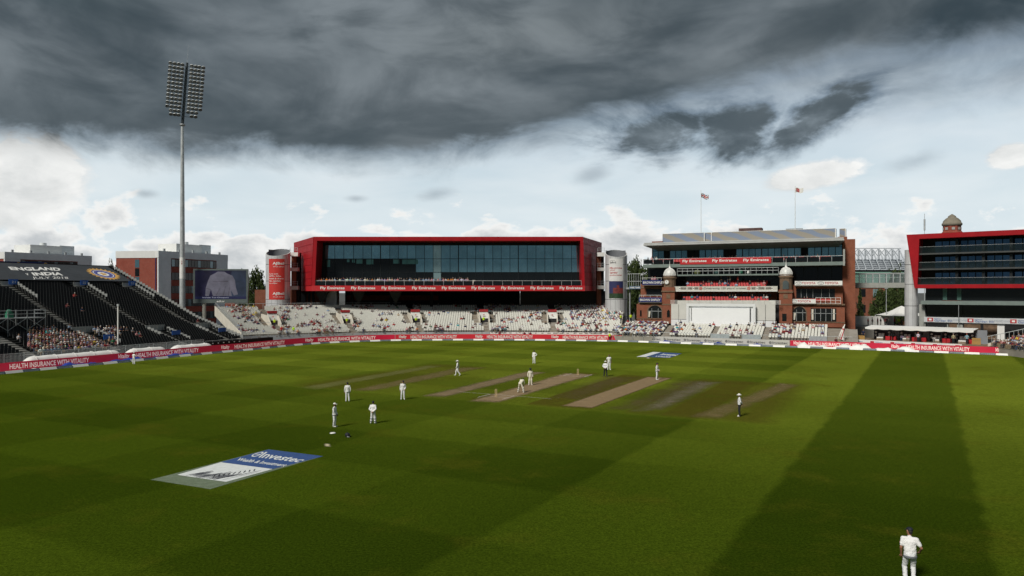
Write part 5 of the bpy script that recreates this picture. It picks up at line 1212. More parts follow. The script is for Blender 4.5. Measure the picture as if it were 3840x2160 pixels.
for x in (548, 660, 1184, 1307): m = MB(); m.box(Q(x-5, 880, dP)[0], Q(x+5, 880, dP)[0], -dP-.02, -dP-.01, zp0+.15, zp1-.15); m.build('print_tile', WHITE, par); m = MB(); c_ = Q(x, 880, dP)[0]; m.cyl((c_, -dP-.03, (zp0+zp1)/2), (c_, -dP-.02, (zp0+zp1)/2), .12, None, 8); m.build('print_dot', LETTER_D, par)
for x in (720, 1115): c_ = Q(x, 880, dP)[0]; m = MB(); [m.ball((c_+.22*math.cos(k*1.26), -dP-.02, (zp0+zp1)/2+.22*math.sin(k*1.26)), (.17, .02, .17), 6, 4) for k in range(5)]; m.build('rose_emblem', M('faded_red_print'), par)
pbox('lower_wall', BRICK_P, 500, 1350, 905, 1000, 0, .4)
for k in range(12): x = 560+k*63; pbox('window', GLASS_D, x, x+46, 925, 955, .08, .06)
PSEATS += seat_rows('low', 0, 0, [4.2, 3.4], Q(930, 985, 4.2)[1]-.35, .38, [(570, 1295)], SEAT_R, 3)
for k in range(9): x = 527+k*90; pbox('parapet_panel', M('pale_panel', (.60, .60, .56), .7, 0, .08), x, x+88.6, 980, 1016, 5.2, .2)
m = MB(); a0, a1 = Q(470, 1000, 5.2)[0], Q(525, 1000, 5.2)[0]; z1_, z0_ = Q(500, 980, 5.2)[1], Q(500, 1005, 5.2)[1]
for z in np.linspace(z0_, z1_, 4): m.cyl((a0, -5.2, z), (a1, -5.2, z), .04, None, 5)
a2, a3 = Q(1292, 1000, 5.2)[0], Q(1380, 1000, 5.2)[0]
for z in np.linspace(z0_, z1_, 4): m.cyl((a2, -5.2, z), (a3, -5.2, z), .04, None, 5)
m.build('parapet_rail', WHITE, r)
# towers with domes
def dome_tower(x0, x1, clock):
    xc = (x0+x1)/2; a0, a1 = Q(x0, 800, DT)[0], Q(x1, 800, DT)[0]; W = a1-a0; ac = (a0+a1)/2
    t = empty('corner_tower', (ac, -DT+W/2, 0)); t.parent = r; h = W/2
    zz = lambda y: Q(xc, y, DT)[1]
    zD, zC0, zC1, zS0, zBr, zBt = zz(778 if clock else 770), zz(798 if clock else 790), zz(780 if clock else 770), zz(872 if clock else 892), zz(900 if clock else 906), zz(1170)
    m = MB(); prof = [(h*.98*math.cos(q*math.pi/16), zD+h*1.30*math.sin(q*math.pi/16)) for q in range(8)]+[(.12, zD+h*1.32)]
    m.lathe((0, 0, 0), [(h*1.02, zD-.1)]+prof, 24); m.build('dome', M('dome_lead', (.62, .63, .62), .5, .1, .1, 1), t)
    m = MB()
    for k in range(24):
        a = k*math.pi/12; pts = [(p[0]*1.015*math.cos(a), p[0]*1.015*math.sin(a), p[1]) for p in prof]
        for p, q in zip(pts, pts[1:]): m.cyl(p, q, .03, None, 4, caps=False)
    m.build('dome_ribs', WHITE, t)
    m = MB(); ztop = zz(650 if clock else 634); m.lathe((0, 0, 0), [(.26, zD+h*1.28), (.12, zD+h*1.55), (.06, zD+h*1.75), (.02, ztop)], 8); m.build('finial', WHITE, t)
    m = MB(); m.lathe((0, 0, 0), [(h*1.0, zC0-.2), (h*1.08, zC0), (h*1.16, zC0+.22), (h*1.02, zC0+.25), (h*.98, zC1), (h*1.08, zC1+.05), (h*1.02, zC1+.12), (.1, zC1+.12)], 24); m.build('cornice', STONE, t)
    m = MB(); m.lathe((0, 0, 0), [(h*.97, zS0), (h*.97, zC0-.15)], 12, 0, False); m.build('stone_drum', STONE, t)
    m = MB(); m.box(-h*1.02, h*1.02, -h*1.02, h*1.02, zBr, zS0); m.build('brick_stage', BRICK_P, t)
    m = MB(); m.box(-h*1.12, h*1.12, -h*1.12, h*1.12, zBr-.28, zBr); m.build('string_course', STONE, t)
    m = MB(); m.box(-h*.98, h*.98, -h*.98, h*.98, zBt, zBr-.28); m.build('brick_shaft', BRICK_P, t)
    m = MB(); z_ = zz(1014); m.box(-h*1.03, h*1.03, -h*1.03, h*1.03, z_-.12, z_+.12); m.build('lower_course', STONE, t)
    m = MB(); m.box(-.42, .42, -h-.03, -h+.1, zz(965), zz(930)); m.build('carved_panel', STONE, t)
    if clock:
        zc_ = zz(829); ox = Q(440, 829, DT)[0]-ac
        c = empty('clock', (ox, -h*1.0, zc_)); c.parent = t; c.scale = (.56, .56, .56)
        m = MB(); m.cyl((0, -.02, 0), (0, -.22, 0), .82, .82, 28); m.build('clock_face', WHITE, c)
        m = MB(); m.lathe((0, 0, 0), [(.80, -.02), (.93, -.02), (.93, .06), (.80, .06)], 28); o = m.build('clock_rim', STONE, c); o.rotation_euler = (math.pi/2, 0, 0); o.location = (0, -.20, 0)
        m = MB()
        for ang, L, w_ in ((math.radians(-22), .60, .05), (math.radians(-8), .42, .07)):
            dx, dz = math.sin(ang), math.cos(ang); m.add([(-dz*w_-dx*.1, -.235, dx*w_-dz*.1), (dz*w_-dx*.1, -.235, -dx*w_-dz*.1), (dx*L+dz*w_*.5, -.235, dz*L-dx*w_*.5), (dx*L-dz*w_*.5, -.235, dz*L+dx*w_*.5)], [(0, 1, 2, 3)])
        for k in range(12): a = k*math.pi/6; m.box(.66*math.sin(a)-.03, .66*math.sin(a)+.03, -.232, -.226, .66*math.cos(a)-.06, .66*math.cos(a)+.06)
        m.build('clock_hands', LETTER_D, c)
    else:
        m = MB(); m.prism([(-.55, zS0+.1), (.55, zS0+.1), (.55, zC0-1.0), (.25, zC0-.65), (-.25, zC0-.65), (-.55, zC0-1.0)], -h-.02, -h+.2); m.build('arched_louvre', M('louvre_green', (.06, .08, .085), .6), t)
    if clock:
        m = MB(); m.prism([(-.3, zz(1118)), (.3, zz(1118)), (.3, zz(1070)), (0, zz(1055)), (-.3, zz(1070))], -h-.05, -h+.1); m.build('slit_window', GLASS_D, t)
dome_tower(402, 505, True); dome_tower(1364, 1474, False)
# left wing
dW = 3.0
pbox('wing_wall', BRICK_P, 225, 402, 845, 1180, dW-1, 3); pbox('wing_lower_wall', BRICK_P, 192, 402, 1010, 1180, dW, 2.5); pbox('wing_string', STONE, 190, 402, 1128, 1134, dW+.1, .3); pbox('wing_string', STONE, 205, 402, 1000, 1010, dW+.1, 1)
pbox('wing_window', GLASS_D, 272, 400, 885, 946, dW-.95, .1); pbox('wing_lintel', STONE, 228, 402, 868, 880, dW-.93, .1)
pbox('slit_window', GLASS_D, 219, 233, 1062, 1112, dW+.03, .1)
def arch(x0, x1, y0, y1, d, par):
    a0, a1 = Q(x0, y1, d)[0], Q(x1, y1, d)[0]; zb_, zt_ = Q((x0+x1)/2, y1, d)[1], Q((x0+x1)/2, y0, d)[1]; w = (a1-a0)/2; ac = (a0+a1)/2; hs = zt_-min(w, (zt_-zb_)*.45)
    def poly(s_, bot): ws_ = w*s_; return [(ac-ws_, bot), (ac+ws_, bot)]+[(ac+ws_*math.cos(k*math.pi/12), hs+(zt_-hs)*(s_)*math.sin(k*math.pi/12)) for k in range(13)]
    e = empty('arched_window', (0, 0, 0)); e.parent = par
    m = MB(); o_, i_ = poly(1.16, zb_), poly(1., zb_); n_ = len(o_); m.add([(p[0], -d-.05, p[1]) for p in o_]+[(p[0], -d-.05, p[1]) for p in i_], [(k, (k+1) % n_, (k+1) % n_+n_, k+n_) for k in range(1, n_)]); m.build('stone_surround', STONE, e)
    m = MB(); m.add([(p[0], -d-.02, p[1]) for p in i_], [tuple(range(n_))]); m.build('pane', GLASS_D, e)
    m = MB(); m.box(a0, a1, -d-.07, -d-.03, hs-.06, hs+.06); m.box(ac-w*.45-.04, ac-w*.45+.04, -d-.07, -d-.03, zb_, hs+.6); m.box(ac+w*.5-.04, ac+w*.5+.04, -d-.07, -d-.03, zb_, hs+.6); m.build('glazing_bars', GREY, e)
    m = MB(); m.add([(a0+.05, -d-.04, zb_+.2), (a0+.35, -d-.04, zb_+.2), (a0+.55, -d-.04, hs), (a0+.1, -d-.04, hs)], [(0, 1, 2, 3)]); m.build('curtain', OFFWHITE, e)
arch(287, 398, 1022, 1126, dW, r); arch(1480, 1586, 1032, 1150, dW, r)
for (x0, x1, y0, y1, tx, mt, lm, logo) in ((236, 398, 812, 852, 'BROWN SHIPLEY', NAVY, LETTER, 0), (210, 398, 955, 994, 'BROWN SHIPLEY', NAVY, LETTER, 0)):
    a0, a1, z0, z1 = pbox('sponsor_sign', mt, x0, x1, y0, y1, dW+.6, .1); sg_ = r.children[-1]; sign_text(tx, a0+.25, a1+.55 if y0 < 900 else a1-.25, z0+.22, z1-.30, -dW-.63, lm, r, .012)
    m = MB(); m.cyl((a0, -dW-.5, z1+.45), (a1, -dW-.5, z1+.45), .04, None, 5); [m.cyl((a0+(a1-a0)*t, -dW-.5, z1-.2), (a0+(a1-a0)*t, -dW-.5, z1+.45), .035, None, 5) for t in (.02, .1, .2, .5, .8, .98)]; m.build('sign_rail', WHITE, r)
    m = MB(); m.box(a0, a1, -dW-.5, -dW+1, z0-.15, z0-.02); m.build('balcony_floor', CONC, r)
# right wing
pbox('wing_wall', BRICK_P, 1476, 1890, 852, 1190, dW-1, 3); pbox('wing_lower_wall', BRICK_P, 1474, 1906, 1018, 1200, dW-.03, 2.5); pbox('wing_cornice', STONE, 1440, 1908, 1008, 1020, dW+.35, 1.2); pbox('wing_string', STONE, 1476, 1908, 1155, 1162, dW+.08, .3)
pbox('wing_window', GLASS_D, 1506, 1824, 884, 962, dW-.95, .1)
for x in (1545, 1590, 1642, 1712, 1778): pbox('window_bar', GREY, x, x+3, 886, 960, dW-.9, .05)
pbox('bay_window', GLASS_D, 1626, 1836, 1046, 1154, dW+.03, .1)
for x in (1660, 1705, 1748, 1795): pbox('window_bar', GREY, x, x+4, 1048, 1152, dW+.08, .05)
pbox('window_bar', GREY, 1626, 1836, 1086, 1090, dW+.08, .05)
for x0 in (1632, 1808): pbox('curtain', OFFWHITE, x0, x0+16, 1052, 1140, dW+.06, .02)
pbox('small_window', GLASS_D, 1390, 1426, 1090, 1150, DT+.03, .1)
pbox('recess_dark', DARK, 1338, 1366, 1020, 1190, 3.5, .5)
def emblem(ac, zc_, w, h, y, mat, par):
    m = MB()
    for cx_, cz_, rx, rz in ((0, 0, w, h), (0, h*.05, w*.32, h*.92), (0, h*.45, w*.72, h*.42)):
        q = [(cx_+rx*math.cos(k*math.pi/12), cz_+rz*math.sin(k*math.pi/12)) for k in range(24)]; k_ = .86
        m.add([(ac+p[0], y, zc_+p[1]) for p in q]+[(ac+cx_+(p[0]-cx_)*k_, y, zc_+cz_+(p[1]-cz_)*k_) for p in q], [(i, (i+1) % 24, (i+1) % 24+24, i+24) for i in range(24)])
    m.build('ellipse_emblem', mat, par)
TG = M('emblem_grey', (.25, .26, .27), .5)
for x0, x1, y0, y1, items in ((1494, 1886, 820, 856, ((1525, 1552, 1665), (1708, 1740, 1853))), (1432, 1664, 970, 1005, ((1487, 1516, 1628),))):
    d = dW+.7; a0, a1, z0, z1 = pbox('sponsor_sign', WHITE, x0, x1, y0, y1, d, .12)
    for e_, t0, t1 in items:
        emblem(Q(e_, 838, d)[0], (z0+z1)/2, .58, .33, -d-.03, TG, r); sign_text('TOYOTA', Q(t0, 838, d)[0], Q(t1, 838, d)[0], z0+.20, z1-.20, -d-.03, LETTER_R, r, .015)
    m = MB(); m.box(a0, a1, -d+.12, -dW+1.1, z0-.15, z0+.05); m.build('balcony_floor', CONC, r)
d = dW+.7; a0, a1 = Q(1666, 990, d)[0], Q(1872, 985, d)[0]; z1_, z0_ = Q(1770, 958, d)[1], Q(1770, 1004, d)[1]; m = MB()
for z in np.linspace(z0_, z1_, 3): m.cyl((a0, -d, z), (a1, -d, z), .035, None, 5)
for t in np.linspace(0, 1, 6): m.cyl((a0+(a1-a0)*t, -d, z0_-.1), (a0+(a1-a0)*t, -d, z1_), .04, None, 5)
m.build('balcony_rail', WHITE, r); PSEATS += seat_rows('right', 0, 0, [2.9], z0_, .3, [(1560, 1800)], SEAT_R, 3)
# flagpoles on the roof
def flag(x, y0, y1, yb, i, label, kind, d=-5):
    base = pv.Z(4, x, yb, d); top = pv.Z(4, x, y0, d); w0 = pv.w(base[0], d, base[1]); f = empty('flagpole', w0, 0); tag(f, label, 'flagpole', 'flagpoles on the pavilion roof'); h_ = top[1]-base[1]
    m = MB(); m.cyl((0, 0, -.2), (0, 0, h_), .07, .04, 6); m.build('pole', WHITE, f)
    L, hh = 1.7, 1.0; N = 10; zt = h_-.7 if kind == 'union' else h_-.4; droop = .5 if kind == 'union' else .05
    def fp(u, v, o=0.): return (.05+L*u*(.92), .25*math.sin(u*5)*u+o, zt-hh*(1-v)-droop*u*L*.5+.1*math.sin(u*7))
    def patch(u0, u1, v0, v1, mt, nm, o):
        m = MB()
        for j in range(N+1): u = u0+(u1-u0)*j/N; m.v += [fp(u, v0, o), fp(u, v1, o)]
        for j in range(N): m.f.append([2*j, 2*j+2, 2*j+3, 2*j+1]); m.mi.append(0); m.sm.append(True)
        return m.build(nm, mt, f)
    FB, FR = M('flag_blue', (.02, .03, .16), .8), M('flag_red', (.42, .02, .03), .8)
    if kind == 'union':
        patch(0, 1, 0, 1, FB, 'flag_cloth', 0)
        for o in (-.02, .02):
            m = MB()
            for (u0, v0, u1, v1) in ((0, 0, 1, 1), (0, 1, 1, 0)):
                for k in range(N):
                    a, b = k/N, (k+1)/N; q = [(u0+(u1-u0)*t, v0+(v1-v0)*t) for t in (a, b)]; m.add([fp(q[0][0], q[0][1]-.1, o), fp(q[1][0], q[1][1]-.1, o), fp(q[1][0], q[1][1]+.1, o), fp(q[0][0], q[0][1]+.1, o)], [(0, 1, 2, 3)])
            m.build('white_saltire', WHITE, f); patch(0, 1, .33, .67, WHITE, 'white_bar', o*1.5); patch(.40, .60, 0, 1, WHITE, 'white_bar', o*1.6); patch(0, 1, .40, .60, FR, 'red_bar', o*2); patch(.45, .55, 0, 1, FR, 'red_bar', o*2.1)
    else:
        patch(0, 1, 0, 1, WHITE, 'flag_cloth', 0)
        for o in (-.02, .02): patch(.12, .55, .15, .85, FR, 'red_field', o); patch(.22, .45, .35, .65, M('flag_pink', (.6, .25, .25), .8), 'rose_field', o*1.5)
flag(722, 72, 0, 430, 0, 'thin roof flagpole flying a drooping red white and blue flag', 'union'); flag(1497, 38, 0, 395, 0, 'thin roof flagpole flying a white flag with red badge', 'club')
# sight screen
ss = Frame(pv.w(0, 6.2, 0).xy, pv.w(40, 6.2, 0).xy); sr = ss.root('sight_screen'); tag(sr, 'big white sight screen in front of the pavilion', 'sight screen')
def SQ(x, y, d=0.): return ss.Z(4, x, y, d)
SCW = M('screen_white', (.74, .76, .78), .6, 0, .03, .5); SCP = M('screen_pale_panel', (.60, .60, .57), .7, 0, .05, .6)
zt, zm, zb = SQ(900, 1012)[1], SQ(900, 1142)[1], SQ(900, 1196)[1]-.8
for x0, x1 in ((476, 538), (540, 604), (1172, 1252), (1254, 1335)):
    m = MB(); a0, a1 = SQ(x0, 1100)[0], SQ(x1, 1100)[0]; m.box(a0, a1-.03, 0, .2, zm+.04, zt); m.build('side_panel', SCP, sr); m = MB(); m.box(a0, a1-.03, 0, .2, zb, zm-.04); m.build('base_panel', SCW, sr)
a0, a1 = SQ(603, 1100, .8)[0], SQ(1172, 1100, .8)[0]; zt2, zb2 = SQ(900, 1012, .8)[1], SQ(900, 1192, .8)[1]-.8
m = MB(); m.box(a0, a1, -.8, -.55, zb2, zt2); m.build('centre_backing', SCW, sr)
m = MB(); m.box(a0, a1, -1.1, -.81, zt2-.45, zt2+.1); m.box(a0, a0+.5, -1.1, -.81, zb2, zt2-.46); m.box(a1-.5, a1, -1.1, -.81, zb2, zt2-.46); m.build('centre_frame', SCW, sr)
m = MB(); m.box(a0+1.15, a1-1.1, -1.2, -.85, zb2+.6, zt2-.75); m.build('centre_screen', M('screen_bright', (.88, .90, .93), .5, 0, .02, .5), sr)
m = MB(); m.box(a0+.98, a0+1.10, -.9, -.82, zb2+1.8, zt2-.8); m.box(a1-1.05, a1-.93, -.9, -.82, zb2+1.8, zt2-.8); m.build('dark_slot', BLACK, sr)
# pavilion lower seats
ps = pv.root('pavilion_terrace'); tag(ps, 'low bank of white seats in front of the brick pavilion', 'grandstand'); bpy.context.view_layer.update()
NRP = 9; D0, DST = 14.6, .92
def psz(k): return 1.05+k*.23
a0s, a1s = pv.Z(4, 45, 1290, 14)[0], pv.Z(4, 1815, 1300, 14)[0]
aisl = [(pv.Z(4, q, 1250, 11)[0], w_) for q, w_ in ((455, .72), (835, .6), (1265, .68), (1850, 1.8))]
m = MB()
for k in range(NRP): d = D0-k*DST; m.box(a0s-1, a1s+4, -d-.46, -d+.46, 0, psz(k))
m.build('terrace', CONC, ps); seats = []
for k in range(NRP):
    d = D0-k*DST; q = a0s
    while q < a1s+1:
        if not any(abs(q-c) < w_ for c, w_ in aisl): seats.append((q, -d, psz(k), 0.)); ALLSEATS.append(('pav', pv.w(q, d, psz(k)), pv.rz))
        q += .56
seat_set(ps, 'seat', seats, SEAT_W)
for c, w_ in aisl:
    m = MB()
    for k in range(NRP): d = D0-k*DST; m.box(c-w_+.02, c+w_-.02, -d-.44, -d+.2, psz(k), psz(k)+.10)
    m.build('stair_flight', STEP, ps)
m = MB(); d = D0+.6
m.cyl((a0s-1, -d, 1.9), (a1s+3, -d, 1.9), .04, None, 6); [m.cyl((a0s-1+(a1s-a0s+4)*t, -d, 0), (a0s-1+(a1s-a0s+4)*t, -d, 1.9), .035, None, 5) for t in np.linspace(0, 1, 22)]; m.build('front_rail', GALV, ps)
for x0, x1 in ((800, 955), (1060, 1215), (1610, 1760)): q0, q1 = pv.Z(4, x0, 1290, d)[0], pv.Z(4, x1, 1290, d)[0]; m = MB(); m.box(q0, q1, -d-.03, -d+.03, .95, 1.85); m.build('glazed_screen', M('frosted_panel', (.42, .47, .50), .3, .2), ps)
def clear_glass(nm='clear_glass', col=(.22, .27, .29)):
    if nm in MATS: return MATS[nm]
    m = bpy.data.materials.new(nm); MATS[nm] = m; m.use_nodes = True; T = NT(m.node_tree); b = T.n['Principled BSDF']; out = T.n['Material Output']; b.inputs['Base Color'].default_value = (*col, 1); b.inputs['Roughness'].default_value = .08
    tr = T.add('ShaderNodeBsdfTransparent'); mx = T.add('ShaderNodeMixShader'); n = T.noise(T.add('ShaderNodeTexCoord').outputs['Object'], .5, 3); T.l.new(T.ss(n, .3, .7, .22, .42), mx.inputs[0]); T.l.new(tr.outputs[0], mx.inputs[1]); T.l.new(b.outputs[0], mx.inputs[2]); T.l.new(mx.outputs[0], out.inputs[0]); return m
# ------------------------------------------------------------------ hotel on the right
ht = Frame((76, 140), (106, 114.3)); r = ht.root('hotel_building'); tag(r, 'red framed glass hotel at the picture edge', 'building')
def hq(x, y, d=0.): return ht.Z(5, x, y, d)
XR = 2150                                   # runs on past the frame
def flat(x, y, d=0.): return hq(x, y, d)
zT = hq(722, 290)[1]; zB = hq(790, 775)[1]; zbi = hq(835, 742)[1]; zti = hq(866, 326, 0)[1]
aT, aB, aR = hq(722, 290)[0], hq(790, 775)[0], 48.0
iT, iB = hq(775, 322)[0]+1.2, hq(822, 742)[0]
m = MB(); m.prism([(aT, zT), (aR, zT), (aR, zti), (iT, zti)], 0, 4.2); m.build('frame_head', RED, r)
m = MB(); m.prism([(aT, zT), (iT, zti), (iB, zbi), (aB, zbi)], 0, 4.2); m.build('frame_jamb', RED, r)
m = MB(); m.prism([(aB, zbi-.003), (aR, zbi-.003), (aR, zB), (aB+.12, zB)], 0, 4.2); m.build('frame_sill', RED, r)
m = MB(); m.box(aT+.3, aR, 4.25, 16, zB, zT-.1); m.build('upper_core', DARK, r)
m = MB(); m.box(aT+.3, aR, .3, 16, zT-.4, zT-.05); m.build('roof', GREY, r)
HD = 3.0
for (y0, y1) in ((350, 455), (490, 595), (635, 738)):
    zc1, zc0 = hq(1100, y0, -HD)[1], hq(1100, y1, -HD)[1]
    m = MB(); m.box(iB-.3, aR, .6, HD+1.2, zc0-.32, zc0-.04); m.build('floor_slab', M('slab_dark', (.055, .06, .062), .7), r)
    m = MB(); m.box(iB-.2, aR, .62, .66, zc0-.02, zc0+1.15); m.build('glass_balustrade', clear_glass('smoked_glass', (.02, .032, .033)), r)
    m = MB(); m.cyl((iB-.2, .64, zc0+1.18), (aR, .64, zc0+1.18), .03, None, 5); m.build('balustrade_rail', GREY, r)
    a = hq(980, y0, -HD)[0]; k = 0
    while a < 40:
        w_ = 1.22; 
        if k % 4 != 3:
            m = MB(); m.box(a+.08, a+w_-.08, HD+.02, HD+.06, zc0+.05, zc1); m.build('window_pane', GLASS_H, r)
        else: m = MB(); m.box(a-.02, a+w_*.35, HD-1.6, HD+.1, zc0, zc1+.2); m.build('fin_wall', MULL, r)
        a += w_ if k % 4 != 3 else .55; k += 1
    m = MB(); m.box(iT-.5, 40, HD+.08, HD+.4, zc0-.3, zc1+.6); m.build('window_backing', DARK, r)
# lower floors
zl1, zl0 = zB, hq(1000, 885, -2)[1]
m = MB(); m.box(aB+1.6, aR, 2.0, 2.1, zl0, zl1); m.build('lower_glazing', GLASS_D, r)
for q in (1052, 1180): a = hq(q, 820, -1.95)[0]; m = MB(); m.box(a, a+.7, 1.93, 1.97, zl0+.1, zl0+2.4); m.build('pale_curtain', M('teal_curtain', (.06, .14, .12), .6), r)
m = MB(); m.box(aB+1.2, aR, -.3, 3, zl0-.75, zl0-.05); m.build('slab_band', GREEN_GREY, r)
zm0 = hq(1000, 1035, -2)[1]; m = MB(); m.box(hq(880, 900, -2)[0], aR, 2.0, 2.1, zm0, zl0-.75); m.build('lounge_glazing', GLASS_D, r)
m = MB(); p0 = hq(838, 905, -1)[0]; p1 = hq(880, 1040, -1)[0]; m.prism([(p0, zl0-.75), (hq(880, 910, -1)[0], zl0-.75), (hq(895, 1035, -1)[0], zm0-.1), (hq(895, 1035, -1)[0], 0), (p0, 0)], 1.0, 4); m.build('raking_wall', M('render_grey'), r)
zn1, zn0 = hq(1300, 1042, -.6)[1], hq(1300, 1090, -.6)[1]; a0 = hq(882, 1050, -.6)[0]
m = MB(); m.box(a0, aR, .6, .8, zn0, zn1); band = m.build('sign_band', M('sign_band_white', (.56, .58, .60), .6, 0, .06), r)
for q in (912, 1275, 1662):
    a, z = hq(q, 1062, -.58); m = MB(); m.box(a, a+.95, .56, .59, zn0+.15, zn1-.15); m.build('red_tile', LETTER_R, band); m = MB(); m.box(a+.25, a+.72, .53, .555, zn0+.32, zn1-.32); m.build('tile_mark', WHITE, band)
    sign_text('Hilton', a+1.15, a+2.3, zn1-.45, zn1-.18, .57, M('sign_blue', (.05, .12, .35), .5), band); sign_text('Garden Inn', a+1.15, a+4.1, zn0+.15, zn0+.50, .57, M('sign_blue'), band, .01)
for q in (1098, 1470): a, z = hq(q, 1062, -.58); sign_text('#HGICricket', a, a+3.9, zn0+.28, zn0+.68, .57, M('sign_faint', (.36, .40, .46), .5), band)
m = MB(); m.box(a0+.2, aR, 3.2, 3.4, 0, zn0); m.build('ground_back_wall', DARK, r)
for q0, q1 in ((872, 890), (1090, 1100), (1180, 1232), (1545, 1610)):
    x0, x1 = hq(q0, 1120, -1)[0], hq(q1, 1120, -1)[0]; m = MB(); m.box(x0, x1, 1, 1.6, 0, zn0); m.build('ground_pier', WHITE if q0 > 1500 else M('render_grey'), r)
for q in (1090, 1245, 1420): x0 = hq(q, 1110, -3.1)[0]; m = MB(); m.box(x0, x0+2.6, 3.1, 3.19, 1.2, zn0-.3); m.build('lit_opening', M('interior_brown', (.16, .10, .06), .7, 0, .5, 1), r)
m = MB(); x0 = hq(1195, 900, .2)[0]; m.cyl((x0, -.2, 0), (x0, -.2, zl0-.6), .06, None, 6); m.build('drain_pipe', GREY, r)
# silver column at its end
c0, c1 = P(*S(5, 725, 600), 141), P(*S(5, 832, 600), 141); R = (c1.x-c0.x)/2; cz = P(*S(5, 725, 425), 141).z
e = empty('silver_column', ((c0.x+c1.x)/2, 141.5, 0)); tag(e, 'tall silver clad round column at the end of the hotel', 'column'); zs = [0, 3.1, 7.2, 11.4, 15.2, cz]
for k in range(5):
    for s_ in range(10):
        t0, t1 = 2*math.pi*s_/10+.01, 2*math.pi*(s_+1)/10-.01; m = MB(); vs_ = []
        for j in range(4): t = t0+(t1-t0)*j/3; vs_ += [(R*math.cos(t), R*math.sin(t), zs[k]+.05), (R*math.cos(t), R*math.sin(t), zs[k+1]-.05)]
        m.add(vs_, [(2*j, 2*j+2, 2*j+3, 2*j+1) for j in range(3)], 0, True); m.build('cladding_panel', SILVER, e)
m = MB(); m.lathe((0, 0, 0), [(R-.05, 0), (R-.05, cz-.06), (.05, cz-.06)], 24); m.build('inner_drum', M('drum_inner_grey'), e)
# glass footbridge
fb = Frame(P(*S(5, 238, 700), 150).xy, P(*S(5, 728, 700), 146).xy); r = fb.root('footbridge'); tag(r, 'glazed footbridge joining the pavilion and the hotel', 'footbridge')
zt, zb = fb.Z(5, 480, 636)[1], fb.Z(5, 480, 770)[1]
for nm, z0, z1 in (('deck', zb, zb+1.0), ('top_beam', zt-.25, zt)): m = MB(); m.box(0, fb.len, 0, 2.6, z0, z1); m.build(nm, M('render_grey') if nm == 'deck' else GREY, r)
m = MB()
for k in range(9): x = fb.len*k/8; m.box(x-.08, x+.08, -.02, .1, zb+1, zt-.25); m.box(x-.08, x+.08, 2.5, 2.6, zb+1, zt-.25)
m.cyl((0, .05, zb+2.1), (fb.len, .05, zb+2.1), .03, None, 5); m.build('bridge_posts', GALV, r)
CLG = clear_glass()
for k in range(8): x = fb.len*k/8; m = MB(); m.box(x+.1, x+fb.len/8-.1, .03, .05, zb+1, zt-.26); m.build('glass_pane', CLG, r)
# far football ground roof with white masts
fs = Frame(P(3200, 980, 620).xy, P(3425, 980, 620).xy); r = fs.root('distant_stadium'); tag(r, 'distant pale steel stadium roof beyond the footbridge', 'stadium')
STL = M('pale_far_steel', (.42, .46, .50), .7, .1, .1, .05)
z0, z1, z2 = fs.az(3300, 1012)[1], fs.az(3300, 968)[1], fs.az(3300, 926)[1]
m = MB(); m.hexa([(0, 0, z0), (fs.len, 0, z0), (fs.len, 40, z0), (0, 40, z0)], [(0, 22, z1), (fs.len, 22, z1), (fs.len, 40, z1), (0, 40, z1)]); m.build('roof_slope', STL, r); m = MB(); m.box(0, fs.len, 5, 40, 0, z0); m.build('stand_body', M('far_dark', (.10, .11, .12), .8), r)
for k in range(5): m = MB(); t = .12+.18*k; m.box(0, fs.len, 22*t-1, 22*t-.2, z0+(z1-z0)*t+.2, z0+(z1-z0)*t+.9); m.build('roof_louvre', M('far_louvre', (.24, .27, .30), .7), r)
m = MB()
for k in range(9):
    x = fs.len*(k+.3)/8.6; m.cyl((x, 20, z1), (x, 20, z2), .9, .5, 5); m.cyl((x, 20, z2), (x-2.5, 0, z0), .5, .5, 4)
    if k < 8: x2 = fs.len*(k+1.3)/8.6; m.cyl((x, 20, z2), (x2, 20, z1+2), .35, None, 4); m.cyl((x2, 20, z2), (x, 20, z1+2), .35, None, 4)
m.cyl((0, 20, z2), (fs.len, 20, z2), .4, None, 4); m.build('roof_masts', STL, r)
# town hall dome behind the hotel
tp = P(3570, 872, 300); r = empty('town_hall_tower', (tp.x, tp.y, 0)); tag(r, 'octagonal brick tower with stone cupola rising behind the hotel roof', 'tower'); k_ = 300/F
W = 34*k_*.98; z0, z1, z2, z3, z4 = [P(3570, q, 300).z for q in (872, 848, 838, 815, 803)]
m = MB(); m.lathe((0, 0, 0), [(W*1.05, 0), (W*1.05, z0), (W*.92, z0+.6), (W*.92, z1)], 8, 0, False); m.build('brick_stage', BRICK_B, r)
m = MB(); m.lathe((0, 0, 0), [(W*.90, z1), (W*1.02, z1+.4), (W*1.02, z2), (W*.93, z2+.2), (W*.88, z2+1), (W*.62, z3-.5), (W*.40, z3), (W*.42, z3+.3), (W*.22, z3+.9), (.2, z4)], 16); m.build('cupola', M('cupola_stone', (.20, .18, .14), .85, 0, .25, .5, .3), r)
for k in range(8): a = k*math.pi/4+math.pi/8; m = MB(); m.box(-.55, .55, -.15, .15, z0+1.0, z1-.6); o = m.build('louvre_window', M('pale_louvre', (.38, .38, .36), .7), r); q = W*.92*math.cos(math.pi/8)+.03; o.location = (q*math.cos(a), q*math.sin(a), 0); o.rotation_euler = (0, 0, a+math.pi/2)
m = MB(); p = P(3467, 870, 260); z9 = P(3467, 801, 260).z; m.cyl((0, 0, 0), (0, 0, z9), .16, .08, 6); m.cyl((0, 0, z9-6), (0, 0, z9-2), .3, .3, 6); o = m.build('radio_mast', GALV, None, (p.x, p.y, 0)); tag(o, 'thin radio mast behind the hotel roof', 'mast')
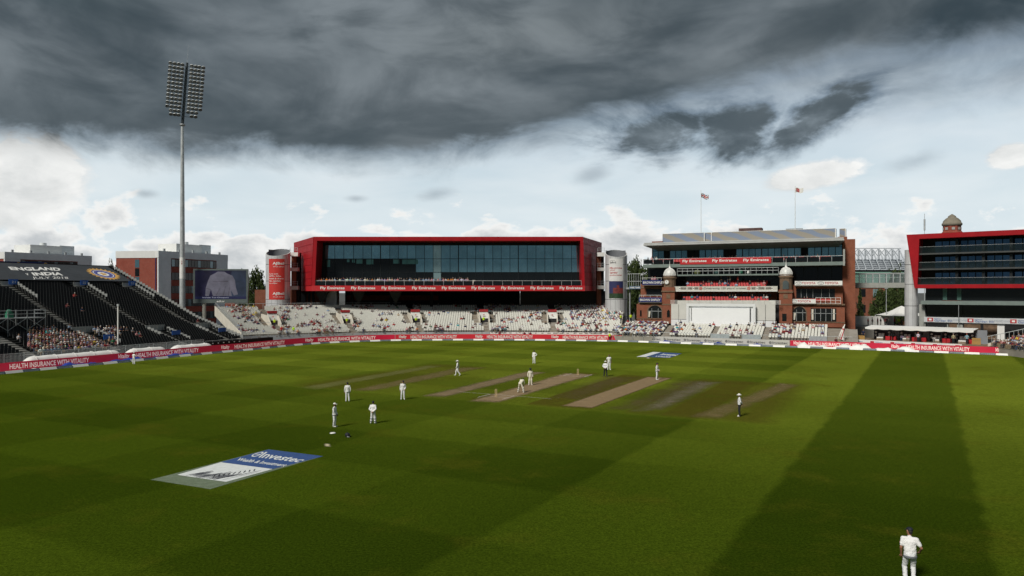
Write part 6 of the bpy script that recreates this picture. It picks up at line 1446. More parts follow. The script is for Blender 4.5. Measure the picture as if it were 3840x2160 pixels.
# red brick house and white wall behind the concourse
hb = Frame(P(3215, 1100, 205).xy, P(3400, 1100, 205).xy); r = hb.root('brick_house'); tag(r, 'red brick house half hidden by trees under the footbridge', 'house'); zt = hb.az(3300, 1040)[1]
m = MB(); m.box(-4, hb.len+2, 0, 10, 0, zt-2.5); m.build('wall', BRICK_P, r); m = MB(); m.prism([(-5, zt-2.5), (hb.len+3, zt-2.5), (hb.len-1, zt+1.5), (-1, zt+1.5)], -.5, 10.5); m.build('roof', M('green_copper_roof', (.22, .42, .34), .6, 0, .1), r)
for k in range(4):
    for z in (4, 8.5): m = MB(); a = .8+k*3.6; m.box(a, a+1.5, -.06, .05, z, z+2.2); m.build('window', GLASS_L if k % 2 else GLASS_D, r)
cw = Frame(P(*S(5, 255, 1060), 163).xy, P(*S(5, 600, 1060), 161).xy); r = cw.root('white_concourse_wall'); tag(r, 'low white painted wall behind the stewards', 'wall'); z1, z0 = cw.Z(5, 420, 1028)[1], cw.Z(5, 420, 1105)[1]
m = MB(); m.box(-2, cw.len, 0, .3, 0, z1); m.build('wall_face', WHITE, r); m = MB(); m.box(-2, cw.len+6, -8, 3, 0, z0-.05); cp = m.build('concourse', M('concourse_paving', (.22, .21, .19), .9), None, (cw.p.x, cw.p.y, 0), cw.rz); tag(cp, 'raised paved concourse behind the booths', None, None, 'structure'); CZ = z0-.05
# marquee
mq = P(*S(5, 690, 1030), 158); r = empty('marquee', (mq.x, mq.y, 0)); tag(r, 'white peaked marquee beside the silver column', 'marquee'); ze, zt = P(*S(5, 690, 1024), 158).z, P(*S(5, 725, 935), 158).z
m = MB(); W = 4.6; prof = [(W*(1-t)**1.0*(1-.25*math.sin(math.pi*t)), ze+(zt-ze)*t) for t in np.linspace(0, .98, 8)]; m.lathe((.8, 2, 0), [(p[0]*1.2, p[1]) for p in prof], 4, 0, False, math.pi/4, math.pi/4+2*math.pi); m.build('canopy', TARP_W, r)
m = MB(); [m.cyl((.8+sx*W*.84, 2+sy*W*.84, 0), (.8+sx*W*.84, 2+sy*W*.84, ze), .08, None, 6) for sx in (-1, 1) for sy in (-1, 1)]; m.build('leg', WHITE, r)
lp = P(*S(5, 540, 1000), 160); m = MB(); z9 = P(*S(5, 540, 775), 160).z; m.cyl((0, 0, 0), (0, 0, z9), .09, .06, 6); m.box(-.3, .3, -.15, .15, z9-.1, z9+.1); o = m.build('lamp_post', GALV, None, (lp.x, lp.y, 0)); tag(o, 'thin grey lamp post below the footbridge', 'lamp post')
# ------------------------------------------------------------------ hospitality booths
bo = Frame(P(*S(5, 380, 1150), 134).xy, P(*S(5, 1325, 1160), 122).xy)
def bq_(x, y, d=0.): return bo.Z(5, x, y, d)
dkz = bq_(800, 1262, 1.2)[1]
m = MB(); m.box(-7, bo.len+4, -1.8, 5, 0, dkz); o = m.build('booth_deck', M('deck_boards', (.20, .15, .10), .85, 0, .25, 1.5), None, (bo.p.x, bo.p.y, 0), bo.rz); tag(o, 'raised timber deck under the hospitality booths', None, None, 'structure')
r = bo.root('long_canopy'); tag(r, 'long white scalloped canopy over the hospitality booths', 'canopy'); zc = bq_(800, 1140, .4)[1]
m = MB(); N = 48
for i in range(N+1):
    x = -.3+(bo.len+.6)*i/N; sag = .10*abs(math.sin(i*math.pi/6)); m.v += [(x, -.9, zc-.30-sag), (x, -.9, zc-.02), (x, 2.2, zc+.28), (x, 2.2, zc+.2)]
for i in range(N):
    for j in range(3): a = i*4+j; m.f.append([a, a+4, a+5, a+1]); m.mi.append(0); m.sm.append(False)
m.build('canopy_cloth', TARP_W, r)
for q in (605, 810, 865, 1050, 1190): a = bq_(q, 1200)[0]; m = MB(); m.cyl((a, -.7, dkz), (a, -.7, zc-.1), .06, None, 6); m.build('post', BLACK, r)
GP = M('grey_screen_panel', (.22, .235, .26), .7, 0, .06); CH = M('charcoal_board', (.035, .03, .045), .7, 0, .2)
RC = M('red_cube', (.42, .012, .02), .6)
for k, (q0, q1, lab) in enumerate(((400, 560, 'charcoal hospitality booth with white sofa at the pavilion end of the row'), (630, 800, 'charcoal hospitality booth with two guests seated on its sofa'), (905, 1075, 'third charcoal hospitality booth along from the pavilion'), (1130, 1320, 'charcoal hospitality booth at the hotel end of the row'))):
    a0, a1 = bq_(q0, 1200)[0], bq_(q1, 1200)[0]; w_ = a1-a0; b = empty('hospitality_booth', bo.w(a0, 0, dkz), bo.rz); tag(b, lab, 'booth', 'hospitality booths')
    m = MB(); m.box(0, w_, 1.6, 1.75, 0, zc-dkz-.1); m.build('back_board', CH, b)
    m = MB(); m.box(w_+.02, w_+1.75, 1.7, 1.8, 0, zc-dkz); m.build('grey_panel', GP, b)
    s0, s1 = .9, w_-1.0
    m = MB(); m.box(s0, s1, .2, 1.2, 0, .35); m.build('sofa_base', M('drift_wood', (.26, .20, .15), .8, 0, .3, 3), b); m = MB(); m.box(s0+.05, s1-.05, .22, 1.1, .35, .55); m.build('seat_cushion', WHITE, b)
    for j in (0, 1): h_ = (s1-s0-.1)/2; m = MB(); m.hexa([(s0+.05+j*h_, .95, .55), (s0+j*h_+h_, .95, .55), (s0+j*h_+h_, 1.2, .55), (s0+.05+j*h_, 1.2, .55)], [(s0+.08+j*h_, 1.1, 1.2), (s0+j*h_+h_-.03, 1.1, 1.2), (s0+j*h_+h_-.03, 1.3, 1.2), (s0+.08+j*h_, 1.3, 1.2)]); m.build('back_cushion', WHITE, b)
    for x in (.35, w_-.4):
        for z in (.8, 1.35): m = MB(); m.ball((x, 1.55, z), (.2, .12, .2), 10, 6); m.build('globe_lamp', WHITE, b)
    for x in ((w_-.55,) if k == 0 else (-.9, w_-.55)): c = MB(); c.box(x, x+.75, .1, .85, 0, .75); c.build('red_cube_stool', RC, b)
for q, lab in ((600, 'round black fan on a stand between first and second booths'), (852, 'round black fan on a stand between second and third booths'), (1120, 'round black fan on a stand between third and fourth booths')):
    a, z = bq_(q, 1190); f = empty('standing_fan', bo.w(a, .0, dkz), bo.rz); tag(f, lab, 'fan', 'standing fans between booths'); m = MB(); m.cyl((0, -.2, z-dkz), (0, .1, z-dkz), .33, .33, 16); m.build('fan_head', BLACK, f); m = MB(); m.cyl((0, 0, 0), (0, 0, z-dkz), .05, None, 6); m.build('stand', BLACK, f); m = MB(); m.cyl((0, 0, 0), (0, 0, .08), .4, .35, 14); m.build('base', BLACK, f)
for q0, q1, y0, lab in ((215, 345, 1200, 'timber plank fence panel at the pavilion end of the deck'), (1315, 1402, 1225, 'timber plank fence panel at the hotel end of the deck')):
    a0, a1 = bq_(q0, y0, .6)[0], bq_(q1, y0, .6)[0]; z1 = bq_((q0+q1)/2, y0, .6)[1]; f = empty('timber_fence', bo.w(a0, .6, dkz), bo.rz); tag(f, lab, 'fence', 'timber fences by the booths'); n = int((a1-a0)/.16)
    pmx = MB(); pmx.box(.01, .15, 0, .05, 0, z1-dkz); pme_ = pmx.mesh('plank', WOOD)
    for j in range(n): link('plank', pme_, f, (j*.16, 0, random.uniform(-.04, 0)))
    m = MB(); m.box(0, n*.16, .06, .12, .2, .32); m.build('batten', WOOD, f)
wf = empty('white_sign_wall', bo.w(bq_(205, 1285, 2.2)[0], 2.2, 0), bo.rz); tag(wf, 'low white sponsor wall in front of the booth deck', 'wall'); L_ = bq_(1225, 1300, 2.2)[0]-bq_(205, 1285, 2.2)[0]
m = MB(); m.box(0, L_, 0, .12, 0, dkz+.05); m.build('wall_face', WHITE, wf)
for k in range(6): m = MB(); m.box(.3+k*3.4, .95+k*3.4, -.03, -.01, dkz-.45, dkz-.12); m.build('red_tile', LETTER_R, wf); sign_text('Hilton', 1.1+k*3.4, 2.4+k*3.4, dkz-.40, dkz-.15, -.02, M('sign_blue'), wf)
# bank of white seats at the right edge
rs = Frame(P(*S(5, 1480, 1300), 119).xy, P(*S(5, 1787, 1300), 110).xy); r = rs.root('right_grandstand'); tag(r, 'white seated bank full of spectators at the right edge', 'grandstand'); bpy.context.view_layer.update(); seats = []
for k in range(14):
    zk = 1.1+k*.36; d = -.9*k
    st = 1.0+k*.62; m = MB() if k == 0 else m; m.box(st-.6, 26, .9*k-.45, .9*k+.45, 0, zk)
    q = st+.2
    while q < 16: seats.append((q, .9*k, zk, 0.)); ALLSEATS.append(('right', rs.w(q, d, zk), rs.rz)); q += .55
m.build('terrace', CONC, r); seat_set(r, 'seat', seats, SEAT_W, 200)
m = MB(); x0, x1 = .0, 9.2
m.hexa([(x0, -.4, 1.0), (x0+.15, -.4, 1.0), (x1+.15, 12, 5.4), (x1, 12, 5.4)], [(x0, -.4, 1.5), (x0+.15, -.4, 1.5), (x1+.15, 12, 6.0), (x1, 12, 6.0)]); m.build('stair_wall', OFFWHITE, r)
m = MB(); n = 26
for j in range(n+1): t = j/n; m.cyl((x0+(x1-x0)*t, -.4+12.4*t, 1.4+4.5*t), (x0+(x1-x0)*t, -.4+12.4*t, 2.6+4.5*t), .035, None, 5)
m.cyl((x0, -.4, 2.6), (x1, 12, 7.1), .05, None, 6); m.build('stair_rail', GALV, r)

# railed link between the second silver tower and the pavilion
lk = Frame(P(2352, 1070, 167).xy, P(2392, 1070, 166).xy); r = lk.root('link_walkway'); tag(r, 'steel railed walkway between the second silver tower and the pavilion', 'walkway'); _, z0 = lk.az(2370, 1083); _, z1 = lk.az(2370, 1027); Lk = lk.az(2410, 1070)[0]
m = MB(); m.box(-.3, Lk, 0, 2.2, z0-.1, z0+.35); m.build('deck', GREY, r); m = MB()
for k in range(8): m.cyl((Lk*k/7, .05, z0+.3), (Lk*k/7, .05, z1), .05, None, 5)
for z in (z1, (z0+z1)/2): m.cyl((0, .05, z), (Lk, .05, z), .05, None, 5)
m.build('railing', GALV, r); m = MB(); sa, sz = lk.az(2360, 1073); sb, sz2 = lk.az(2403, 1083.5); m.box(sa, sb, -.12, -.05, sz2, sz); pn_ = m.build('sign_panel', M('slate_blue_sign', (.10, .16, .24), .5), r)
sign_text('HARE', sa+.2, (sa+sb)/2-.12, sz2+.15, sz-.15, -.14, LETTER, pn_, .02); sign_text('HARE', (sa+sb)/2+.12, sb-.2, sz2+.15, sz-.15, -.14, LETTER, pn_, .02)
m = MB()
for k in (0, 1): m.cyl((Lk*(.1+.8*k), 1, 0), (Lk*(.1+.8*k), 1, z0), .2, None, 8)
m.build('support_column', GREY, r)
# ------------------------------------------------------------------ people: jointed figures
SKIN = M('skin', (.36, .19, .12), .6, 0, .08, 8); SKIN_D = M('skin_dark', (.17, .085, .05), .6, 0, .08, 8)
W_SHIRT = M('cricket_white', (.78, .78, .78), .8, 0, .05, 4, .3); W_CREAM = M('cricket_cream', (.72, .68, .56), .8, 0, .05, 4, .3); TROU = M('white_trousers', (.76, .77, .79), .8, 0, .05, 4, .3); TROU_C = M('cream_trousers', (.72, .68, .57), .8, 0, .05, 4, .3)
K_TROU = M('black_trousers', (.012, .013, .016), .7, 0, .2, 4); SHOE = M('white_shoe', (.72, .70, .66), .6, 0, .1, 8); SHOE_K = M('dark_shoe', (.03, .03, .035), .5)
HAIR = M('dark_hair', (.012, .010, .009), .7); CAPN = M('navy_cap', (.006, .008, .016), .7, 0, .2, 6); HATW = M('white_hat', (.74, .73, .68), .8, 0, .05, 6); JACK = M('umpire_jacket', (.74, .75, .78), .8, 0, .05, 4, .3); STRIPE = M('navy_trim', (.03, .045, .09), .8); EYE = M('eye_dark', (.01, .01, .01), .3)
from mathutils import noise as mnoise
def V(*a): return np.array(a, float)
BASE = dict(pel=V(0, 0, .95), waist=V(0, 0, 1.09), chest=V(0, 0, 1.32), neck=V(0, 0, 1.50), head=V(0, -.02, 1.66),
            hipL=V(-.095, 0, .92), kneeL=V(-.11, -.01, .50), ankL=V(-.12, .02, .09), hipR=V(.095, 0, .92), kneeR=V(.11, -.01, .50), ankR=V(.12, .02, .09),
            shL=V(-.185, 0, 1.43), elL=V(-.25, .03, 1.15), wrL=V(-.25, -.03, .90), shR=V(.185, 0, 1.43), elR=V(.25, .03, 1.15), wrR=V(.25, -.03, .90), toeL=V(-.14, -.14, .045), toeR=V(.14, -.14, .045))
def cap_sd(p, a, b, ra, rb):
    ab = b-a; t = np.clip(((p-a)@ab)/max(1e-9, ab@ab), 0, 1); return np.linalg.norm(p-(a+t[:, None]*ab), axis=1)-(ra+(rb-ra)*t)
def figure(pose, mats, sleeve=1.0, loose=1.0, voxel=.016):
    """mats: shirt, trousers, skin, shoe, hair; one continuous remeshed body with hands added"""
    J = {k: v.copy() for k, v in BASE.items()}
    for k, v in pose.items():
        if k in J: J[k] = V(*v)
    L = []
    add = lambda a, b, ra, rb, mi: L.append((V(*a), V(*b), ra, rb, mi))
    add(J['pel']+V(-.07, 0, -.02), J['pel']+V(.07, 0, -.02), .115, .115, 1); add(J['pel']+V(-.04, .03, 0), J['pel']+V(.04, .03, 0), .12, .12, 1)
    add(J['pel']+V(0, 0, .05), J['waist'], .135, .135, 0); add(J['waist']+V(-.05, 0, 0), J['waist']+V(.05, 0, 0), .12, .12, 0)
    for sx in (-.075, .075): add(J['pel']+V(sx, 0, .03), J['waist']+V(sx, 0, 0), .112, .108, 0); add(J['waist']+V(sx, 0, 0), J['chest']+V(sx*1.1, 0, 0), .108, .112, 0)
    cx = (J['shR']-J['shL']); cx = cx/np.linalg.norm(cx)
    add(J['waist'], J['chest'], .13, .135, 0); add(J['chest']-cx*.08, J['chest']+cx*.08, .13, .13, 0); add(J['chest']-cx*.10+(J['neck']-J['chest'])*.35, J['chest']+cx*.10+(J['neck']-J['chest'])*.35, .105, .105, 0)
    add(J['shL'], J['shR'], .075, .075, 0); add(J['neck']-(J['neck']-J['chest'])*.18, J['neck'], .07, .062, 0); add(J['neck'], J['head']-(J['head']-J['neck'])*.4, .055, .055, 2)
    hu = (J['head']-J['neck']); hu = hu/np.linalg.norm(hu); fw = V(*pose.get('look', (0, -1, 0))); fw = fw/np.linalg.norm(fw)
    add(J['head']-hu*.035+fw*.012, J['head']+hu*.04, .078, .088, 2); add(J['head']-hu*.075+fw*.045, J['head']-hu*.06+fw*.05, .042, .045, 2)       # skull, jaw
    add(J['head']-hu*.01+fw*.098, J['head']-hu*.03+fw*.108, .012, .017, 2)                                                                     # nose
    sd_ = np.cross(fw, hu); sd_ /= np.linalg.norm(sd_)
    for s_ in (-1, 1): add(J['head']+sd_*s_*.088-hu*.02, J['head']+sd_*s_*.092+hu*.015, .016, .02, 2)
    add(J['head']+hu*.05-fw*.025, J['head']+hu*.055-fw*.02, .088, .088, 4); add(J['head']-hu*.0-fw*.045, J['head']-hu*.03-fw*.04, .07, .06, 4)   # hair
    if pose.get('beard'): add(J['head']-hu*.10+fw*.055, J['head']-hu*.15+fw*.06, .045, .03, 4); add(J['head']-hu*.06+fw*.05+sd_*.04, J['head']-hu*.06+fw*.05-sd_*.04, .035, .035, 4)
    for s_ in 'LR':
        h, k, a, t = J['hip'+s_], J['knee'+s_], J['ank'+s_], J['toe'+s_]; add(h, k, .100*loose, .078*loose, 1); add(k, a, .078*loose, .064*loose, 1)
        add(a+V(0, 0, .0), a+V(0, 0, -.035), .058, .05, 3); add(a+V(0, 0, -.045), t, .045, .042, 3)
        s0, e, w = J['sh'+s_], J['el'+s_], J['wr'+s_]; mid = s0+(e-s0)*.62
        if sleeve > .9: add(s0, e, .070, .058, 0); add(e, e+(w-e)*.9, .056, .044, 0); add(e+(w-e)*.9, w, .034, .031, 2)
        else: add(s0, mid, .072, .068, 0); add(mid, e, .048, .042, 2); add(e, w, .042, .030, 2)
        d = (w-e)/np.linalg.norm(w-e); add(w, w+d*.055, .034, .036, 2)
    m = MB()
    for a, b, ra, rb, mi in L:
        a_, b_ = Vector(a), Vector(b)
        if (b_-a_).length < 1e-4: b_ = a_+Vector((0, 0, .001))
        m.cyl(a_, b_, ra, rb, 12); m.ball(a_, ra, 12, 8); m.ball(b_, rb, 12, 8)
    src = m.mesh('tmp', mats[0]); o = bpy.data.objects.new('tmp', src); COL.objects.link(o); md = o.modifiers.new('r', 'REMESH'); md.mode = 'VOXEL'; md.voxel_size = voxel
    sm = o.modifiers.new('s', 'SMOOTH'); sm.iterations = 2; sm.factor = .5
    dg = bpy.context.evaluated_depsgraph_get(); ev = bpy.data.meshes.new_from_object(o.evaluated_get(dg)); bpy.data.objects.remove(o); bpy.data.meshes.remove(src)
    v = np.array([q.co[:] for q in ev.vertices]); polys = [tuple(p.vertices) for p in ev.polygons]; bpy.data.meshes.remove(ev)
    D = np.stack([cap_sd(v, V(*a), V(*b), ra, rb) for a, b, ra, rb, mi in L], 1)
    mat_v = np.array([l[4] for l in L])[np.argmin(D, 1)]
    ctr = v.mean(0); cloth = mat_v < 2
    for i in np.where(cloth)[0]:           # creases in the cloth
        p = v[i]; nz = mnoise.noise(Vector((p[0]*11, p[1]*11, p[2]*17+3)))*.6+mnoise.noise(Vector((p[0]*22+p[2]*18, p[1]*22, p[2]*20)))*.4; d = np.array([p[0]-ctr[0], p[1]-ctr[1], 0.]); l = np.linalg.norm(d)+1e-6; v[i] = p+d/l*nz*.020
    out = MB(); out.v = [tuple(p) for p in v]
    for p in polys: out.f.append(list(p)); out.mi.append(int(np.bincount(mat_v[list(p)]).argmax())); out.sm.append(True)
    for s_ in 'LR':                       # fingers and thumb
        e, w = J['el'+s_], J['wr'+s_]; d = (w-e)/np.linalg.norm(w-e); side = np.cross(d, V(0, 0, 1)); 
        if np.linalg.norm(side) < .2: side = V(0, 1, 0)
        side /= np.linalg.norm(side); nrm = np.cross(side, d); curl = pose.get('curl', .45); inw = V(-1 if s_ == 'R' else 1, 0, 0)
        for q, (off, ln) in enumerate(((-.028, .068), (-.009, .080), (.010, .075), (.028, .058))):
            p0 = w+d*.07+side*off; p1 = p0+d*ln*.5+inw*.006; p2 = p1+(d*(1-curl)+inw*curl)*ln*.55
            out.cyl(p0, p1, .0105, .0095, 6, 2); out.cyl(p1, p2, .0095, .008, 6, 2)
        p0 = w+d*.025-side*.030; p1 = p0-side*.025+d*.030; p2 = p1+d*.03+inw*.008; out.cyl(p0, p1, .013, .011, 6, 2); out.cyl(p1, p2, .011, .009, 6, 2)
    for s_ in (-1, 1): c = J['head']+fw*.087+sd_*s_*.033+hu*.005; out.ball(c, .012, 6, 4, 5)
    c = J['head']+fw*.092-hu*.062; out.ball(c, (.022, .014, .006), 6, 4, 5)
    return out, J, hu, fw
def headgear(kind, J, hu, fw, par, mat=None):
    R = Matrix((Vector(np.cross(fw, hu)), Vector(-fw), Vector(hu))).transposed(); q = R.to_4x4(); q.translation = Vector(J['head']+hu*.045)
    m = MB()
    if kind == 'cap':
        m.ball((0, .01, .01), (.098, .115, .095), 14, 6, 0, -.05, 1.); m.slab([(-.07, -.09), (-.05, -.165), (0, -.185), (.05, -.165), (.07, -.09)], .0, .014); nm, mt = 'cap', mat or CAPN
    elif kind == 'hat':
        m.ball((0, 0, .015), (.10, .115, .10), 14, 6, 0, -.05, .95); m.lathe((0, 0, 0), [(.09, .02), (.20, -.015), (.205, -.005), (.09, .035)], 18); nm, mt = 'sun_hat', mat or HATW
    else:
        m.ball((0, .01, .0), (.120, .135, .12), 14, 7, 0, -.35, 1.); m.slab([(-.09, -.10), (-.06, -.19), (.06, -.19), (.09, -.10)], .0, .016)
        for z in (-.06, -.09, -.12): m.cyl((-.09, -.08, z), (0, -.17, z), .006, None, 5); m.cyl((.09, -.08, z), (0, -.17, z), .006, None, 5)
        m.ball((0, .07, -.08), (.08, .06, .10), 10, 6); nm, mt = 'helmet', mat or CAPN
    o = m.build(nm, mt, par); o.matrix_local = q
def ring_band(J, a, b, r, t, mat, par, name, w=.03):
    p = J[a]+(J[b]-J[a])*t; d = Vector(J[b]-J[a]).normalized(); m = MB(); m.cyl(Vector(p)-d*w/2, Vector(p)+d*w/2, r, r, 14); m.build(name, mat, par)
def player(px, py, h, face, pose, label, shirt=None, trous=None, skin=None, gear='cap', gearmat=None, shoe=None, sleeve=1., pads=False, trim=False, voxel=.02, role='players on the field', top=1.81):
    mats = [shirt or W_SHIRT, trous or TROU, skin or SKIN, shoe or SHOE, HAIR, EYE]; mb, J, hu, fw = figure(pose, mats, sleeve, 1.0, voxel); g = G(px, py)
    zmin = min(v[2] for v in mb.v); s_ = h/top
    r = empty('person', (g.x, g.y, -zmin*s_), math.radians(face)); r.scale = (s_,)*3; tag(r, label, 'person', role); mb.build('body', mats, r)
    if gear: headgear(gear, J, hu, fw, r, gearmat)
    if trim:
        m = MB(); c = J['pel']; m.lathe((0, 0, 0), [(1., -.045), (1.01, -.02), (1.01, .0), (.95, .015)], 24); o = m.build('jumper_trim', M('grey_trim', (.16, .17, .19), .8), r); o.location = tuple(c); o.scale = (.204, .172, 1.); o.location.z -= .035
    if pads:
        for s2 in 'LR':
            k, a, h_ = Vector(J['knee'+s2]), Vector(J['ank'+s2]), Vector(J['hip'+s2]); m = MB(); up = k+(h_-k)*.28; fwd = Vector((0, -.03, 0)); m.cyl(a+Vector((0, 0, .0))+fwd, k+fwd, .085, .100, 12); m.cyl(k+fwd, up+fwd, .100, .092, 12); m.build('leg_pad', mats[1], r)
            for t in (.25, .72): ring_band(J, 'ank'+s2, 'knee'+s2, .108, t, STRIPE, r, 'pad_strap', .035)
    return r, J
# pose library (figure looks along -y; face turns it about z, 0 = towards the camera)
behind = dict(elL=(-.27, .10, 1.17), wrL=(-.06, .19, .97), elR=(.27, .10, 1.17), wrR=(.05, .20, .99), curl=.2, ankL=(-.17, .02, .09), ankR=(.17, .02, .09), kneeL=(-.13, -.02, .5), kneeR=(.13, -.02, .5), toeL=(-.2, -.12, .045), toeR=(.2, -.12, .045))
hips = dict(elR=(.37, .10, 1.20), wrR=(.20, .0, 1.03), elL=(-.37, .10, 1.20), wrL=(-.20, .0, 1.03))
onehip = dict(elR=(.37, .10, 1.20), wrR=(.20, .0, 1.03))
walk = dict(kneeL=(-.10, -.18, .52), ankL=(-.10, -.22, .10), toeL=(-.10, -.40, .07), kneeR=(.10, .04, .52), ankR=(.10, .30, .16), toeR=(.10, .18, .045), elL=(-.24, .12, 1.17), wrL=(-.22, .08, .92), elR=(.24, -.04, 1.15), wrR=(.22, -.18, .95))
relax = dict(toeL=(-.18, -.13, .045), toeR=(.16, -.14, .045), ankL=(-.15, .03, .09), kneeL=(-.125, -.02, .5))
ps_ = [
 (1254.4, 1601.5, 1.80, 82, dict(relax, beard=1, ankL=(-.06, .05, .09), toeL=(-.06, -.12, .045), elL=(-.22, -.02, 1.15), wrL=(-.15, -.14, .93), elR=(.22, -.02, 1.15), wrR=(.16, -.14, .93)), 'bearded fielder in pale cap and long sleeved whites in profile near the helmet', dict(gearmat=HATW, trim=True, skin=SKIN_D)),
 (1399, 1588, 1.72, 172, behind, 'fielder with leg pads and dark cap, hands clasped behind his back', dict(pads=True)),
 (1303, 1505.5, 1.76, 195, dict(relax, elL=(-.28, .03, 1.15)), 'fielder in dark cap seen from behind on the near left of the square', {}),
 (1511, 1498.5, 1.78, 8, dict(relax, head=(.02, -.05, 1.655), look=(.2, -1, -.35), wrR=(.17, -.16, .98)), 'fielder in dark cap facing the camera with head bowed', {}),
 (1716, 1408.5, 1.86, -88, walk, 'fielder in white sun hat walking across the square', dict(gear='hat')),
 (2003, 1363, 1.84, -30, dict(onehip, **relax), 'far fielder in dark cap with one hand on hip beyond the batsmen', {}),
 (1953, 1472.5, 1.80, 150, dict(pel=(0, .10, .93), waist=(0, -.02, 1.03), chest=(0, -.20, 1.16), neck=(0, -.34, 1.24), head=(0, -.46, 1.25), look=(0, -.45, -1), hipL=(-.10, .10, .90), hipR=(.10, .10, .90), kneeL=(-.24, .02, .50), ankL=(-.36, .10, .09), toeL=(-.40, -.08, .045), kneeR=(.22, -.02, .50), ankR=(.30, .05, .09), toeR=(.34, -.12, .045), shL=(-.18, -.27, 1.21), shR=(.18, -.27, 1.21), elL=(-.20, -.36, .95), wrL=(-.10, -.42, .72), elR=(.22, -.36, .95), wrR=(.12, -.44, .74)), 'batsman in cream bending forward with legs wide apart over the pitch', dict(shirt=W_CREAM, trous=TROU_C, skin=SKIN_D, pads=True, top=1.81)),
 (1989, 1444.5, 1.84, 12, dict(relax, elL=(-.29, .02, 1.16), wrL=(-.28, -.06, .92)), 'batsman in cream with black helmet and pads standing on the pitch', dict(shirt=W_CREAM, trous=TROU_C, gear='helmet', skin=SKIN_D, pads=True)),
 (2270.5, 1411.5, 1.85, 160, dict(behind, elR=(.3, .05, 1.17)), 'umpire in white coat, pale hat and black trousers behind the far wicket', dict(shirt=JACK, trous=K_TROU, gear='hat')),
 (2284, 1387, 1.97, 10, dict(relax, elL=(-.30, .02, 1.17)), 'bare armed bowler in whites walking back behind the umpire', dict(gear=None, sleeve=.5, skin=SKIN_D)),
 (2464, 1424.5, 1.94, 60, dict(relax, wrL=(-.10, -.20, 1.0), elL=(-.25, -.02, 1.16), wrR=(.10, -.20, 1.0), elR=(.25, -.02, 1.16)), 'fielder in dark cap standing at the far end of the clean clay strip', dict(trim=True)),
 (2773, 1561.5, 1.84, -110, dict(behind), 'umpire in white coat and broad white hat at square leg', dict(shirt=JACK, trous=K_TROU, gear='hat')),
 (502, 1366, 1.66, 165, dict(relax, elL=(-.30, -.06, 1.22), wrL=(-.10, -.18, 1.36), elR=(.30, -.06, 1.22), wrR=(.10, -.18, 1.36)), 'boundary fielder in whites standing before the curved red board', dict(gear='cap', gearmat=HATW)),
]
for a in ps_: player(a[0], a[1], a[2], a[3], a[4], a[5], **a[6])
near = dict(pel=(.0, .05, .94), waist=(0, .03, 1.08), chest=(.0, -.04, 1.30), neck=(-.005, -.10, 1.475), head=(-.01, -.15, 1.625), look=(.55, -.85, -.05), shL=(-.19, -.03, 1.41), shR=(.19, -.07, 1.41), elL=(-.33, .05, 1.17), wrL=(-.31, -.14, .99), elR=(.26, .02, 1.13), wrR=(.24, -.08, .88), hipL=(-.095, .04, .92), hipR=(.095, .04, .92), kneeL=(-.11, -.10, .52), kneeR=(.14, -.12, .52), ankL=(-.10, .06, .09), ankR=(.13, .02, .09), toeL=(-.12, -.11, .045), toeR=(.17, -.14, .045), curl=.6)
rr, JJ = player(3412, 2184, 1.90, 160, near, 'near bare armed fielder in dark cap and whites seen from behind', sleeve=.5, trim=True, voxel=.013, skin=M('skin_tan', (.30, .14, .085), .6, 0, .08, 8))
m = MB(); c = JJ['neck']; m.lathe((c[0], c[1]+.012, c[2]-.055), [(.082, 0), (.072, .055), (.066, .055), (.07, 0)], 18); m.build('collar', W_SHIRT, rr); m = MB(); m.lathe((c[0], c[1]+.012, c[2]-.062), [(.088, -.006), (.088, .010)], 18); m.build('collar_trim', STRIPE, rr)
m = MB(); s_ = JJ['shR']+(JJ['elR']-JJ['shR'])*.42; m.box(s_[0]+.068, s_[0]+.074, s_[1]-.025, s_[1]+.025, s_[2]-.02, s_[2]+.02); m.build('sleeve_badge', LETTER_R, rr)
# helmet and pad left on the grass
g = G(1303, 1638); r = empty('spare_helmet', g, .8); tag(r, 'dark spare helmet lying on the grass', 'helmet'); m = MB(); m.ball((0, 0, .13), (.16, .19, .17), 16, 9, 0, -.75, 1.); m.build('shell', CAPN, r); m = MB(); m.slab([(-.11, -.15), (-.07, -.28), (.07, -.28), (.11, -.15)], .10, .118); m.build('peak', CAPN, r)
m = MB(); [m.cyl((-.12, -.13, z), (0, -.25, z), .008, None, 5) or m.cyl((.12, -.13, z), (0, -.25, z), .008, None, 5) for z in (.02, .05, .08)]; m.build('grille', GALV, r)
g = G(1248, 1625); m = MB(); m.lathe((0, 0, 0), [(.20, 0), (.22, .03), (.16, .06), (.01, .07)], 14); o = m.build('field_marker', WHITE, None, g); tag(o, 'flat white marker disc on the grass by the bearded fielder', 'marker')

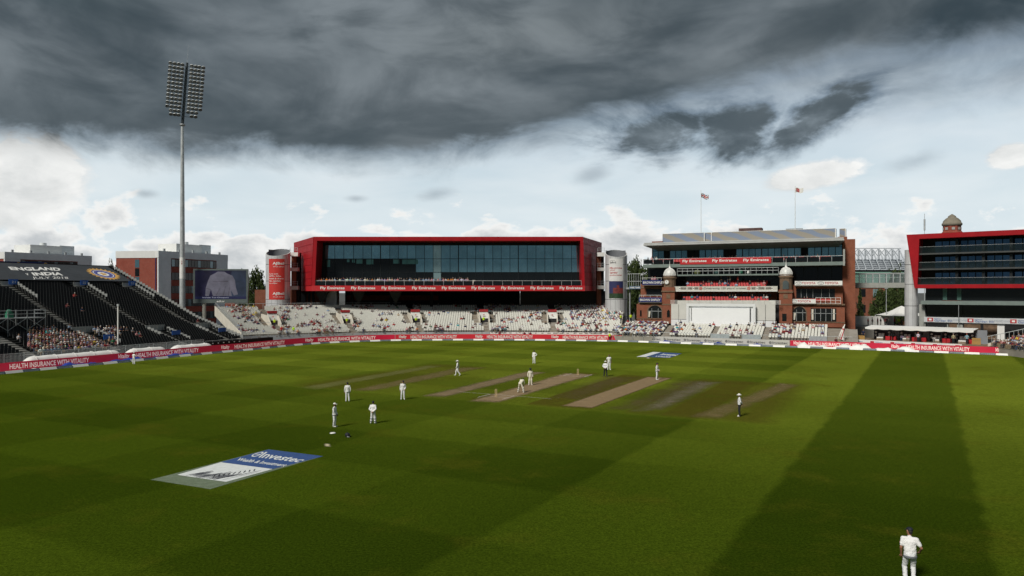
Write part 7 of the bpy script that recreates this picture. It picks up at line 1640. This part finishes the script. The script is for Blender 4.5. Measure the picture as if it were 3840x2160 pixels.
# ------------------------------------------------------------------ spectators
def spec_mat(name, src):
    m = bpy.data.materials.new(name); m.use_nodes = True; T = NT(m.node_tree); b = T.n['Principled BSDF']; b.inputs['Roughness'].default_value = .8
    co = T.add('ShaderNodeTexCoord').outputs['Object']; f = T.ss(T.noise(co, 6., 3), .3, .7, .8, 1.1)
    if src == 'shirt': c = T.add('ShaderNodeObjectInfo').outputs['Color']
    elif src == 'hair':
        rp = T.add('ShaderNodeValToRGB'); rp.color_ramp.interpolation = 'CONSTANT'; T.l.new(T.add('ShaderNodeObjectInfo').outputs['Random'], rp.inputs[0]); e = rp.color_ramp.elements
        e[0].position = 0; e[0].color = (.02, .015, .01, 1); e[1].position = .35; e[1].color = (.10, .06, .03, 1)
        for p, c_ in ((.52, (.30, .28, .26)), (.66, (.70, .69, .66)), (.86, (.03, .04, .10)), (.94, (.45, .03, .03))): k = e.new(p); k.color = (*c_, 1)
        c = rp.outputs[0]
    elif src == 'legs':
        rp = T.add('ShaderNodeValToRGB'); rp.color_ramp.interpolation = 'CONSTANT'; T.l.new(T.m('FRACT', T.m('MULTIPLY', T.add('ShaderNodeObjectInfo').outputs['Random'], 7.31)), rp.inputs[0]); e = rp.color_ramp.elements
        e[0].position = 0; e[0].color = (.02, .022, .03, 1); e[1].position = .45; e[1].color = (.04, .06, .12, 1)
        for p, c_ in ((.65, (.26, .20, .13)), (.82, (.10, .10, .10))): k = e.new(p); k.color = (*c_, 1)
        c = rp.outputs[0]
    else: c = T.add('ShaderNodeAttribute', attribute_name='col').outputs['Color']
    T.l.new(T.mix(1., c, T.xyz(f, f, f), 'MULTIPLY'), b.inputs['Base Color']); return m
S_SHIRT, S_HAIR, S_LEG, S_COL = spec_mat('spectator_top', 'shirt'), spec_mat('spectator_hair', 'hair'), spec_mat('spectator_legs', 'legs'), spec_mat('crowd_colours', 'attr')
def spec_mb(kind):
    m = MB()
    if kind.startswith('sit'):
        m.cyl((0, .03, .45), (0, .02, .70), .17, .19, 8); m.ball((0, .01, .80), (.22, .13, .17), 8, 5, 0); lean = -.03 if kind == 'sit' else -.12
        m.cyl((0, lean*.5, .92), (0, lean, 1.06), .05, .05, 6, 1); m.ball((0, lean, 1.13), (.088, .10, .115), 8, 6, 1); m.ball((0, lean+.02, 1.165), (.096, .108, .095), 8, 4, 2, -.15, 1.)
        for s_ in (-1, 1):
            m.cyl((s_*.09, .0, .50), (s_*.11, -.42, .52), .085, .07, 6, 3); m.cyl((s_*.11, -.42, .52), (s_*.12, -.42, .08), .065, .05, 6, 3); m.box(s_*.12-.045, s_*.12+.045, -.58, -.36, 0, .09, 3)
            if kind == 'sit': m.cyl((s_*.22, .0, .86), (s_*.26, -.08, .62), .06, .05, 6, 0); m.cyl((s_*.26, -.08, .62), (s_*.13, -.30, .60), .042, .036, 6, 1)
            else: m.cyl((s_*.22, -.02, .86), (s_*.30, -.22, .70), .06, .05, 6, 0); m.cyl((s_*.30, -.22, .70), (s_*.05, -.36, .82), .042, .036, 6, 1)
    else:
        m.cyl((0, 0, .92), (0, 0, 1.18), .16, .19, 8); m.ball((0, 0, 1.33), (.22, .13, .19), 8, 5, 0); m.cyl((0, 0, 1.46), (0, -.01, 1.57), .05, .05, 6, 1); m.ball((0, -.02, 1.66), (.088, .10, .118), 8, 6, 1); m.ball((0, .0, 1.695), (.096, .108, .10), 8, 4, 2, -.15, 1.)
        for s_ in (-1, 1):
            m.cyl((s_*.09, 0, .95), (s_*.10, -.01, .5), .095, .075, 6, 3); m.cyl((s_*.10, -.01, .5), (s_*.11, .01, .06), .072, .055, 6, 3); m.box(s_*.11-.045, s_*.11+.045, -.16, .08, 0, .08, 3)
            if kind == 'stand': m.cyl((s_*.22, 0, 1.40), (s_*.27, .02, 1.14), .06, .05, 6, 0); m.cyl((s_*.27, .02, 1.14), (s_*.25, -.06, .88), .042, .036, 6, 1)
            else: m.cyl((s_*.22, 0, 1.40), (s_*.30, -.10, 1.16), .06, .05, 6, 0); m.cyl((s_*.30, -.10, 1.16), (s_*.20, -.34, 1.12), .042, .036, 6, 1)
    return m
SPM = {k: spec_mb(k) for k in ('sit', 'sit2', 'stand', 'lean')}
SPME = {k: v.mesh('spectator', [S_SHIRT, SKIN, S_HAIR, S_LEG]) for k, v in SPM.items()}
COLS = {'white': (.72, .72, .72), 'pale blue': (.32, .42, .58), 'navy': (.02, .03, .08), 'black': (.015, .015, .018), 'maroon': (.16, .015, .03), 'red': (.45, .02, .025), 'grey': (.22, .22, .23), 'pink': (.60, .28, .30), 'beige': (.48, .38, .25), 'purple': (.10, .05, .18), 'green': (.03, .22, .09), 'turquoise': (.04, .38, .42), 'yellow': (.70, .55, .05), 'orange': (.60, .18, .03), 'fluorescent yellow': (.62, .85, .03), 'lilac': (.40, .34, .50)}
KEYS = ['white', 'pale blue', 'navy', 'black', 'maroon', 'red', 'grey', 'pink', 'beige', 'purple', 'green', 'turquoise', 'yellow', 'orange', 'lilac']; WT = np.array([.25, .09, .12, .11, .13, .05, .08, .04, .05, .04, .015, .015, .01, .01, .03]); WT /= WT.sum()
CROWD = []                                # (place, world pos, rz, mesh kind, colour)
crng = np.random.default_rng(11)
def col_pick(): return KEYS[crng.choice(len(KEYS), p=WT)]
blobs = {'white': [(crng.uniform(830, 2280), crng.uniform(1140, 1250), crng.uniform(14, 42), crng.uniform(5, 11)) for _ in range(64)]}
for st, p, rz in ALLSEATS:
    x, y = proj((p.x, p.y, p.z+.8)); d = 0.
    if x < -20 or x > 3860: continue
    if st == 'black':
        d = .008
        if 70 < x < 480 and 1228 < y < 1350: d = .88 if y > 1250 else .5
        if 190 < x < 300 and 1215 < y < 1245: d = .25
        if 60 < x < 110 and 1225 < y < 1330: d = .15
        if 440 < x < 540 and 1235 < y: d = .10
    elif st == 'white':
        d = .045
        for bx, by, rx, ry in blobs['white']:
            if ((x-bx)/rx)**2+((y-by)/ry)**2 < 1: d = max(d, .6)
        if x > 2140 and y < 1200: d = .55
        if x > 2060 and y > 1215: d = .3
        if 1990 < x < 2060 and 1165 < y < 1200: d = .5
        if 1050 < x < 1085 and 1165 < y < 1230: d = .55
        if 1040 < x < 1170 and y < 1160: d = max(d, .28)
    elif st == 'pav':
        d = .10
        if x < 2485: d = .72
        elif x < 2560: d = .55
        elif 2885 < x < 2985 and y < 1250: d = .6
        elif x > 2985: d = .09
        elif 2760 < x < 2870 and y > 1235: d = .22
    else: d = .62
    if crng.random() < d: CROWD.append((st, Vector((p.x, p.y, p.z)), rz+crng.uniform(-.25, .25), 'sit' if crng.random() < .7 else 'sit2', col_pick()))
for (p, rz) in PSEATS:
    if crng.random() < .16: CROWD.append(('balcony', p, rz, 'sit', col_pick()))
# standing guests along the balcony of the red building
x = S(2, 1035, 0)[0]; xe = S(3, 432, 0)[0]; ZS_ = P(*S(2, 1000, 566), 165).z
while x < xe:
    yy = YP+.75+crng.uniform(0, .9); q = Vector(((x-CX)/F*yy, yy, ZS_)); CROWD.append(('terrace', q, crng.uniform(-.4, .4), 'lean' if crng.random() < .5 else 'stand', ['white', 'white', 'pale blue', 'navy', 'grey', 'beige', 'pink', 'black', 'orange', 'lilac'][crng.integers(10)])); x += crng.uniform(5.5, 11.5)
# stewards and others
def stand_at(place, fr_or_none, x, y, Y, col, kind='stand', rz=None):
    p = P(x, y, Y); CROWD.append((place, p, crng.uniform(-1, 1) if rz is None else rz, kind, col))
for (x, y) in ((2328, 1196), (2365, 1193)): stand_at('steward', None, x, 1208, 152, 'fluorescent yellow')
CROWD.append(('steward', Vector((pv.w(a0s-1.5, 15.4, 0))), pv.rz, 'stand', 'fluorescent yellow'))
for u, x in voms[:4]: q = wp(u-.2/WL, .30); CROWD.append(('steward', q, 0., 'stand', 'fluorescent yellow'))
q = wp(.13, .03); CROWD.append(('steward', q, 0., 'stand', 'fluorescent yellow')); q = wp(.10, .03); CROWD.append(('steward', q, 0., 'stand', 'red'))
for xz, col in ((375, 'red'), (413, 'maroon'), (462, 'red'), (490, 'black'), (528, 'maroon'), (545, 'black'), (562, 'grey'), (612, 'red'), (655, 'fluorescent yellow'), (682, 'black')):
    x, _ = S(5, xz, 1100); Yc = 158+crng.uniform(-2, 1.5); CROWD.append(('concourse', Vector(((x-CX)/F*Yc, Yc, CZ)), crng.uniform(-2, 2), 'stand', col))
for xz, col, dd in ((668, 'lilac', .45), (720, 'pink', .45), (960, 'white', .45), (1148, 'beige', .6), (1270, 'pale blue', 1.2), (828, 'white', 1.2), (225, 'fluorescent yellow', 0.), (262, 'grey', -.5), (332, 'navy', -.5)):
    a_ = bo.Z(5, xz, 1230, dd)[0]; CROWD.append(('booth', bo.w(a_, dd-.9 if xz in (668, 720, 960) else dd, dkz), bo.rz, 'sit' if xz in (668, 720, 960) else 'stand', col))
for xz in (295, 325, 345, 365): x, _ = S(4, xz-10, 650); 
for xz, col in ((283, 'black'), (314, 'pink'), (338, 'navy'), (352, 'white'), (640, 'pink'), (945, 'black'), (968, 'beige'), (1590, 'black')): a_ = pv.Z(4, xz, 640, .6)[0]; CROWD.append(('balcony', pv.w(a_, .3 if xz < 400 else -1.2, zb1), pv.rz, 'stand', col))
for xz, col in ((885, 'black'), (940, 'navy'), (1025, 'red'), (960, 'grey')): a_ = pv.Z(4, xz, 740, 1.5)[0]; CROWD.append(('gantry', pv.w(a_, 1.6, zc0+.05), pv.rz+2, 'stand', col))
for xz in (323, 345): a_ = pv.Z(4, xz, 800, 2.4)[0]; CROWD.append(('balcony', pv.w(a_, 2.6, pv.Z(4, xz, 852, 2.6)[1]), pv.rz, 'stand', 'pink'))
for k in range(3): q = BOARD_P.at(BOARD_P.s_at_px((1872, 1966, 1988)[k])); o_ = BOARD_P.out(BOARD_P.s_at_px(1900)); CROWD.append(('front', Vector((q[0]+o_[0]*1.6, q[1]+o_[1]*1.6, 0)), 0., 'stand', 'maroon'))
PLACE = {'black': ('seated in the black stand', 'spectators in the black stand'), 'white': ('seated on the white seats below the red building', 'spectators below the red building'), 'pav': ('seated in front of the pavilion', 'spectators in front of the pavilion'), 'right': ('seated in the bank at the right edge', 'spectators in the right bank'), 'balcony': ('on a red seated pavilion balcony', 'spectators on the pavilion balconies'), 'terrace': ('standing at the rail of the red building', 'guests on the red building terrace'), 'steward': ('on steward duty beside the white seats', 'stewards'), 'concourse': ('standing on the paved concourse under the footbridge', 'people on the concourse'), 'booth': ('at the hospitality booths', 'people at the booths'), 'gantry': ('working on the pavilion camera gantry', 'people on the camera gantry'), 'front': ('standing behind the straight red board', 'people behind the boards')}
def shows(c):
    p = c[1]; return (1.7 if c[3] in ('stand', 'lean') else 1.0)/p.y
CROWD.sort(key=shows, reverse=True)
for st, p, rz, kind, col in CROWD[:300]:
    o = link('person', SPME[kind], None, p, rz); o.color = (*[c*crng.uniform(.85, 1.1) for c in COLS[col]], 1); s_ = crng.uniform(.94, 1.04); o.scale = (s_, s_, s_)
    ph, gr = PLACE[st]; sx, sy = proj(p)
    if st == 'black': ph = ('in upper rows' if sy < 1285 else 'in front rows')+' of black stand, '+('beside scaffold' if sx < 170 else 'scaffold side of white post' if sx < 325 else 'past the white post')
    if st == 'right': ph = ('low' if sy > 1275 else 'high')+' in the seat bank at the right edge'
    if st == 'terrace': ph = 'at terrace rail of red building, '+('drum tower end' if sx < 1350 else 'middle')
    if st == 'pav': ph = 'on white seats '+('below the clock tower' if sx < 2520 else 'below the sight screen' if sx < 2880 else 'below the plain domed tower')
    tag(o, f'person in {col} top {ph}', 'person', gr)
rest = CROWD[300:]
if rest:
    vs_, fs_, mi_, cols_ = [], [], [], []; HC = [(.02, .015, .01), (.10, .06, .03), (.30, .28, .26), (.70, .69, .66), (.03, .04, .10)]; LC = [(.02, .022, .03), (.04, .06, .12), (.26, .20, .13), (.1, .1, .1)]; n0 = 0
    for st, p, rz, kind, col in rest:
        mb = SPM[kind]; v = np.array(mb.v); c, s_ = math.cos(rz), math.sin(rz); vs_.append(np.stack([v[:, 0]*c-v[:, 1]*s_+p.x, v[:, 0]*s_+v[:, 1]*c+p.y, v[:, 2]+p.z], 1)); hc, lc = HC[crng.integers(5)], LC[crng.integers(4)]; pal = [COLS[col], (.36, .19, .12), hc, lc]
        for f, q in zip(mb.f, mb.mi): fs_.append([n0+i for i in f]); cols_ += [(*pal[q], 1)]*len(f)
        n0 += len(v)
    me = bpy.data.meshes.new('crowd'); me.from_pydata(np.concatenate(vs_).tolist(), [], fs_); me.materials.append(S_COL); ca = me.color_attributes.new('col', 'FLOAT_COLOR', 'CORNER'); ca.data.foreach_set('color', np.array(cols_, dtype=np.float32).ravel()); me.update()
    tag(link('crowd', me), 'remaining spectators scattered through the white and pavilion seats', 'crowd', None, 'stuff')
# person with a big white flag at the corner of the pavilion seats
fx, fy = S(4, 1850, 1330); fpz = G(fx, 1318); base = BOARD_P.at(BOARD_P.s_at_px(fx))+BOARD_P.out(BOARD_P.s_at_px(fx))*2.2
o = link('person', SPME['lean'], None, (base[0]-.6, base[1], 0), 0.); o.color = (.10, .012, .02, 1); tag(o, 'person in maroon holding a big white flag behind the red board', 'person', 'people behind the boards')
r = empty('hand_flag', (base[0], base[1]-.1, 0)); tag(r, 'large white flag with red cross hanging from a leaning pole', 'flag'); zt = P(*S(4, 1872, 1172), base[1]).z
m = MB(); m.cyl((-.35, 0, .8), (.95, 0, zt), .03, .02, 6); m.build('pole', WOOD, r)
def ff(u, v, o_=0.): t = .26+.72*v; return (-.35+1.3*t+u*1.25*(1-v*.9)-.35*(1-v), .15*math.sin(u*6+v*3)+o_, .8+(zt-.8)*t-u*.55*(1-v))
def fpatch(u0, u1, v0, v1, mt, nm, o_):
    m = MB(); n = 8
    for i in range(n+1):
        for j in range(n+1): m.v.append(ff(u0+(u1-u0)*i/n, v0+(v1-v0)*j/n, o_))
    for i in range(n):
        for j in range(n): a = i*(n+1)+j; m.f.append([a, a+n+1, a+n+2, a+1]); m.mi.append(0); m.sm.append(True)
    m.build(nm, mt, r)
fpatch(0, 1, 0, 1, TARP_W, 'flag_cloth', 0)
for o_ in (-.02, .02): fpatch(.42, .56, 0, .72, LETTER_R, 'red_cross_bar', o_); fpatch(0, 1, .62, .70, LETTER_R, 'red_cross_bar', o_)
